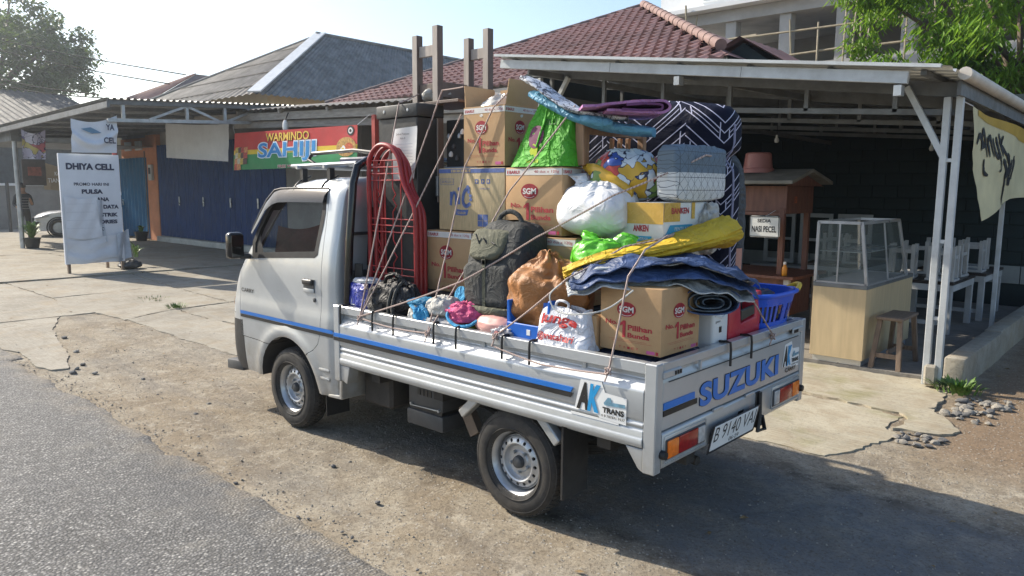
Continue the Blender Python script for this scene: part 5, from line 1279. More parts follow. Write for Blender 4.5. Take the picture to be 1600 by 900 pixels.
# cases under the load
TRUNK = M('dark_grey_trunk', (.035, .036, .038), .6, var=.25, vs=8, bp=.2)
t = thing('storage_trunk', 'low dark grey trunk under the bottom row of cartons', 'trunk', (1.6, .2, .63))
MB().box(.78, 2.0, .02, .54, .63, 1.03, .02, 2).build('body', TRUNK, t); MB().box(.77, 2.01, .01, .55, 1.032, 1.09, .015, 2).build('lid', TRUNK, t); MB().box(1.02, 1.20, .55, .556, 1.045, 1.075).build('handle_slot', PK, t)
mb = bag_mesh((1.5, .66, .63), (1.7, .22, .30), 8, .02, 4, 0); tag(mb.build('duffel_bag', fabric('dark_duffel_cloth', (.03, .03, .035)), smooth=60), 'long dark duffel bag wedged along the left rail under the small bags', 'bag')
mb = bag_mesh((.35, .42, .63), (.55, .62, .34), 2, .015, 5, 0); tag(mb.build('cloth_bundle', fabric('dark_blue_bundle', (.03, .05, .11)), smooth=60), 'dark bundle in the bed below the tailgate-corner carton', 'bundle')
mb = bag_mesh((.38, -.15, .63), (.55, .35, .36), 6, .015, 5, 0); tag(mb.build('cloth_bundle', fabric('dark_grey_bundle', (.05, .05, .05)), smooth=60), 'dark bundle in the bed behind the red stool', 'bundle')

# rucksack
OLV = fabric('olive_canvas', (.11, .11, .075), .85, 200, .2, coarse=.25); DGR = fabric('charcoal_canvas', (.022, .026, .028), .8, 200, .25, coarse=.25); GRY = fabric('grey_canvas', (.05, .052, .050), .85, 200, .2, coarse=.25)
bp_ = thing('backpack', 'big charcoal and olive backpack standing in front of the cartons', 'backpack', (1.16, .58, 1.09))
def bptop(X_, Y_, Z_, x, y, z):
    k = max(0, z); return X_*(1-.22*k), Y_*(1-.25*k*k)-.05*k, Z_
bag_mesh((1.15, .575, 1.06), (.47, .28, .51), 11, .006, 4.6, 0, .02, 56, 40, 0, .03, 3, bptop).build('body', DGR, bp_, 60)
bag_mesh((1.18, .655, 1.085), (.37, .15, .27), 12, .005, 4.4, 0, .02, 44, 30, 0, .03, 4).build('front_pocket', GRY, bp_, 60)
bag_mesh((1.20, .625, 1.36), (.27, .16, .17), 13, .005, 4.4, 0, .02, 44, 30, 0, .03, 4, lambda X_, Y_, Z_, x, y, z: (X_*(1+.18*z), Y_-.045*z, Z_)).build('top_flap', OLV, bp_, 60)
bag_mesh((.93, .56, 1.10), (.10, .20, .24), 14, .008, 3, 0).build('side_pocket', DGR, bp_, 60)
MB().box(1.165, 1.19, .728, .735, 1.10, 1.37, .002).build('webbing_strap', OLV, bp_)
loft([(1.38, .61, 1.085, .012, .02), (1.30, .72, 1.085, .012, .02), (1.16, .745, 1.085, .012, .02), (1.02, .72, 1.085, .012, .02), (.95, .62, 1.085, .012, .02)], 40, 10, .002).build('base_band', OLV, bp_)
MB().tube(spl([(1.24, .56, 1.545), (1.215, .55, 1.60), (1.16, .54, 1.625), (1.10, .53, 1.60), (1.06, .53, 1.53)], 20), .014, 10).build('haul_handle', GRY, bp_)
for dx in (0, .03): MB().tube(spl([(1.01-dx, .66, 1.15), (.985-dx*.5, .66, 1.35), (1.03-dx*.5, .645, 1.47), (1.12, .62, 1.545)], 24), .005, 6).build('zip', GRY, bp_)
MB().box(1.165, 1.20, .722, .735, 1.335, 1.365, .003).build('buckle', PLK, bp_)
for i in range(3): MB().tube([(1.27-.06*i, .70, 1.50-.02*i), (1.24-.06*i, .705, 1.45)], .0045, 5).build('lace', PLK, bp_)

# brown jacket bundle in a blue tray, white shopping tote
tr_ = thing('blue_tray', 'bright blue plastic tray at the left rail under the brown bundle', 'tray', (.82, .70, .93))
BLP = M('bright_blue_plastic', (.012, .13, .55), .35, var=.08, vs=6)
MB().prism([(.965, .96), (.965, 1.17), (.948, 1.17), (.935, 1.0), (.70, .985), (.685, 1.19), (.668, 1.19), (.672, .965)], 'y', .60, .775, .004).build('shell', BLP, tr_)
MB().box(.67, .955, .772, .784, .965, 1.055, .004).build('front_lip', BLP, tr_); MB().box(.79, .815, .784, .786, 1.0, 1.03, .001).build('label', PW, tr_)
MB().box(.72, .775, .776, .79, .93, .962, .003).build('foot', M('lime_plastic', (.32, .36, .02), .5), tr_)
BRN = fabric('tan_brown_nylon', (.36, .155, .05), .55, 120, .22, coarse=.22)
jb = bag_mesh((.80, .62, 1.02), (.44, .27, .38), 21, .024, 2.6, .42, .12, 90, 64, .1, .10, 2.6); tag(jb.build('brown_jacket_bundle', BRN, smooth=60), 'crumpled tan-brown jacket bundle stuffed into the blue tray', 'jacket')
tw = thing('shopping_tote', 'white shopping tote with red lettering resting on the left rail', 'tote bag', (.59, .735, .97))
WT_ = fabric('white_nonwoven', (.70, .71, .76), .75, 260, .06)
def tote_fn(a, b):
    th = 2*math.pi*a; ct, st = math.cos(th), math.sin(th); q = lambda v_, e: math.copysign(abs(v_)**(2/e), v_)
    k = 1-.16*b; x = q(ct, 5)*.172*k; y = q(st, 4)*(.075-.035*b)
    w_ = .008*ridged((x*9+3, y*9, b*3.5+1)) if b > .05 else 0
    return V((.585+x*(1+.0)+.015*b, .735+y+w_-.02*b, .965+.195*b+.012*math.sin(ct*5+1)*b))
mb = MB(); mb.grid(tote_fn, 64, 16, True, False); mb.grid(lambda a, b: tote_fn(a, 0)*(1-b)+V((.585, .735, .965))*b, 64, 3, True); body_ = mb.build('body', WT_, tw, 60)
for sx in (.63,): MB().tube(spl([(.65, .75, 1.15), (.635, .76, 1.19), (.60, .76, 1.20), (.565, .755, 1.185), (.575, .755, 1.15)], 16), .007, 8).build('handle', WT_, tw)
def tote_text(s, x0, x1, z0, z1, bold, shear=0):
    me = text_mesh(s, 1, 1, (0, 0, 0), (1, 0, 0), (0, 1, 0), bold, shear, 0)
    for v_ in me.vertices:
        x = x0+(x1-x0)*v_.co.x; z = z0+(z1-z0)*v_.co.y; b = (z-.965)/.195
        xr = (x-.585-.015*b)/(.172*(1-.16*b)); xr = max(-.98, min(.98, xr)); ct = math.copysign(abs(xr)**2.5, xr); a = math.acos(max(-1, min(1, ct)))/(2*math.pi)
        v_.co = tote_fn(a, b)+V((0, .004, 0)); v_.co.x = x
    link_mesh('lettering', me, PR, tw)
tote_text('lunge', .72, .49, 1.065, 1.13, .03, .1); tote_text('@matahari', .735, .50, .995, 1.04, .02)
for i in range(1): MB().box(.66, .735, .735, .75, 1.14, 1.175, .003).build('blue_insert', BLP, tw)
c2 = thing('small_carton', 'small brown carton between the white tote and the big corner carton', 'box', (.44, .66, .97)); MB().box(.42, .475, .60, .72, .97, 1.14, .003).build('body', CARD, c2); tx(on_face((.475, .72, .97), (-1, 0, 0), .055, .17), 'FULL', .1, .9, .05, .2, CRED, c2, .03)

# small things along the left rail
t = thing('black_bag', 'black rucksack with grey straps lying in front of the red bed frame', 'bag', (1.98, .70, .95)); BKF = fabric('black_nylon', (.014, .014, .016), .6, 160, .3)
bag_mesh((1.98, .69, .94), (.42, .17, .235), 31, .02, 2.4, .15, .05, 50, 34, 0, .08, 3).build('body', BKF, t, 60)
bag_mesh((2.10, .735, .945), (.20, .11, .19), 32, .012, 2.4, .1).build('front_pocket', BKF, t, 60)
for x in (1.94, 1.90): MB().tube(spl([(x, .79, .95), (x-.005, .80, 1.03), (x-.01, .77, 1.13), (x-.03, .72, 1.19)], 14), .011, 6).build('strap', GRY, t)
MB().tube(spl([(2.06, .73, 1.14), (2.0, .75, 1.21), (1.92, .74, 1.22), (1.84, .72, 1.16)], 14), .012, 6).build('handle', BKF, t)
t = thing('blue_cooler_bag', 'royal blue bag behind the black tube at the front end of the rail', 'bag', (2.3, .72, .97)); RYB = fabric('royal_blue_vinyl', (.012, .03, .30), .4, 120, .15)
bag_mesh((2.28, .71, .95), (.24, .12, .19), 33, .010, 4, 0).build('body', RYB, t, 60); bag_mesh((2.28, .70, 1.13), (.22, .12, .035), 34, .008, 3, 0).build('top_cloth', fabric('pale_grey_cloth', (.55, .57, .60)), t, 60); text('Lux', .06, .04, (2.36, .775, .99), (-1, 0, 0), Zu, PW, t, .02, .3)
mb = loft([(1.86, .68, 1.05, .03, .012), (1.78, .71, 1.065, .05, .02), (1.68, .72, 1.075, .055, .022), (1.60, .70, 1.07, .03, .012)], 30, 20, .008, 3); tag(mb.build('cyan_pouch', fabric('cyan_blue_cloth', (.015, .20, .38), .7), smooth=60), 'flat cyan blue pouch beside the black rucksack', 'pouch')
t = thing('sun_hat', 'pale grey cloth hats tied together with a light blue strap on the rail', 'hat', (1.58, .74, .95)); PGY = fabric('pale_grey_hat_cloth', (.50, .49, .46))
bag_mesh((1.50, .725, 1.0), (.24, .16, .13), 36, .008, 2.2, .1).build('crown', PGY, t, 60); bag_mesh((1.52, .75, .955), (.30, .12, .055), 37, .008, 3, 0).build('brim', fabric('grey_brim', (.38, .38, .385)), t, 60); bag_mesh((1.68, .76, .95), (.16, .09, .10), 38, .012, 2.4, .2).build('second_crown', PGY, t, 60)
CYB = fabric('sky_blue_cloth', (.05, .30, .55)); MB().tube(spl([(1.72, .80, 1.06), (1.66, .82, 1.04), (1.63, .82, .98), (1.60, .81, .955), (1.57, .80, 1.02), (1.63, .80, 1.07)], 20), .012, 6).build('strap', CYB, t)
bag_mesh((1.645, .79, .955), (.11, .05, .10), 39, .01, 2.2, .1).build('knot', CYB, t, 60)
t = thing('round_fan', 'small round sky-blue hand fan standing behind the hats', 'fan', (1.47, .66, 1.1)); MB().lathe([(0, .004), (.045, .004), (.05, 0), (.045, -.004), (0, -.004)], 28, Matrix.Translation((1.48, .62, 1.13)) @ Matrix.Rotation(-1.3, 4, 'X')).build('blade', CYB, t); MB().tube([(1.48, .625, 1.09), (1.48, .64, 1.02)], .006, 6).build('handle', CYB, t)
t = thing('pink_bag', 'small pink and magenta bag with a blue cord on the left rail', 'bag', (1.3, .74, .97)); PNK = fabric('hot_pink_cloth', (.62, .08, .22), .7, 120, .35, 14)
bag_mesh((1.31, .735, .985), (.24, .13, .125), 41, .016, 2.2, .35, .1, 44, 30, .2).build('body', PNK, t, 60); MB().tube(spl([(1.40, .77, 1.08), (1.39, .81, 1.03), (1.31, .82, .99), (1.22, .81, 1.0), (1.18, .78, 1.03)], 22), .010, 6).build('cord', CYB, t)
MB().box(1.24, 1.42, .70, .805, .955, .985, .006).build('lime_tub', M('lime_tub_plastic', (.30, .34, .03), .5), t)
t = thing('pink_ball', 'round pale pink ball-like bag on the left rail beside the blue tray', 'ball', (1.08, .73, .95)); bag_mesh((1.09, .725, .945), (.30, .15, .125), 43, .004, 2.0, .0, 0, 44, 30, 0, .02).build('shell', M('pale_pink_vinyl', (.62, .33, .29), .4, var=.08), t, 60)
MB().lathe([(0, .03), (.014, .03), (.018, 0)], 12, Matrix.Translation((1.0, .79, .985)) @ Matrix.Rotation(-1.4, 4, 'X')).build('valve', M('pink_valve', (.42, .16, .15), .5), t)
mb = bag_mesh((.985, .765, .945), (.16, .09, .08), 44, .015, 2.2, .4); tag(mb.build('plastic_bag', plastic_film('clear_film', (.45, .46, .50), .7, .1, .2), smooth=60), 'wrinkled clear plastic bag on the rail between the pink ball and blue tray', 'bag')

# green totes, white bags, patterned bags, wooden cot rails
GRN_ = fabric('lime_green_nonwoven', (.065, .36, .015), .7, 260, .12)
gt = thing('green_tote', 'large lime green tote bag leaning against the opened carton', 'tote bag', (1.02, .30, 1.875))
def gt_fn(a, b):
    th = 2*math.pi*a; q = lambda v_, e: math.copysign(abs(v_)**(2/e), v_); ct, st = math.cos(th), math.sin(th)
    half = .225-.095*b; x = q(ct, 6)*half; y = q(st, 3)*(.085-.05*b)
    w_ = .012*ridged((x*7+1, y*6, b*2.5))
    return V((1.075+x-.05*b, .33+y+w_-.04*b, 1.876+.335*b+.02*math.sin(ct*2.5+.6)*b))
mb = MB(); mb.grid(gt_fn, 64, 20, True, False); mb.grid(lambda a, b: gt_fn(a, 0)*(1-b)+V((1.075, .33, 1.877))*b, 64, 2, True); mb.build('body', GRN_, gt, 60)
def gt_pt(x, z):
    b = (z-1.876)/.335; half = .225-.095*b; xr = max(-.97, min(.97, (x-1.075+.05*b)/half)); ct = math.copysign(abs(xr)**3, xr); return gt_fn(math.acos(max(-1, min(1, ct)))/(2*math.pi), b)+V((0, .005, 0))
MB().tube([gt_pt(1.0, 1.9+.03*i) for i in range(10)], .004, 5).build('seam', GRN_, gt); MB().tube([gt_pt(1.09-.005*i, 1.98+.025*i) for i in range(9)], .007, 6).build('strap', GRN_, gt)
PLUM = M('print_plum', (.17, .035, .09), .7, var=.2); mb = MB(); mb.poly([gt_pt(1.105+.052*math.cos(t_), 2.035+.062*math.sin(t_)) for t_ in [2*math.pi*i/24 for i in range(24)]]); mb.build('printed_disc', PLUM, gt)
PLIM = M('print_lime', (.50, .60, .03), .7); mb = MB(); mb.poly([gt_pt(1.105+.03*math.cos(t_), 1.96+.03*math.sin(t_)*1.4) for t_ in [2*math.pi*i/5 for i in range(5)]]); mb.build('printed_leaf', PLIM, gt)
me = text_mesh('ELLI', 1, 1, (0, 0, 0), (1, 0, 0), (0, 1, 0), .02, 0, 0)
for v_ in me.vertices: v_.co = gt_pt(1.065-.10*v_.co.x, 2.10+.03*v_.co.y)
link_mesh('lettering', me, M('print_dark_green', (.02, .12, .01), .7), gt)
me = text_mesh('SAYUR', 1, 1, (0, 0, 0), (1, 0, 0), (0, 1, 0), .01, 0, 0)
for v_ in me.vertices: v_.co = gt_pt(1.15-.09*v_.co.x, 1.895+.02*v_.co.y)
link_mesh('lettering', me, PLIM, gt)
LGT = plastic_film('bright_green_film', (.10, .46, .02), 1, .35, .35)
t = thing('green_plastic_bag', 'bright green plastic bag with knotted ears below the white carton', 'bag', (.53, .5, 1.33)); bag_mesh((.54, .50, 1.33), (.34, .24, .17), 51, .010, 2.3, .25, .1, 70, 50, .3, .08, 3).build('body', LGT, t, 60)
for sx, s_ in ((.60, 1), (.45, -1)): loft([(sx, .50, 1.43, .04, .015), (sx+.03*s_, .49, 1.49, .05, .012), (sx+.05*s_, .47, 1.525, .035, .006)], 16, 16, .012, 52+s_, side=(1, 0, .2)).build('ear', LGT, t, 60)
WPL = plastic_film('white_plastic_film', (.74, .75, .77), 1, .3, .35)
t = thing('white_plastic_bag', 'full white plastic bag tied at the top on the cartons', 'bag', (.73, .32, 1.49))
bag_mesh((.72, .31, 1.488), (.44, .33, .31), 53, .010, 2.6, .30, .05, 96, 70, 0, .05, 2.2).build('body', WPL, t, 60); loft([(.80, .35, 1.73, .05, .04), (.80, .34, 1.79, .025, .03), (.84, .35, 1.83, .045, .015)], 16, 18, .014, 54, side=(1, 0, 0)).build('tied_ear', WPL, t, 60); loft([(.72, .33, 1.73, .05, .03), (.66, .34, 1.765, .02, .02), (.62, .36, 1.75, .02, .01)], 14, 16, .012, 55, side=(0, 1, 0)).build('handle_loop', WPL, t, 60)
def mat_patchy(name, cols, scale):
    m, n, l, b = newmat(name); v = texco(n, l, 'Object'); d_ = n.new('ShaderNodeVectorMath'); d_.operation = 'ADD'
    nn_ = n.new('ShaderNodeTexNoise'); nn_.inputs['Scale'].default_value = scale*.8; l.new(v, nn_.inputs['Vector']); sc_ = n.new('ShaderNodeVectorMath'); sc_.operation = 'SCALE'; sc_.inputs['Scale'].default_value = .35; l.new(nn_.outputs['Color'], sc_.inputs[0]); l.new(v, d_.inputs[0]); l.new(sc_.outputs[0], d_.inputs[1])
    vo = n.new('ShaderNodeTexVoronoi'); vo.inputs['Scale'].default_value = scale; l.new(d_.outputs[0], vo.inputs['Vector']); sp_ = n.new('ShaderNodeSeparateColor'); l.new(vo.outputs['Color'], sp_.inputs[0])
    c = ramp(n, l, sp_.outputs[0], [(i/len(cols), c_) for i, c_ in enumerate(cols)], 'CONSTANT')
    ve = n.new('ShaderNodeTexVoronoi'); ve.feature = 'DISTANCE_TO_EDGE'; ve.inputs['Scale'].default_value = scale; l.new(d_.outputs[0], ve.inputs['Vector'])
    c = mix(n, l, ramp(n, l, ve.outputs['Distance'], [(.018, 1), (.03, 0)]), c, (.02, .02, .05)); l.new(c, b.inputs['Base Color']); b.inputs['Roughness'].default_value = .4; return m
PATCH = mat_patchy('gaudy_printed_bag', [(.60, .66, .70), (.48, .05, .04), (.62, .68, .72), (.05, .10, .36), (.60, .36, .03), (.50, .06, .04), (.18, .28, .06)], 10)
YPRT = M('yellow_printed_cloth', (.62, .36, .03), .45, var=.2, vs=9)
t = thing('patterned_bag', 'gaudy yellow, red and blue printed bag above the white plastic bag', 'bag', (.66, .15, 1.72)); bag_mesh((.62, .17, 1.69), (.40, .26, .28), 57, .012, 2.4, .35, .05, 60, 40, .5, .08, 2.6).build('body', PATCH, t, 60)
loft([(.84, .28, 1.875, .012, .01), (.74, .31, 1.845, .035, .018), (.62, .31, 1.79, .04, .018), (.52, .28, 1.73, .02, .012)], 30, 20, .006, 58, side=(0, 0, 1)).build('yellow_edge', YPRT, t, 60)
def mat_grid():
    m, n, l, b = newmat('diamond_grid_cloth'); v = texco(n, l, 'World', (1, 1, 1)); s_ = n.new('ShaderNodeSeparateXYZ'); l.new(v, s_.inputs[0])
    Yc, Zc = s_.outputs[1], s_.outputs[2]
    def lines(expr, per, wd): return mth(n, l, 'LESS_THAN', mth(n, l, 'ABSOLUTE', mth(n, l, 'SUBTRACT', mth(n, l, 'FRACT', mth(n, l, 'MULTIPLY', expr, 1/per)), .5)), wd)
    a = lines(Yc, .066, .022); b_ = lines(Zc, .066, .022); c_ = lines(mth(n, l, 'ADD', Yc, Zc), .066, .022); d_ = lines(mth(n, l, 'SUBTRACT', Yc, Zc), .066, .022)
    f = mth(n, l, 'MAXIMUM', mth(n, l, 'MAXIMUM', a, b_), mth(n, l, 'MAXIMUM', c_, d_))
    up_ = ramp(n, l, mth(n, l, 'SUBTRACT', Zc, 1.0), [(.835, (.62, .63, .62)), (.836, (.13, .18, .23))], 'CONSTANT')
    l.new(mix(n, l, f, up_, (.07, .08, .09)), b.inputs['Base Color']); b.inputs['Roughness'].default_value = .75; bump(n, l, b, nz(n, l, v, 14, 4), .3, .02); return m
t = thing('grid_cushion', 'grey-blue and white cushion with a diamond line grid before the mattress', 'cushion', (.36, .0, 1.69)); bag_mesh((.34, -.02, 1.688), (.15, .52, .29), 59, .014, 7, 0, 0, 72, 40, 0, .02, 3).build('cover', mat_grid(), t, 60)
ANW = M('amber_wood', (.33, .19, .105), .55, var=.25, vs=5, bp=.15, bs=40, stretch=(8, 8, 1))
cr_ = thing('wooden_cot_side', 'orange-brown wooden cot side standing between green tote and mattress', 'cot', (.7, .2, 1.46))
MB().box(.815, .875, .27, .325, 1.88, 2.19, .004).build('post', ANW, cr_); MB().bar((.845, .265, 2.07), (.70, -.06, 2.055), .03, .035).build('rail', ANW, cr_)
for x, y in ((.835, .03), (.80, .0), (.765, -.03)): MB().box(x-.011, x+.011, y-.011, y+.011, 1.55, 2.04, .002).build('spindle', ANW, cr_)
MB().box(.675, .715, -.085, -.05, 1.5, 2.055, .003).build('post', ANW, cr_)

# mattress with a line pattern, bent over at the top
def mat_matt():
    m, n, l, b = newmat('navy_line_ticking'); v = texco(n, l, 'World'); s_ = n.new('ShaderNodeSeparateXYZ'); l.new(v, s_.inputs[0]); Yc = mth(n, l, 'ADD', s_.outputs[0], s_.outputs[1]); Zc = s_.outputs[2]
    # zigzag bands: in each vertical band the rulings change direction
    band = mth(n, l, 'FLOOR', mth(n, l, 'MULTIPLY', Yc, 1/.27)); par = mth(n, l, 'MODULO', mth(n, l, 'ABSOLUTE', band), 2)
    sg = mth(n, l, 'SUBTRACT', mth(n, l, 'MULTIPLY', par, 2), 1)
    fy = mth(n, l, 'FRACT', mth(n, l, 'MULTIPLY', Yc, 1/.27))
    dg = mth(n, l, 'ADD', Zc, mth(n, l, 'MULTIPLY', mth(n, l, 'MULTIPLY', sg, Yc), .72))
    ph = mth(n, l, 'FRACT', mth(n, l, 'MULTIPLY', dg, 1/.20))
    def near(x, c, w_): return mth(n, l, 'LESS_THAN', mth(n, l, 'ABSOLUTE', mth(n, l, 'SUBTRACT', x, c)), w_)
    ln = mth(n, l, 'MAXIMUM', mth(n, l, 'MAXIMUM', near(ph, .06, .018), near(ph, .34, .018)), mth(n, l, 'MAXIMUM', near(ph, .62, .018), mth(n, l, 'MULTIPLY', near(ph, .20, .014), near(fy, .5, .34))))
    cross = mth(n, l, 'MULTIPLY', near(fy, .12, .014), near(ph, .30, .22)); cross2 = mth(n, l, 'MULTIPLY', near(fy, .86, .014), near(ph, .19, .11))
    f = mth(n, l, 'MAXIMUM', ln, mth(n, l, 'MAXIMUM', cross, cross2))
    l.new(mix(n, l, f, (.005, .007, .020), (.50, .50, .62)), b.inputs['Base Color']); b.inputs['Specular IOR Level'].default_value = .12; b.inputs['Roughness'].default_value = .6
    h = bump(n, l, None, nz(n, l, v, 3.5, 4, .6, .5), .45, .06); bump(n, l, b, nz(n, l, v, 17, 4), .2, .015, h); return m
MTT = mat_matt()
mt_ = thing('mattress', 'navy mattress with white geometric lines standing up behind the tailgate load', 'mattress', (1.1, -.41, .63))
def matt_fn(a, b):
    th = 2*math.pi*a; q = lambda v_, e: math.copysign(abs(v_)**(2/e), v_); ct, st = math.cos(th), math.sin(th)
    top_ = max(0, (b-.90)/.10); k = (1-top_**2.6)**.5 if top_ < 1 else 0
    y = q(ct, 3.2)*(.11*max(.05, k)+.01); x = q(st, 9)*.82; z = .64+1.62*b
    rear = max(0, -x/.82)**6; pinch = math.exp(-((z-1.945)/.04)**2)
    x += .06*pinch*rear + .05*rear*max(0, (z-2.16)/.10)**2; y *= 1-.25*pinch*rear
    z += .03*math.sin((x+.55)*3.2)*b - .02*rear*max(0, b-.8)*5
    w_ = .010*ridged((x*2.4+2, z*2.6, y*4), 2)
    bulge = .05*math.exp(-((x+.45)/.35)**2)*max(0, (z-1.9)/.35)
    return V((1.09+x, -.41+y+w_+bulge, z))
mb = MB(); g = mb.grid(matt_fn, 140, 70, True, False); c_ = mb.bm.verts.new(sum((r_[-1].co for r_ in g), V())/len(g))
for i in range(140): mb._f((g[i][-1], g[(i+1) % 140][-1], c_))
mb.build('cover', MTT, mt_, 60)
MB().tube([matt_fn(.785, i/30)+V((-.004, -.004, 0)) for i in range(29)], .007, 6).build('piping', M('pale_piping', (.25, .25, .36), .6), mt_)
qb = thing('quilt_roll', 'dark grey rolled quilt in a sleeve hanging right of the mattress', 'quilt', (.4, -.66, .63))
loft([(.47, -.65, .64, .10, .10), (.455, -.65, 1.2, .09, .095), (.45, -.65, 1.5, .095, .10), (.46, -.64, 1.82, .095, .10), (.49, -.63, 1.95, .06, .06)], 50, 30, .012, 61, side=(0, 1, 0)).build('sleeve', fabric('slate_quilt', (.055, .062, .068), .7), qb, 60)
mb = MB(); mb.grid(lambda a, b: V((.348-.012*math.sin(math.pi*a), -.60-.08*a, 1.20+.2*b)), 6, 6); mb.build('peach_patch', M('peach_cloth', (.52, .25, .18), .7), qb)

# rolled mats across the top
LBL = fabric('light_blue_foam', (.11, .33, .50), .6, 90, .12); FLO = M('floral_white_cloth', (.60, .63, .68), .7, var=.05)
def mat_floral():
    m, n, l, b = newmat('black_and_white_floral'); v = texco(n, l, 'World'); f = ramp(n, l, nz(n, l, v, 26, 4, .7, 1), [(.50, (.62, .64, .68)), (.54, (.08, .08, .10))]); l.new(f, b.inputs['Base Color']); b.inputs['Roughness'].default_value = .7; return m
fm = thing('foam_mat', 'light blue folded foam mat lying across the top of the load', 'mat', (.75, .3, 2.0))
loft([(1.17, .30, 2.285, .08, .022), (1.0, .30, 2.205, .10, .026), (.84, .28, 2.125, .11, .024), (.70, .22, 2.085, .12, .026), (.58, .16, 2.065, .12, .026), (.50, .12, 2.055, .11, .020)], 50, 30, .004, 62).build('fold', LBL, fm, 60)
loft([(.82, .345, 2.135, .02, .010), (.74, .37, 2.118, .035, .022), (.66, .355, 2.10, .03, .022), (.62, .335, 2.095, .015, .012)], 24, 20, .004, 63).build('inner_fold', LBL, fm, 60)
fs = thing('floral_sheet', 'white sheet with black floral edge draped over the blue mat', 'sheet', (1.0, .3, 2.2))
loft([(1.20, .36, 2.375, .06, .010), (1.1, .36, 2.325, .08, .010), (.98, .35, 2.245, .09, .010), (.84, .34, 2.170, .09, .010), (.70, .28, 2.135, .08, .010), (.60, .22, 2.125, .05, .008)], 44, 20, .006, 64).build('fold', mat_floral(), fs, 60)
PUR = fabric('purple_carpet', (.40, .18, .36), .9, 180, .3, 9); PURD = fabric('dark_purple_backing', (.15, .05, .14), .9, 180)
pc = thing('purple_carpet', 'folded purple carpet with a cream medallion on top of the load', 'carpet', (.5, .2, 2.1))
S0, S1 = V((.46, .02, 2.155)), V((.16, .26, 2.165))
def roll_strip(c0, ax, du, ru, rv, turns, th, mat_a, parent, name='roll', n=120, L=.3, sp_=.55):
    """flattened spiral strip; axis ax, sideways du"""
    c0, ax, du = V(c0), V(ax).normalized(), V(du).normalized(); up = V((0, 0, 1)); mb = MB(); rows = []
    for i in range(n+1):
        t_ = i/n; a = 2*math.pi*turns*t_; k = 1-sp_*t_
        ct, st = math.cos(a), math.sin(a)
        p = c0+du*(ru*k*math.copysign(abs(ct)**.8, ct))+up*(rv*k*math.copysign(abs(st)**.8, st)); nrm_ = (du*ct/ru+up*st/rv).normalized()
        rows.append([mb.bm.verts.new(p+nrm_*s_*th/2+ax*(e*L)+ax*.008*noise.noise(V((i*.2, e, s_)))) for s_, e in ((1, 0), (-1, 0), (-1, 1), (1, 1))])
    for A, B in zip(rows, rows[1:]):
        for j in range(4): mb._f((A[j], B[j], B[(j+1) % 4], A[(j+1) % 4]))
    mb._f(rows[0]); mb._f(rows[-1][::-1]); return mb.build(name, mat_a, parent, 50)
ax_ = V((.67, -.74, 0)); du_ = V((-.74, -.67, 0))
def fold_strip(o, prof, du, ax, L, th, mat_, parent, name, wr=.006, seed=0, n=40):
    """sheet with the side profile prof (along du, up), extruded along ax"""
    o, du, ax = V(o), V(du).normalized(), V(ax).normalized(); S = spl([(a, b, 0) for a, b in prof], n); mb = MB()
    def fn(k, b, side_):
        k0, k1 = max(0, k-1), min(n-1, k+1); t_ = V((S[k1][0]-S[k0][0], S[k1][1]-S[k0][1])).normalized(); nn_ = V((-t_.y, t_.x))*th*.5*side_
        w_ = wr*ridged((S[k][0]*6+seed, b*2.5, S[k][1]*9), 2)
        return o+du*(S[k][0]+nn_.x+.02*noise.noise(V((b*3, k*.1, seed))))+V((0, 0, S[k][1]+nn_.y+w_))+ax*(L*b)
    for sd_ in (-1, 1): mb.grid(lambda a, b: fn(int(round(a*(n-1))), b, sd_), n, 14)
    for b in (0, 1): mb.grid(lambda a, c: fn(int(round(a*(n-1))), b, -1+2*c), n, 2)
    for k in (0, n-1): mb.grid(lambda b, c: fn(k, b, -1+2*c), 14, 2)
    return mb.build(name, mat_, parent, 60)
fold_strip((.42, .33, 2.165), [(-.20, -.018), (-.08, -.024), (.05, -.028), (.10, -.022), (.118, 0), (.10, .026), (.04, .030), (-.08, .022), (-.22, .008), (-.32, .0)], du_, ax_, .34, .013, PUR, pc, 'carpet_fold', .004, 3)
fold_strip((.42, .335, 2.165), [(-.12, -.014), (.0, -.018), (.07, -.014), (.085, .0), (.07, .012), (0, .014), (-.1, .010)], du_, ax_, .32, .011, PURD, pc, 'inner_fold', .003, 5)
mb = MB(); q0 = V((.42, .33, 2.204))+du_*-.0+ax_*.06; mb.poly([q0+du_*(.075*math.cos(t_))+ax_*(.055*math.sin(t_)) for t_ in [2*math.pi*i/20 for i in range(20)]]); mb.build('medallion', mat_patchy('cream_medallion', [(.55, .45, .36), (.35, .20, .16), (.62, .55, .48)], 40), pc)

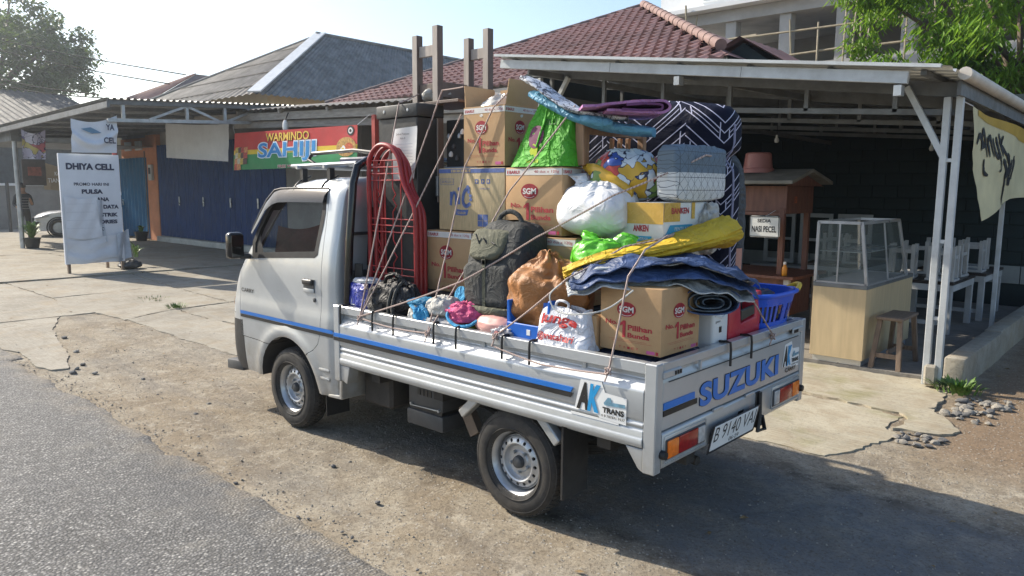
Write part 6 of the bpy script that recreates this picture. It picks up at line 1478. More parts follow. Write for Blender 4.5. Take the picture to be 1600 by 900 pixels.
# tarpaulins over the tailgate corner
YTP = M('yellow_tarpaulin', (.60, .40, .02), .68, var=.1, vs=6, bp=.35, bs=16); BTP = M('blue_tarpaulin', (.038, .072, .17), .58, var=.5, vs=9, bp=.6, bs=26, dirt=.12); STP = M('silver_tarpaulin_back', (.45, .48, .50), .35, .2, var=.2, vs=12, bp=.5, bs=26); DTP = M('slate_tarpaulin', (.055, .085, .12), .4, var=.3, vs=9, bp=.5, bs=26)
bt = thing('blue_tarpaulin', 'folded blue tarpaulin with a rolled end on the tailgate-corner carton', 'tarpaulin', (.2, .5, 1.3))
dep = V((.67, -.74, 0))
def drape(path, back, front, drop, seed, thick=.004, wr=.014):
    S = spl(path, 60); mb = MB()
    def top(a, b):
        t_ = a*59; k = min(int(t_), 58); f = t_-k; c = V([p+(q-p)*f for p, q in zip(S[k], S[k+1])])
        bb = -front+(back+front)*b; edge = max(0, -bb-.04)/.20
        sh = .05*noise.noise(V((a*3, seed, 0)))
        p = c+dep*(bb+sh*(1-b)); w_ = wr*(ridged((a*4+seed*.03, bb*5, .5), 2)-.3)+.020*noise.noise(V((a*5, bb*4, 4.2)))+.006*noise.noise(V((a*14, bb*20, seed)))
        p.z += w_-drop*edge**1.6*(.6+.8*abs(noise.noise(V((a*4, seed+3, 1)))))
        return p
    mb.grid(top, 70, 26); mb.grid(lambda a, b: top(a, b)-V((0, 0, thick)), 70, 26)
    for b in (0, 1): mb.grid(lambda a, c: top(a, b)-V((0, 0, thick*c)), 70, 2)
    return mb
TP = [(.64, .69, 1.275), (.53, .64, 1.315), (.40, .56, 1.325), (.27, .47, 1.335), (.15, .37, 1.335), (.06, .27, 1.32), (.0, .18, 1.29), (-.03, .10, 1.255)]
for k, (bk_, fr_, dr, m_) in enumerate(((.16, .205, .10, STP), (.17, .16, .07, DTP), (.17, .21, .085, BTP), (.18, .13, .05, STP), (.19, .185, .06, BTP))):
    drape([(x-.008*k, y, z+.009*k+.010*k*math.exp(-((i-3)/2.5)**2)) for i, (x, y, z) in enumerate(TP)], bk_, fr_, dr, 70+k*2.3, .006, .020+.003*k).build('fold', m_, bt, 60)
roll_strip((-.02, .40, 1.218), ax_, du_, .125, .052, 2.6, .006, DTP, bt, 'rolled_end', 140, .34, .7)
roll_strip((-.015, .395, 1.221), ax_, du_, .140, .064, 1.1, .007, BTP, bt, 'rolled_cover', 70, .35, .05)
MB().tube(spl([(.55, .83, 1.30), (.60, .86, 1.24), (.55, .87, 1.17), (.42, .86, 1.165), (.30, .80, 1.20), (.20, .74, 1.29)], 30), .004, 6).build('edge_cord', M('pale_cord', (.55, .55, .52), .8), bt)
for m_ in (BTP, STP, DTP, YTP): creases(m_, .35, 8)
yt = thing('yellow_tarpaulin', 'yellow tarpaulin folded into a wide open sleeve on the blue tarpaulin', 'tarpaulin', (.3, .4, 1.4))
for k, (dz_, sc_) in enumerate(((0, 1), (.022, .9))):
    fn = loft_fn([(.63, .71, 1.315+dz_, .03, .010), (.50, .62, 1.390+dz_, .08, .013), (.38, .46, 1.425+dz_, .12, .018), (.27, .26, 1.465+dz_, .14, .028), (.20, .07, 1.505+dz_*.6, .13*sc_, .050), (.165, -.09, 1.530+dz_*.3, .10*sc_, .072)], 40, .013, 80+k*3, 1.7, 3.2, 3.0)
    mb = MB(); mb.grid(fn, 54, 34, False, True); mb.grid(lambda a, b: fn(.6+.4*a, b)*.0+(lambda p, c: c+(p-c)*.93)(fn(.6+.4*a, b), sum((fn(.6+.4*a, j/6) for j in range(6)), V())/6), 14, 34, False, True) if k == 0 else None
    mb.build('sleeve' if k == 0 else 'overlap_fold', YTP, yt, 60)

# plastic goods at the tailgate
t = thing('white_canister', 'white plastic canister beside the tailgate-corner carton', 'canister', (.12, .1, .97)); WPLA = M('white_plastic', (.72, .74, .75), .35, var=.05)
MB().box(.055, .30, .06, .225, .93, 1.145, .018, 3).build('body', WPLA, t); text('garam', .05, .012, (.054, .205, 1.08), (0, -1, 0), Zu, PK, t); MB().box(.0525, .054, .14, .165, 1.03, 1.06).build('printed_square', PK, t); MB().tube([(.054, .21, 1.12), (.05, .14, 1.105), (.054, .08, 1.12)], .004, 6).build('moulded_rib', WPLA, t)
t = thing('red_stool', 'red plastic stool on its side between the canister and the blue basket', 'stool', (.15, -.1, .95)); RPL = M('red_plastic', (.48, .03, .05), .38, var=.1, vs=7)
MB().prism([(.045, .93), (-.335, .935), (-.345, 1.20), (-.27, 1.20), (-.275, 1.06), (-.10, 1.04), (-.085, 1.17), (.04, 1.185)], 'x', .06, .30, .010, 2).build('shell', RPL, t); MB().prism([(-.105, 1.055), (-.265, 1.075), (-.262, 1.125), (-.10, 1.11)], 'x', .062, .08, .003).build('inset_panel', M('dark_olive_plastic', (.045, .045, .035), .5), t)
MB().box(.05, .06, -.29, -.08, .94, .97, .004).build('lower_slot', PLK, t)
bkt = thing('laundry_basket', 'blue plastic laundry basket with a yellow handle at the tailgate', 'basket', (.3, -.5, .96)); BKP = M('cobalt_plastic', (.02, .10, .62), .32, var=.08)
cx_, cy_b = .20, -.53
def bk(a, z, r0=1.0):
    th = 2*math.pi*a; q = lambda v_: math.copysign(abs(v_)**(2/3.4), v_); k = (.80+.20*(z-.955)/.21)*r0
    return V((cx_+q(math.cos(th))*.20*k, cy_b+q(math.sin(th))*.265*k, z))
mb = MB(); N = 96
for (z0, z1) in ((.957, 1.01), (1.105, 1.165)): mb.grid(lambda a, b: bk(a, z0+(z1-z0)*b), N, 3, True); mb.grid(lambda a, b: bk(a, z0+(z1-z0)*b, .975), N, 3, True)
for i in range(0, N, 3):
    a0, a1 = i/N, (i+1.3)/N; mb._f([mb.bm.verts.new(bk(a, z)) for a, z in ((a0, 1.01), (a1, 1.01), (a1, 1.105), (a0, 1.105))]); mb._f([mb.bm.verts.new(bk(a, z, .975)) for a, z in ((a0, 1.01), (a1, 1.01), (a1, 1.105), (a0, 1.105))])
mb.grid(lambda a, b: bk(a, .958)*(1-b)+V((cx_, cy_b, .958))*b, N, 2, True); bko = mb.build('wall', BKP, bkt, 50)
MB().tube([bk(i/64, 1.167, 1.03) for i in range(64)], .013, 8, True).build('rim', BKP, bkt)
MB().tube(spl([tuple(bk(.60, 1.167, 1.04)), tuple(bk(.635, 1.192, 1.10)), tuple(bk(.67, 1.192, 1.10)), tuple(bk(.705, 1.167, 1.04))], 14), .015, 8).build('yellow_grip', M('yellow_plastic', (.60, .40, .02), .4), bkt)
MB().tube(spl([tuple(bk(.95, 1.167, 1.04)), tuple(bk(.97, 1.19, 1.12)), tuple(bk(1.03, 1.19, 1.12)), tuple(bk(1.05, 1.167, 1.04))], 14), .013, 8).build('grip', BKP, bkt)
mb = bag_mesh((.20, -.53, .962), (.24, .34, .20), 91, .02, 3, .2); tag(mb.build('kitchen_bundle', mat_patchy('dark_mixed_cloth', [(.02, .03, .06), (.10, .02, .03), (.03, .05, .10), (.30, .22, .03)], 12), smooth=60), 'dark mixed bundle inside the blue laundry basket', 'bundle')
t = thing('black_pole', 'short black metal upright standing between red stool and basket', 'pole', (.2, -.22, 1.0)); MB().bar((.12, -.215, .99), (.15, -.225, 1.245), .045, .02, (1, 0, 0), .004).build('bar', PLK, t)
mb = bag_mesh((.22, -.14, 1.06), (.18, .20, .14), 92, .015, 2.4, .2); tag(mb.build('striped_pouch', mat_patchy('green_yellow_cloth', [(.55, .38, .03), (.03, .16, .05), (.02, .03, .10), (.02, .05, .12)], 11), smooth=60), 'small yellow and green patterned pouch behind the red stool', 'pouch')

# ropes
def mat_rope():
    m, n, l, b = newmat('pinkish_rope'); v = texco(n, l, 'World'); wv = n.new('ShaderNodeTexWave'); wv.inputs['Scale'].default_value = 30; wv.inputs['Distortion'].default_value = 1; l.new(v, wv.inputs[0])
    l.new(ramp(n, l, wv.outputs[0], [(.2, (.30, .21, .18)), (.6, (.50, .40, .36))]), b.inputs['Base Color']); b.inputs['Roughness'].default_value = .85; return m
ROPE = mat_rope()
def rope(pts, label, r_=.0048, loops=()):
    P_ = [V(p) for p in pts]; L = []
    for a, b in zip(P_, P_[1:]):
        k = max(4, int((b-a).length/.05))
        for i in range(k):
            f = i/k; p = a.lerp(b, f); p += V((noise.noise(p*4), noise.noise(p*4+V((9, 0, 0))), 0))*.003; p.z -= .010*(b-a).length*math.sin(math.pi*f); L.append(p)
    L.append(P_[-1]); t_ = thing('rope', label, 'rope', P_[0], 'ropes lashing the load')
    MB().tube(L, r_, 6).build('strand', ROPE, t_)
    for q in loops:
        q = V(q); mb = MB(); mb.tube([q+V((.012*math.cos(a)+.004*math.sin(2*a), .010*math.sin(a), .014*math.sin(a*1.5))) for a in [i*math.pi/6 for i in range(24)]], .005, 6); mb.tube([q, q+V((.01, .015, -.05))], .004, 6); mb.build('knot', ROPE, t_)
    return t_
T1, T2 = (2.16, .853, .935), (1.51, .853, .925)
rope([T1, (2.15, .52, 2.29), (2.2, .3, 2.375), (2.17, .2, 2.34)], 'rope from the front rail knot straight up over the black cabinet', loops=(T1, (2.155, .80, 1.13)))
rope([T1, (1.87, .40, 2.36), (1.655, .422, 2.36)], 'rope from the front rail knot slanting up across the upturned wooden stand')
rope([T1, (1.665, .43, 2.20)], 'rope from the front rail knot slanting to the opened carton edge')
rope([T2, (1.62, .445, 1.885), (1.39, .436, 2.22), (1.31, .40, 2.30)], 'rope rising from the second rail knot across the opened carton', loops=(T2,))
rope([T2, (1.25, .445, 1.74), (.96, .455, 2.01), (.85, .36, 2.20)], 'rope from the second rail knot up across the green tote')
rope([(2.16, .853, .945), (1.33, .765, 1.23), (.86, .66, 1.50), (.50, .49, 1.72), (.22, .06, 1.93), (.42, -.6, 1.96)], 'long rope slanting from the front rail over the backpack to the mattress', .0055)
rope([(.98, .83, .99), (.54, .80, 1.32), (.36, .58, 1.475), (.26, .30, 1.52)], 'rope from the middle rail hook to the tarpaulins', .005, ((.98, .845, .98),))
rope([(.25, .853, .92), (.19, .80, 1.36), (.22, .62, 1.47), (.20, .45, 1.53), (.3, .2, 1.53)], 'rope over the tailgate-corner carton and both tarpaulins', .005, ((.25, .853, .92),))
rope([(-.022, -.33, .955), (-.07, .11, 1.25), (.0, .25, 1.36)], 'short rope from the tailgate to the rolled tarpaulin end', .005, ((-.02, -.33, .95),))
rope([T1, (1.85, .856, .915), T2], 'slack rope running along the rail between the two knots', .0045)
rope([(1.0, .856, .93), (.65, .858, .885), (.25, .856, .905)], 'slack rope along the rail under the white tote', .0045)
# ------------------------------------------------------------------ furniture of the food stall
PLY = M('pale_plywood_laminate', (.54, .42, .25), .45, var=.12, vs=3, stretch=(5, 5, .6)); ALU = M('aluminium_profile', (.60, .61, .62), .35, .7, var=.08); DKW = M('dark_stained_wood', (.09, .042, .028), .55, var=.3, vs=5, bp=.2, stretch=(1, 1, 6)); OLDW = M('old_bare_wood', (.20, .145, .105), .75, var=.3, vs=6, bp=.25, stretch=(6, 6, 1)); WHW = M('white_painted_wood', (.46, .47, .47), .55, var=.12, vs=5, dirt=.2); DTOP = M('dark_table_top', (.03, .022, .02), .4, var=.2)
PGL = mat_glass('display_glass', (.16, .19, .18), .30, .04); PGL.node_tree.nodes['Principled BSDF'].inputs['Specular IOR Level'].default_value = .5
ct_ = thing('display_counter', 'pale plywood counter with a sloping aluminium and glass display case', 'counter', (.85, -4.7, .04))
CX0, CX1, CY0, CY1 = .585, 1.095, -5.50, -3.92
MB().box(CX0+.02, CX1-.02, CY0+.02, CY1-.03, .04, .11).build('plinth', ALU, ct_)
for (a, b, c, d_) in ((CX0, CX1, CY1-.018, CY1), (CX0, CX0+.018, CY0, CY1-.0185), (CX1-.018, CX1, CY0, CY1-.0185), (CX0+.0185, CX1-.0185, CY0, CY0+.018)): MB().box(a, b, c, d_, .10, .80, .002).build('panel', PLY, ct_)
MB().box(CX0-.004, CX1+.004, CY0-.004, CY1+.004, .80, .84, .004).build('counter_top', STEELD, ct_)
gz0, gz1 = .842, 1.44; gb = [(CX0+.01, CY1-.02), (CX1-.01, CY1-.02), (CX1-.01, CY0+.22), (CX0+.01, CY0+.22)]; gt_ = [(CX0+.085, CY1-.02), (CX1-.015, CY1-.02), (CX1-.015, CY0+.36), (CX0+.085, CY0+.36)]
Bq = [V((x, y, gz0)) for x, y in gb]; Tq = [V((x, y, gz1)) for x, y in gt_]
for i in range(4):
    j = (i+1) % 4
    for p, q in ((Bq[i], Bq[j]), (Tq[i], Tq[j]), (Bq[i], Tq[i])): MB().bar(p, q, .028, .028, (0, 0, 1) if abs((q-p).normalized().z) < .7 else (0, 1, 0)).build('frame_bar', ALU, ct_)
    mb = MB(); mb.poly([Bq[i], Bq[j], Tq[j], Tq[i]]); mb.build('glass_pane', PGL, ct_)
mb = MB(); mb.poly(Tq); mb.build('glass_pane', PGL, ct_)
MB().bar((CX0+.29, CY1-.02, gz0), (CX0+.29, CY1-.02, gz1), .014, .014, (0, 1, 0)).build('mullion', ALU, ct_); MB().bar((CX0+.01, -4.62, gz0), (CX0+.085, -4.62, gz1), .014, .014, (0, 1, 0)).build('mullion', ALU, ct_)
MB().box(CX0+.05, CX1-.03, CY0+.30, CY1-.04, 1.15, 1.158).build('shelf', M('frosted_shelf', (.30, .34, .34), .2), ct_); MB().box(CX0+.02, CX1-.02, CY0+.24, CY1-.03, .843, .850).build('case_floor', WHW, ct_)

st = thing('wooden_stool', 'old bare wooden stool with splayed legs beside the display counter', 'stool', (.39, -4.28, .04))
MB().box(.27, .51, -4.56, -4.0, .515, .545, .006).build('seat', OLDW, st)
for (x, y, dx, dy) in ((.30, -4.05, -.03, .07), (.48, -4.05, .04, .07), (.30, -4.51, -.03, -.07), (.48, -4.51, .04, -.07)): MB().bar((x, y, .515), (x+dx, y+dy, .04), .042, .042, (0, 1, 0)).build('leg', OLDW, st)
MB().bar((.27, -4.0, .17), (.51, -4.0, .17), .02, .045).build('stretcher', OLDW, st); MB().bar((.27, -4.56, .17), (.51, -4.56, .17), .02, .045).build('stretcher', OLDW, st); MB().bar((.39, -4.02, .20), (.39, -4.54, .20), .02, .04).build('stretcher', OLDW, st)

# wooden food cart with roof, sign, tub and bottle
ctt = thing('wooden_food_cart', 'dark red-brown wooden food cart with a little roof behind the basket', 'food cart', (2.1, -5.1, .04))
RBW = M('red_brown_wood', (.15, .062, .040), .5, var=.28, vs=4, bp=.2, stretch=(5, 5, 1))
for x in (1.82, 2.75):
    for y in (-4.82, -5.55): MB().box(x-.03, x+.03, y-.03, y+.03, .78, 1.55, .003).build('post', RBW, ctt)
MB().box(1.60, 2.95, -5.7, -4.66, .74, .775, .004).build('table_board', RBW, ctt); MB().box(1.75, 2.85, -5.6, -4.78, .28, .738, .004).build('lower_cabinet', RBW, ctt)
for x in (1.70, 2.88):
    for y in (-4.75, -5.62): MB().box(x-.03, x+.03, y-.03, y+.03, .04, .738).build('leg', WHW, ctt)
MB().box(1.80, 2.78, -4.84, -4.815, 1.50, 1.80, .003).build('front_board', RBW, ctt); MB().box(1.775, 1.80, -5.6, -4.80, 1.48, 1.80, .003).build('side_board', RBW, ctt); MB().box(1.79, 2.79, -4.83, -4.80, 1.46, 1.50, .003).build('rail', RBW, ctt)
MB().prism([(-4.55, 1.82), (-4.55, 1.86), (-5.15, 2.0), (-5.80, 1.86), (-5.80, 1.82), (-5.15, 1.955)], 'x', 1.62, 2.95, .004).build('roof', M('grey_cart_roof', (.19, .185, .16), .7, var=.25, dirt=.3), ctt)
MB().prism([(-4.62, 1.80), (-5.15, 1.93), (-5.70, 1.80)], 'x', 1.70, 1.72).build('gable_board', RBW, ctt); text('150', .07, .08, (1.772, -5.02, 1.60), (0, -1, 0), Zu, M('orange_paint', (.62, .13, .03), .6), ctt, .02)
MB().bar((1.79, -4.84, 1.50), (1.79, -5.1, 1.78), .02, .06).build('corner_bracket', RBW, ctt)
sg_ = thing('hanging_sign', 'small white rounded sign with black capitals hung on the food cart', 'sign', (1.93, -4.6, 1.2))
mb = MB(); mb.prism([(2.115, 1.235), (2.115, 1.44), (2.095, 1.458), (1.785, 1.458), (1.762, 1.44), (1.755, 1.235), (1.772, 1.218), (2.098, 1.214)], 'y', -4.615, -4.60, .002); mb.build('board', M('white_sign_board', (.66, .66, .62), .6, var=.05, dirt=.1), sg_)
mb = MB(); [mb.tube([(a[0], -4.598, a[1]), (b[0], -4.598, b[1])], .004, 5) for a, b in (((2.11, 1.225), (2.11, 1.45)), ((2.11, 1.45), (1.77, 1.45)), ((1.77, 1.45), (1.765, 1.225)), ((1.765, 1.225), (2.11, 1.225)))]; tag(mb.build('painted_border', PK, sg_), kind='stuff')
text('SEDIA', .16, .040, (2.02, -4.60, 1.385), (-1, 0, 0), Zu, PK, sg_, .02, depth=.002); text('NASI PECEL', .29, .070, (2.085, -4.60, 1.275), (-1, 0, 0), Zu, PK, sg_, .025, depth=.002)
MB().tube([(1.93, -4.61, 1.455), (1.90, -4.80, 1.52)], .003, 5).build('string', CLOTHW, sg_)
tb = thing('pink_tub', 'dusty pink plastic tub upside down on the cart roof', 'tub', (2.3, -5.0, 1.93)); MB().lathe([(0, .24), (.13, .24), (.15, .225), (.168, .06), (.185, .05), (.185, .0), (.175, .0)], 36, Matrix.Translation((2.25, -5.05, 1.955))).build('shell', M('dusty_pink_plastic', (.40, .155, .135), .45, var=.1), tb)
bo = thing('sauce_bottle', 'small orange sauce bottle with a white cap on the cart table', 'bottle', (1.75, -4.75, .777)); MB().lathe([(0, 0), (.028, 0), (.03, .01), (.03, .09), (.018, .115), (.014, .13), (0, .13)], 20, Matrix.Translation((1.74, -4.76, .777))).build('body', M('orange_sauce', (.72, .28, .02), .25, var=.1), bo); MB().lathe([(.016, .131), (.016, .16), (0, .16)], 16, Matrix.Translation((1.74, -4.76, .777))).build('cap', PW, bo)

# white tables with upturned stools on them
def table_root(x, y, label, lx=.9, ly=1.2):
    t = thing('white_table', label, 'table', (x, y, .04), 'white wooden tables of the food stall')
    MB().box(-lx/2, lx/2, -ly/2, ly/2, .60, .635, .004).build('top', DTOP, t, local=True)
    for sx in (-1, 1):
        MB().box(sx*(lx/2-.02)-.012, sx*(lx/2-.02)+.012, -ly/2+.03, ly/2-.03, .52, .598).build('apron', WHW, t, local=True)
        for sy in (-1, 1): MB().box(sx*(lx/2-.05)-.035, sx*(lx/2-.05)+.035, sy*(ly/2-.05)-.035, sy*(ly/2-.05)+.035, 0, .598, .003).build('leg', WHW, t, local=True)
    for sy in (-1, 1): MB().box(-lx/2+.035, lx/2-.035, sy*(ly/2-.02)-.012, sy*(ly/2-.02)+.012, .52, .597).build('apron', WHW, t, local=True)
    MB().box(-lx/2+.09, lx/2-.09, ly/2-.07, ly/2-.04, .10, .15).build('stretcher', WHW, t, local=True); return t
t0 = table_root(.80, -6.95, 'white table with stools stacked on it just behind the display counter')
for (x, y, lb) in ((.72, -8.35, 'white table farther back in line behind the steel posts'), (2.2, -8.2, 'white table deep in the stall left of the display case')):
    c = clone(t0, None, (x, y, .04)); c['label'] = lb
def stool_root(label):
    t = thing('white_stool', label, 'stool', (0, 0, 0), 'white stools stacked upside down on the tables')
    MB().box(-.16, .16, -.14, .14, 0, .03, .003).build('seat', WHW, t, local=True)
    for sx in (-1, 1):
        MB().box(sx*.125-.012, sx*.125+.012, -.08, .08, .27, .31).build('stretcher', WHW, t, local=True)
        for sy in (-1, 1): MB().box(sx*.125-.022, sx*.125+.022, sy*.105-.022, sy*.105+.022, .03, .42, .002).build('leg', WHW, t, local=True)
    for sy in (-1, 1): MB().box(-.10, .10, sy*.105-.012, sy*.105+.012, .31, .35).build('stretcher', WHW, t, local=True)
    return t
s0 = stool_root('upturned white stool at the near right corner of the first table'); s0.location = (.52, -6.55, .676); WL[s0.name] = V(s0.location)
for (x, y, z, rz, lb) in ((.98, -6.6, .676, .1, 'upturned white stool on the first table behind the glass case'), (.56, -7.2, .676, -.1, 'upturned white stool in the second place of the first table'), (1.0, -7.25, .676, .2, 'upturned white stool at the far left of the first table'), (.50, -8.0, .676, 0, 'upturned white stool at the near end of the farther table'), (.55, -8.6, .676, .15, 'upturned white stool at the far end of the farther table'), (.95, -8.3, .676, -.1, 'upturned white stool on the left half of the farther table'), (2.0, -8.0, .676, .1, 'upturned white stool on the deep table, right half'), (2.4, -8.3, .676, -.1, 'upturned white stool on the deep table, left half')):
    c = clone(s0, None, (x, y, z), rz); c['label'] = lb
fr = thing('window_frames', 'pale wooden window frames leaning on the back wall behind the cart', 'window frame', (3.0, -9.6, .04))
for x in (2.3, 2.95, 3.6):
    for (a, b, c, d_) in ((x, x+.06, .45, 1.35), (x+.50, x+.56, .45, 1.35), (x+.061, x+.499, .45, .52), (x+.061, x+.499, 1.28, 1.35), (x+.061, x+.499, .86, .91)): MB().box(a, b, -9.72, -9.68, c, d_).build('bar', WHW, fr)
MB().box(2.2, 4.3, -9.8, -9.45, .38, .42).build('bench', WHW, fr); MB().box(2.3, 2.4, -9.7, -9.5, .04, .379).build('bench_leg', WHW, fr); MB().box(4.1, 4.2, -9.7, -9.5, .04, .379).build('bench_leg', WHW, fr)

# yellow cloth banner hung along the right side of the stall
yb = thing('yellow_banner', 'drooping yellow and cream cloth banner with black brush lettering at right', 'banner', (-.12, -5.6, 1.45))
YCL = M('cream_banner_cloth', (.62, .56, .34), .75, var=.12, vs=2.5); YC2 = M('mustard_banner_cloth', (.50, .33, .05), .75, var=.15, vs=2)
C0, C1, C2, C3 = V((-.14, -4.10, 2.50)), V((-.14, -8.6, 2.52)), V((-.14, -8.2, 1.62)), V((-.14, -4.92, 1.46))
def yb_fn(a, b):
    p = C0.lerp(C1, a).lerp(C3.lerp(C2, a), b); p.z -= .05*math.sin(math.pi*a)*(1-b); p.z += .22*b*math.sin(math.pi*min(1, a*1.0))*.6
    p.x += .03*math.sin(a*11+b*3)+.02*fbm(a*4, b*3, 2); return p
mb = MB(); mb.grid(lambda a, b: yb_fn(a, .0+b), 50, 20); mb.build('cloth', YCL, yb, 60)
mb = MB(); mb.grid(lambda a, b: yb_fn(.06+.94*a, b*(.05+.22*a))+V((-.004, 0, 0)), 50, 6); mb.build('mustard_band', YC2, yb, 60)
def brush(pts, r_, off=-.008):
    q = spl([(a, b, 0) for a, b in pts], 20); L = [yb_fn(a, b)+V((off, 0, 0)) for a, b, _ in q]; mb = MB(); n_ = V((1, 0, 0)); prev = None
    for i, p in enumerate(L):
        t_ = (L[min(19, i+1)]-L[max(0, i-1)]).normalized(); s_ = t_.cross(n_)*r_*(.4+.9*math.sin(math.pi*min(.95, .15+i/22))); cur = (mb.bm.verts.new(p-s_), mb.bm.verts.new(p+s_))
        if prev: mb._f((prev[0], prev[1], cur[1], cur[0]))
        prev = cur
    mb.build('brush_lettering', PK, yb, 0)
for pts in ([(.03, .30), (.07, .22), (.11, .30)], [(.075, .36), (.115, .16), (.125, .42)], [(.08, .32), (.13, .30)], [(.145, .22), (.145, .42)], [(.145, .28), (.17, .22), (.18, .42)], [(.20, .22), (.20, .40), (.225, .40), (.23, .20), (.23, .52), (.205, .58)], [(.26, .16), (.26, .42)], [(.30, .18), (.265, .30), (.31, .42)], [(.10, .44), (.085, .56), (.11, .60)]): brush(pts, .022)
for pts in ([(.26, .46), (.29, .58), (.27, .80), (.24, .98)], [(.31, .40), (.35, .50), (.35, .78)], [(.27, .64), (.36, .56)], [(.40, .45), (.38, .7), (.42, .72), (.43, .45)], [(.47, .4), (.46, .72)]): brush(pts, .035)
MB().tube([C0, (-.12, -3.75, 2.52)], .005, 5).build('tie_string', CLOTHW, yb); MB().tube([C1, (-.12, -9.5, 2.55)], .005, 5).build('tie_string', CLOTHW, yb)
# ------------------------------------------------------------------ phone shop's signs, plant, car and person at the left
sb = thing('standing_signboard', 'tall white phone-shop signboard with a torn lower sheet at the canopy corner', 'signboard', (14.65, -1.75, .03))
VIN = M('white_banner_vinyl', (.66, .69, .74), .5, var=.08, vs=2, dirt=.12); VING = M('grey_torn_vinyl', (.42, .46, .52), .55, var=.2, vs=4, dirt=.25); NAVY = M('navy_print', (.012, .022, .065), .6)
MB().box(14.60, 14.66, -2.30, -1.20, .22, 2.38).build('panel', VIN, sb)
for y in (-2.26, -1.26): MB().box(14.60, 14.66, y-.025, y+.025, .03, .218).build('leg', OLDW, sb)
MB().box(15.2, 15.25, -2.2, -2.15, .03, 1.5).build('back_leg', OLDW, sb) ; MB().bar((14.67, -2.18, 1.45), (15.2, -2.18, 1.45), .04, .04).build('back_strut', OLDW, sb)
def sgn(s, y0, y1, z0, z1, bold=.02): text(s, abs(y1-y0), z1-z0, (14.598, y0, z0), (0, -1, 0), Zu, NAVY, sb, bold, depth=.004)
sgn('DHIYA CELL', -1.32, -2.20, 2.07, 2.20, .055); sgn('PROMO HARI INI', -1.44, -2.08, 1.76, 1.82); sgn('PULSA', -1.57, -1.96, 1.60, 1.69, .055); sgn('ANA', -1.83, -2.07, 1.45, 1.53, .055); sgn('DATA', -1.95, -2.24, 1.30, 1.38, .055); sgn('ISTRIK', -1.86, -2.22, 1.14, 1.22, .055); sgn('ORIES', -1.86, -2.20, 1.00, 1.08, .055); sgn('DO', -1.84, -1.95, .86, .93, .03)
mb = MB(); mb.grid(lambda a, b: V((14.585-.02*abs(math.sin(7*a+5*b))-.05*max(0, a-.75)*b, -1.24-.60*a-.05*b*a, 1.56-.80*b-.06*math.sin(3*a))), 16, 14); mb.build('torn_sheet', VIN, sb, 50)
for i in range(4): MB().box(14.565, 14.568, -1.78, -1.26, 1.40-.16*i, 1.404-.16*i).build('fold_line', VING, sb)
mb = MB(); mb.grid(lambda a, b: V((14.57-.05*math.sin(4*b+3*a)*.6, -1.82-.10*a-.05*b, 1.48-.85*b)), 8, 14); mb.build('hanging_flap', VING, sb, 50)
mb = MB(); mb.grid(lambda a, b: V((14.575-.03*fbm(a*3, b*3, 7), -1.24-1.05*a, .72-.46*b-.05*math.sin(6*a))), 20, 10); mb.build('loose_lower_sheet', VIN, sb, 50)
mb = MB(); mb.grid(lambda a, b: V((14.56-.05*math.sin(5*a+2*b), -2.15-.26*a, .78-.58*b+.1*a)), 10, 10); mb.build('crumpled_corner', VING, sb, 50)
mb, f_, n_ = sag_sheet(((14.55, -1.45, 3.05), (14.55, -2.30, 3.17), (14.55, -2.26, 2.42), (14.55, -1.42, 2.40)), 30, 20, .02, '', '', None, '', seed=9, sag=.0, extra=lambda p, a, b: p+V((-.07*math.exp(-((b-.42-.35*math.sin(math.pi*a))/.10)**2), 0, -.10*math.sin(math.pi*a)*max(0, 1-b*1.3))))
hb_ = thing('drooping_banner', 'sagging white banner remnant hanging over the phone-shop signboard', 'banner', (14.55, -1.85, 2.4)); mb.build('cloth', VIN, hb_, 60)
text('YA', .16, .12, (14.50, -2.05, 2.86), (0, -1, 0), Zu, NAVY, hb_, .03, depth=.03); text('CEL', .22, .12, (14.50, -2.0, 2.60), (0, -1, 0), Zu, NAVY, hb_, .03, depth=.03)
mb = MB(); mb.poly([(14.50, -1.60, 2.86), (14.50, -1.78, 2.90), (14.50, -1.98, 2.80), (14.50, -1.80, 2.78)]); mb.build('blue_print', M('faded_blue_print', (.10, .22, .34), .6), hb_)
t = thing('poster_banner', 'purple and white poster hanging beside the left canopy pole', 'banner', (20, -2.3, 2.4)); mb, f_, n_ = sag_sheet(((20, -2.03, 3.14), (20, -2.56, 3.16), (20, -2.52, 2.42), (20, -2.02, 2.42)), 20, 16, .03, '', '', None, '', seed=4, sag=.10); mb.build('cloth', mat_patchy('purple_poster_print', [(.42, .40, .50), (.16, .13, .26), (.50, .48, .55), (.35, .33, .46), (.45, .38, .12), (.36, .08, .10)], 5), t, 60)
t = thing('dark_poster', 'dark poster with a reddish picture below the purple poster', 'banner', (20.02, -2.2, 1.75)); MB().box(20.0, 20.02, -2.50, -1.98, 1.76, 2.40).build('sheet', M('dark_poster_print', (.05, .04, .035), .5, var=.5, vs=6), t); MB().box(19.994, 19.999, -2.40, -2.10, 2.0, 2.22).build('picture', M('reddish_picture', (.18, .05, .03), .5, var=.6, vs=12), t)
t = thing('tan_banner', 'small tan banner with white letters half hidden behind the signboard', 'banner', (20.5, -2.7, 1.65)); mb, f_, n_ = sag_sheet(((20.5, -2.58, 2.36), (20.5, -3.05, 2.22), (20.5, -3.05, 1.62), (20.5, -2.58, 1.66)), 12, 10, .02, '', '', None, '', seed=6); mb.build('cloth', M('tan_banner_cloth', (.33, .27, .19), .7, var=.1), t, 60); text('KA', .12, .10, (20.46, -2.83, 2.02), (0, -1, 0), Zu, PW, t, .02); text('TIANI', .30, .11, (20.46, -2.66, 1.84), (0, -1, 0), Zu, PW, t, .02)

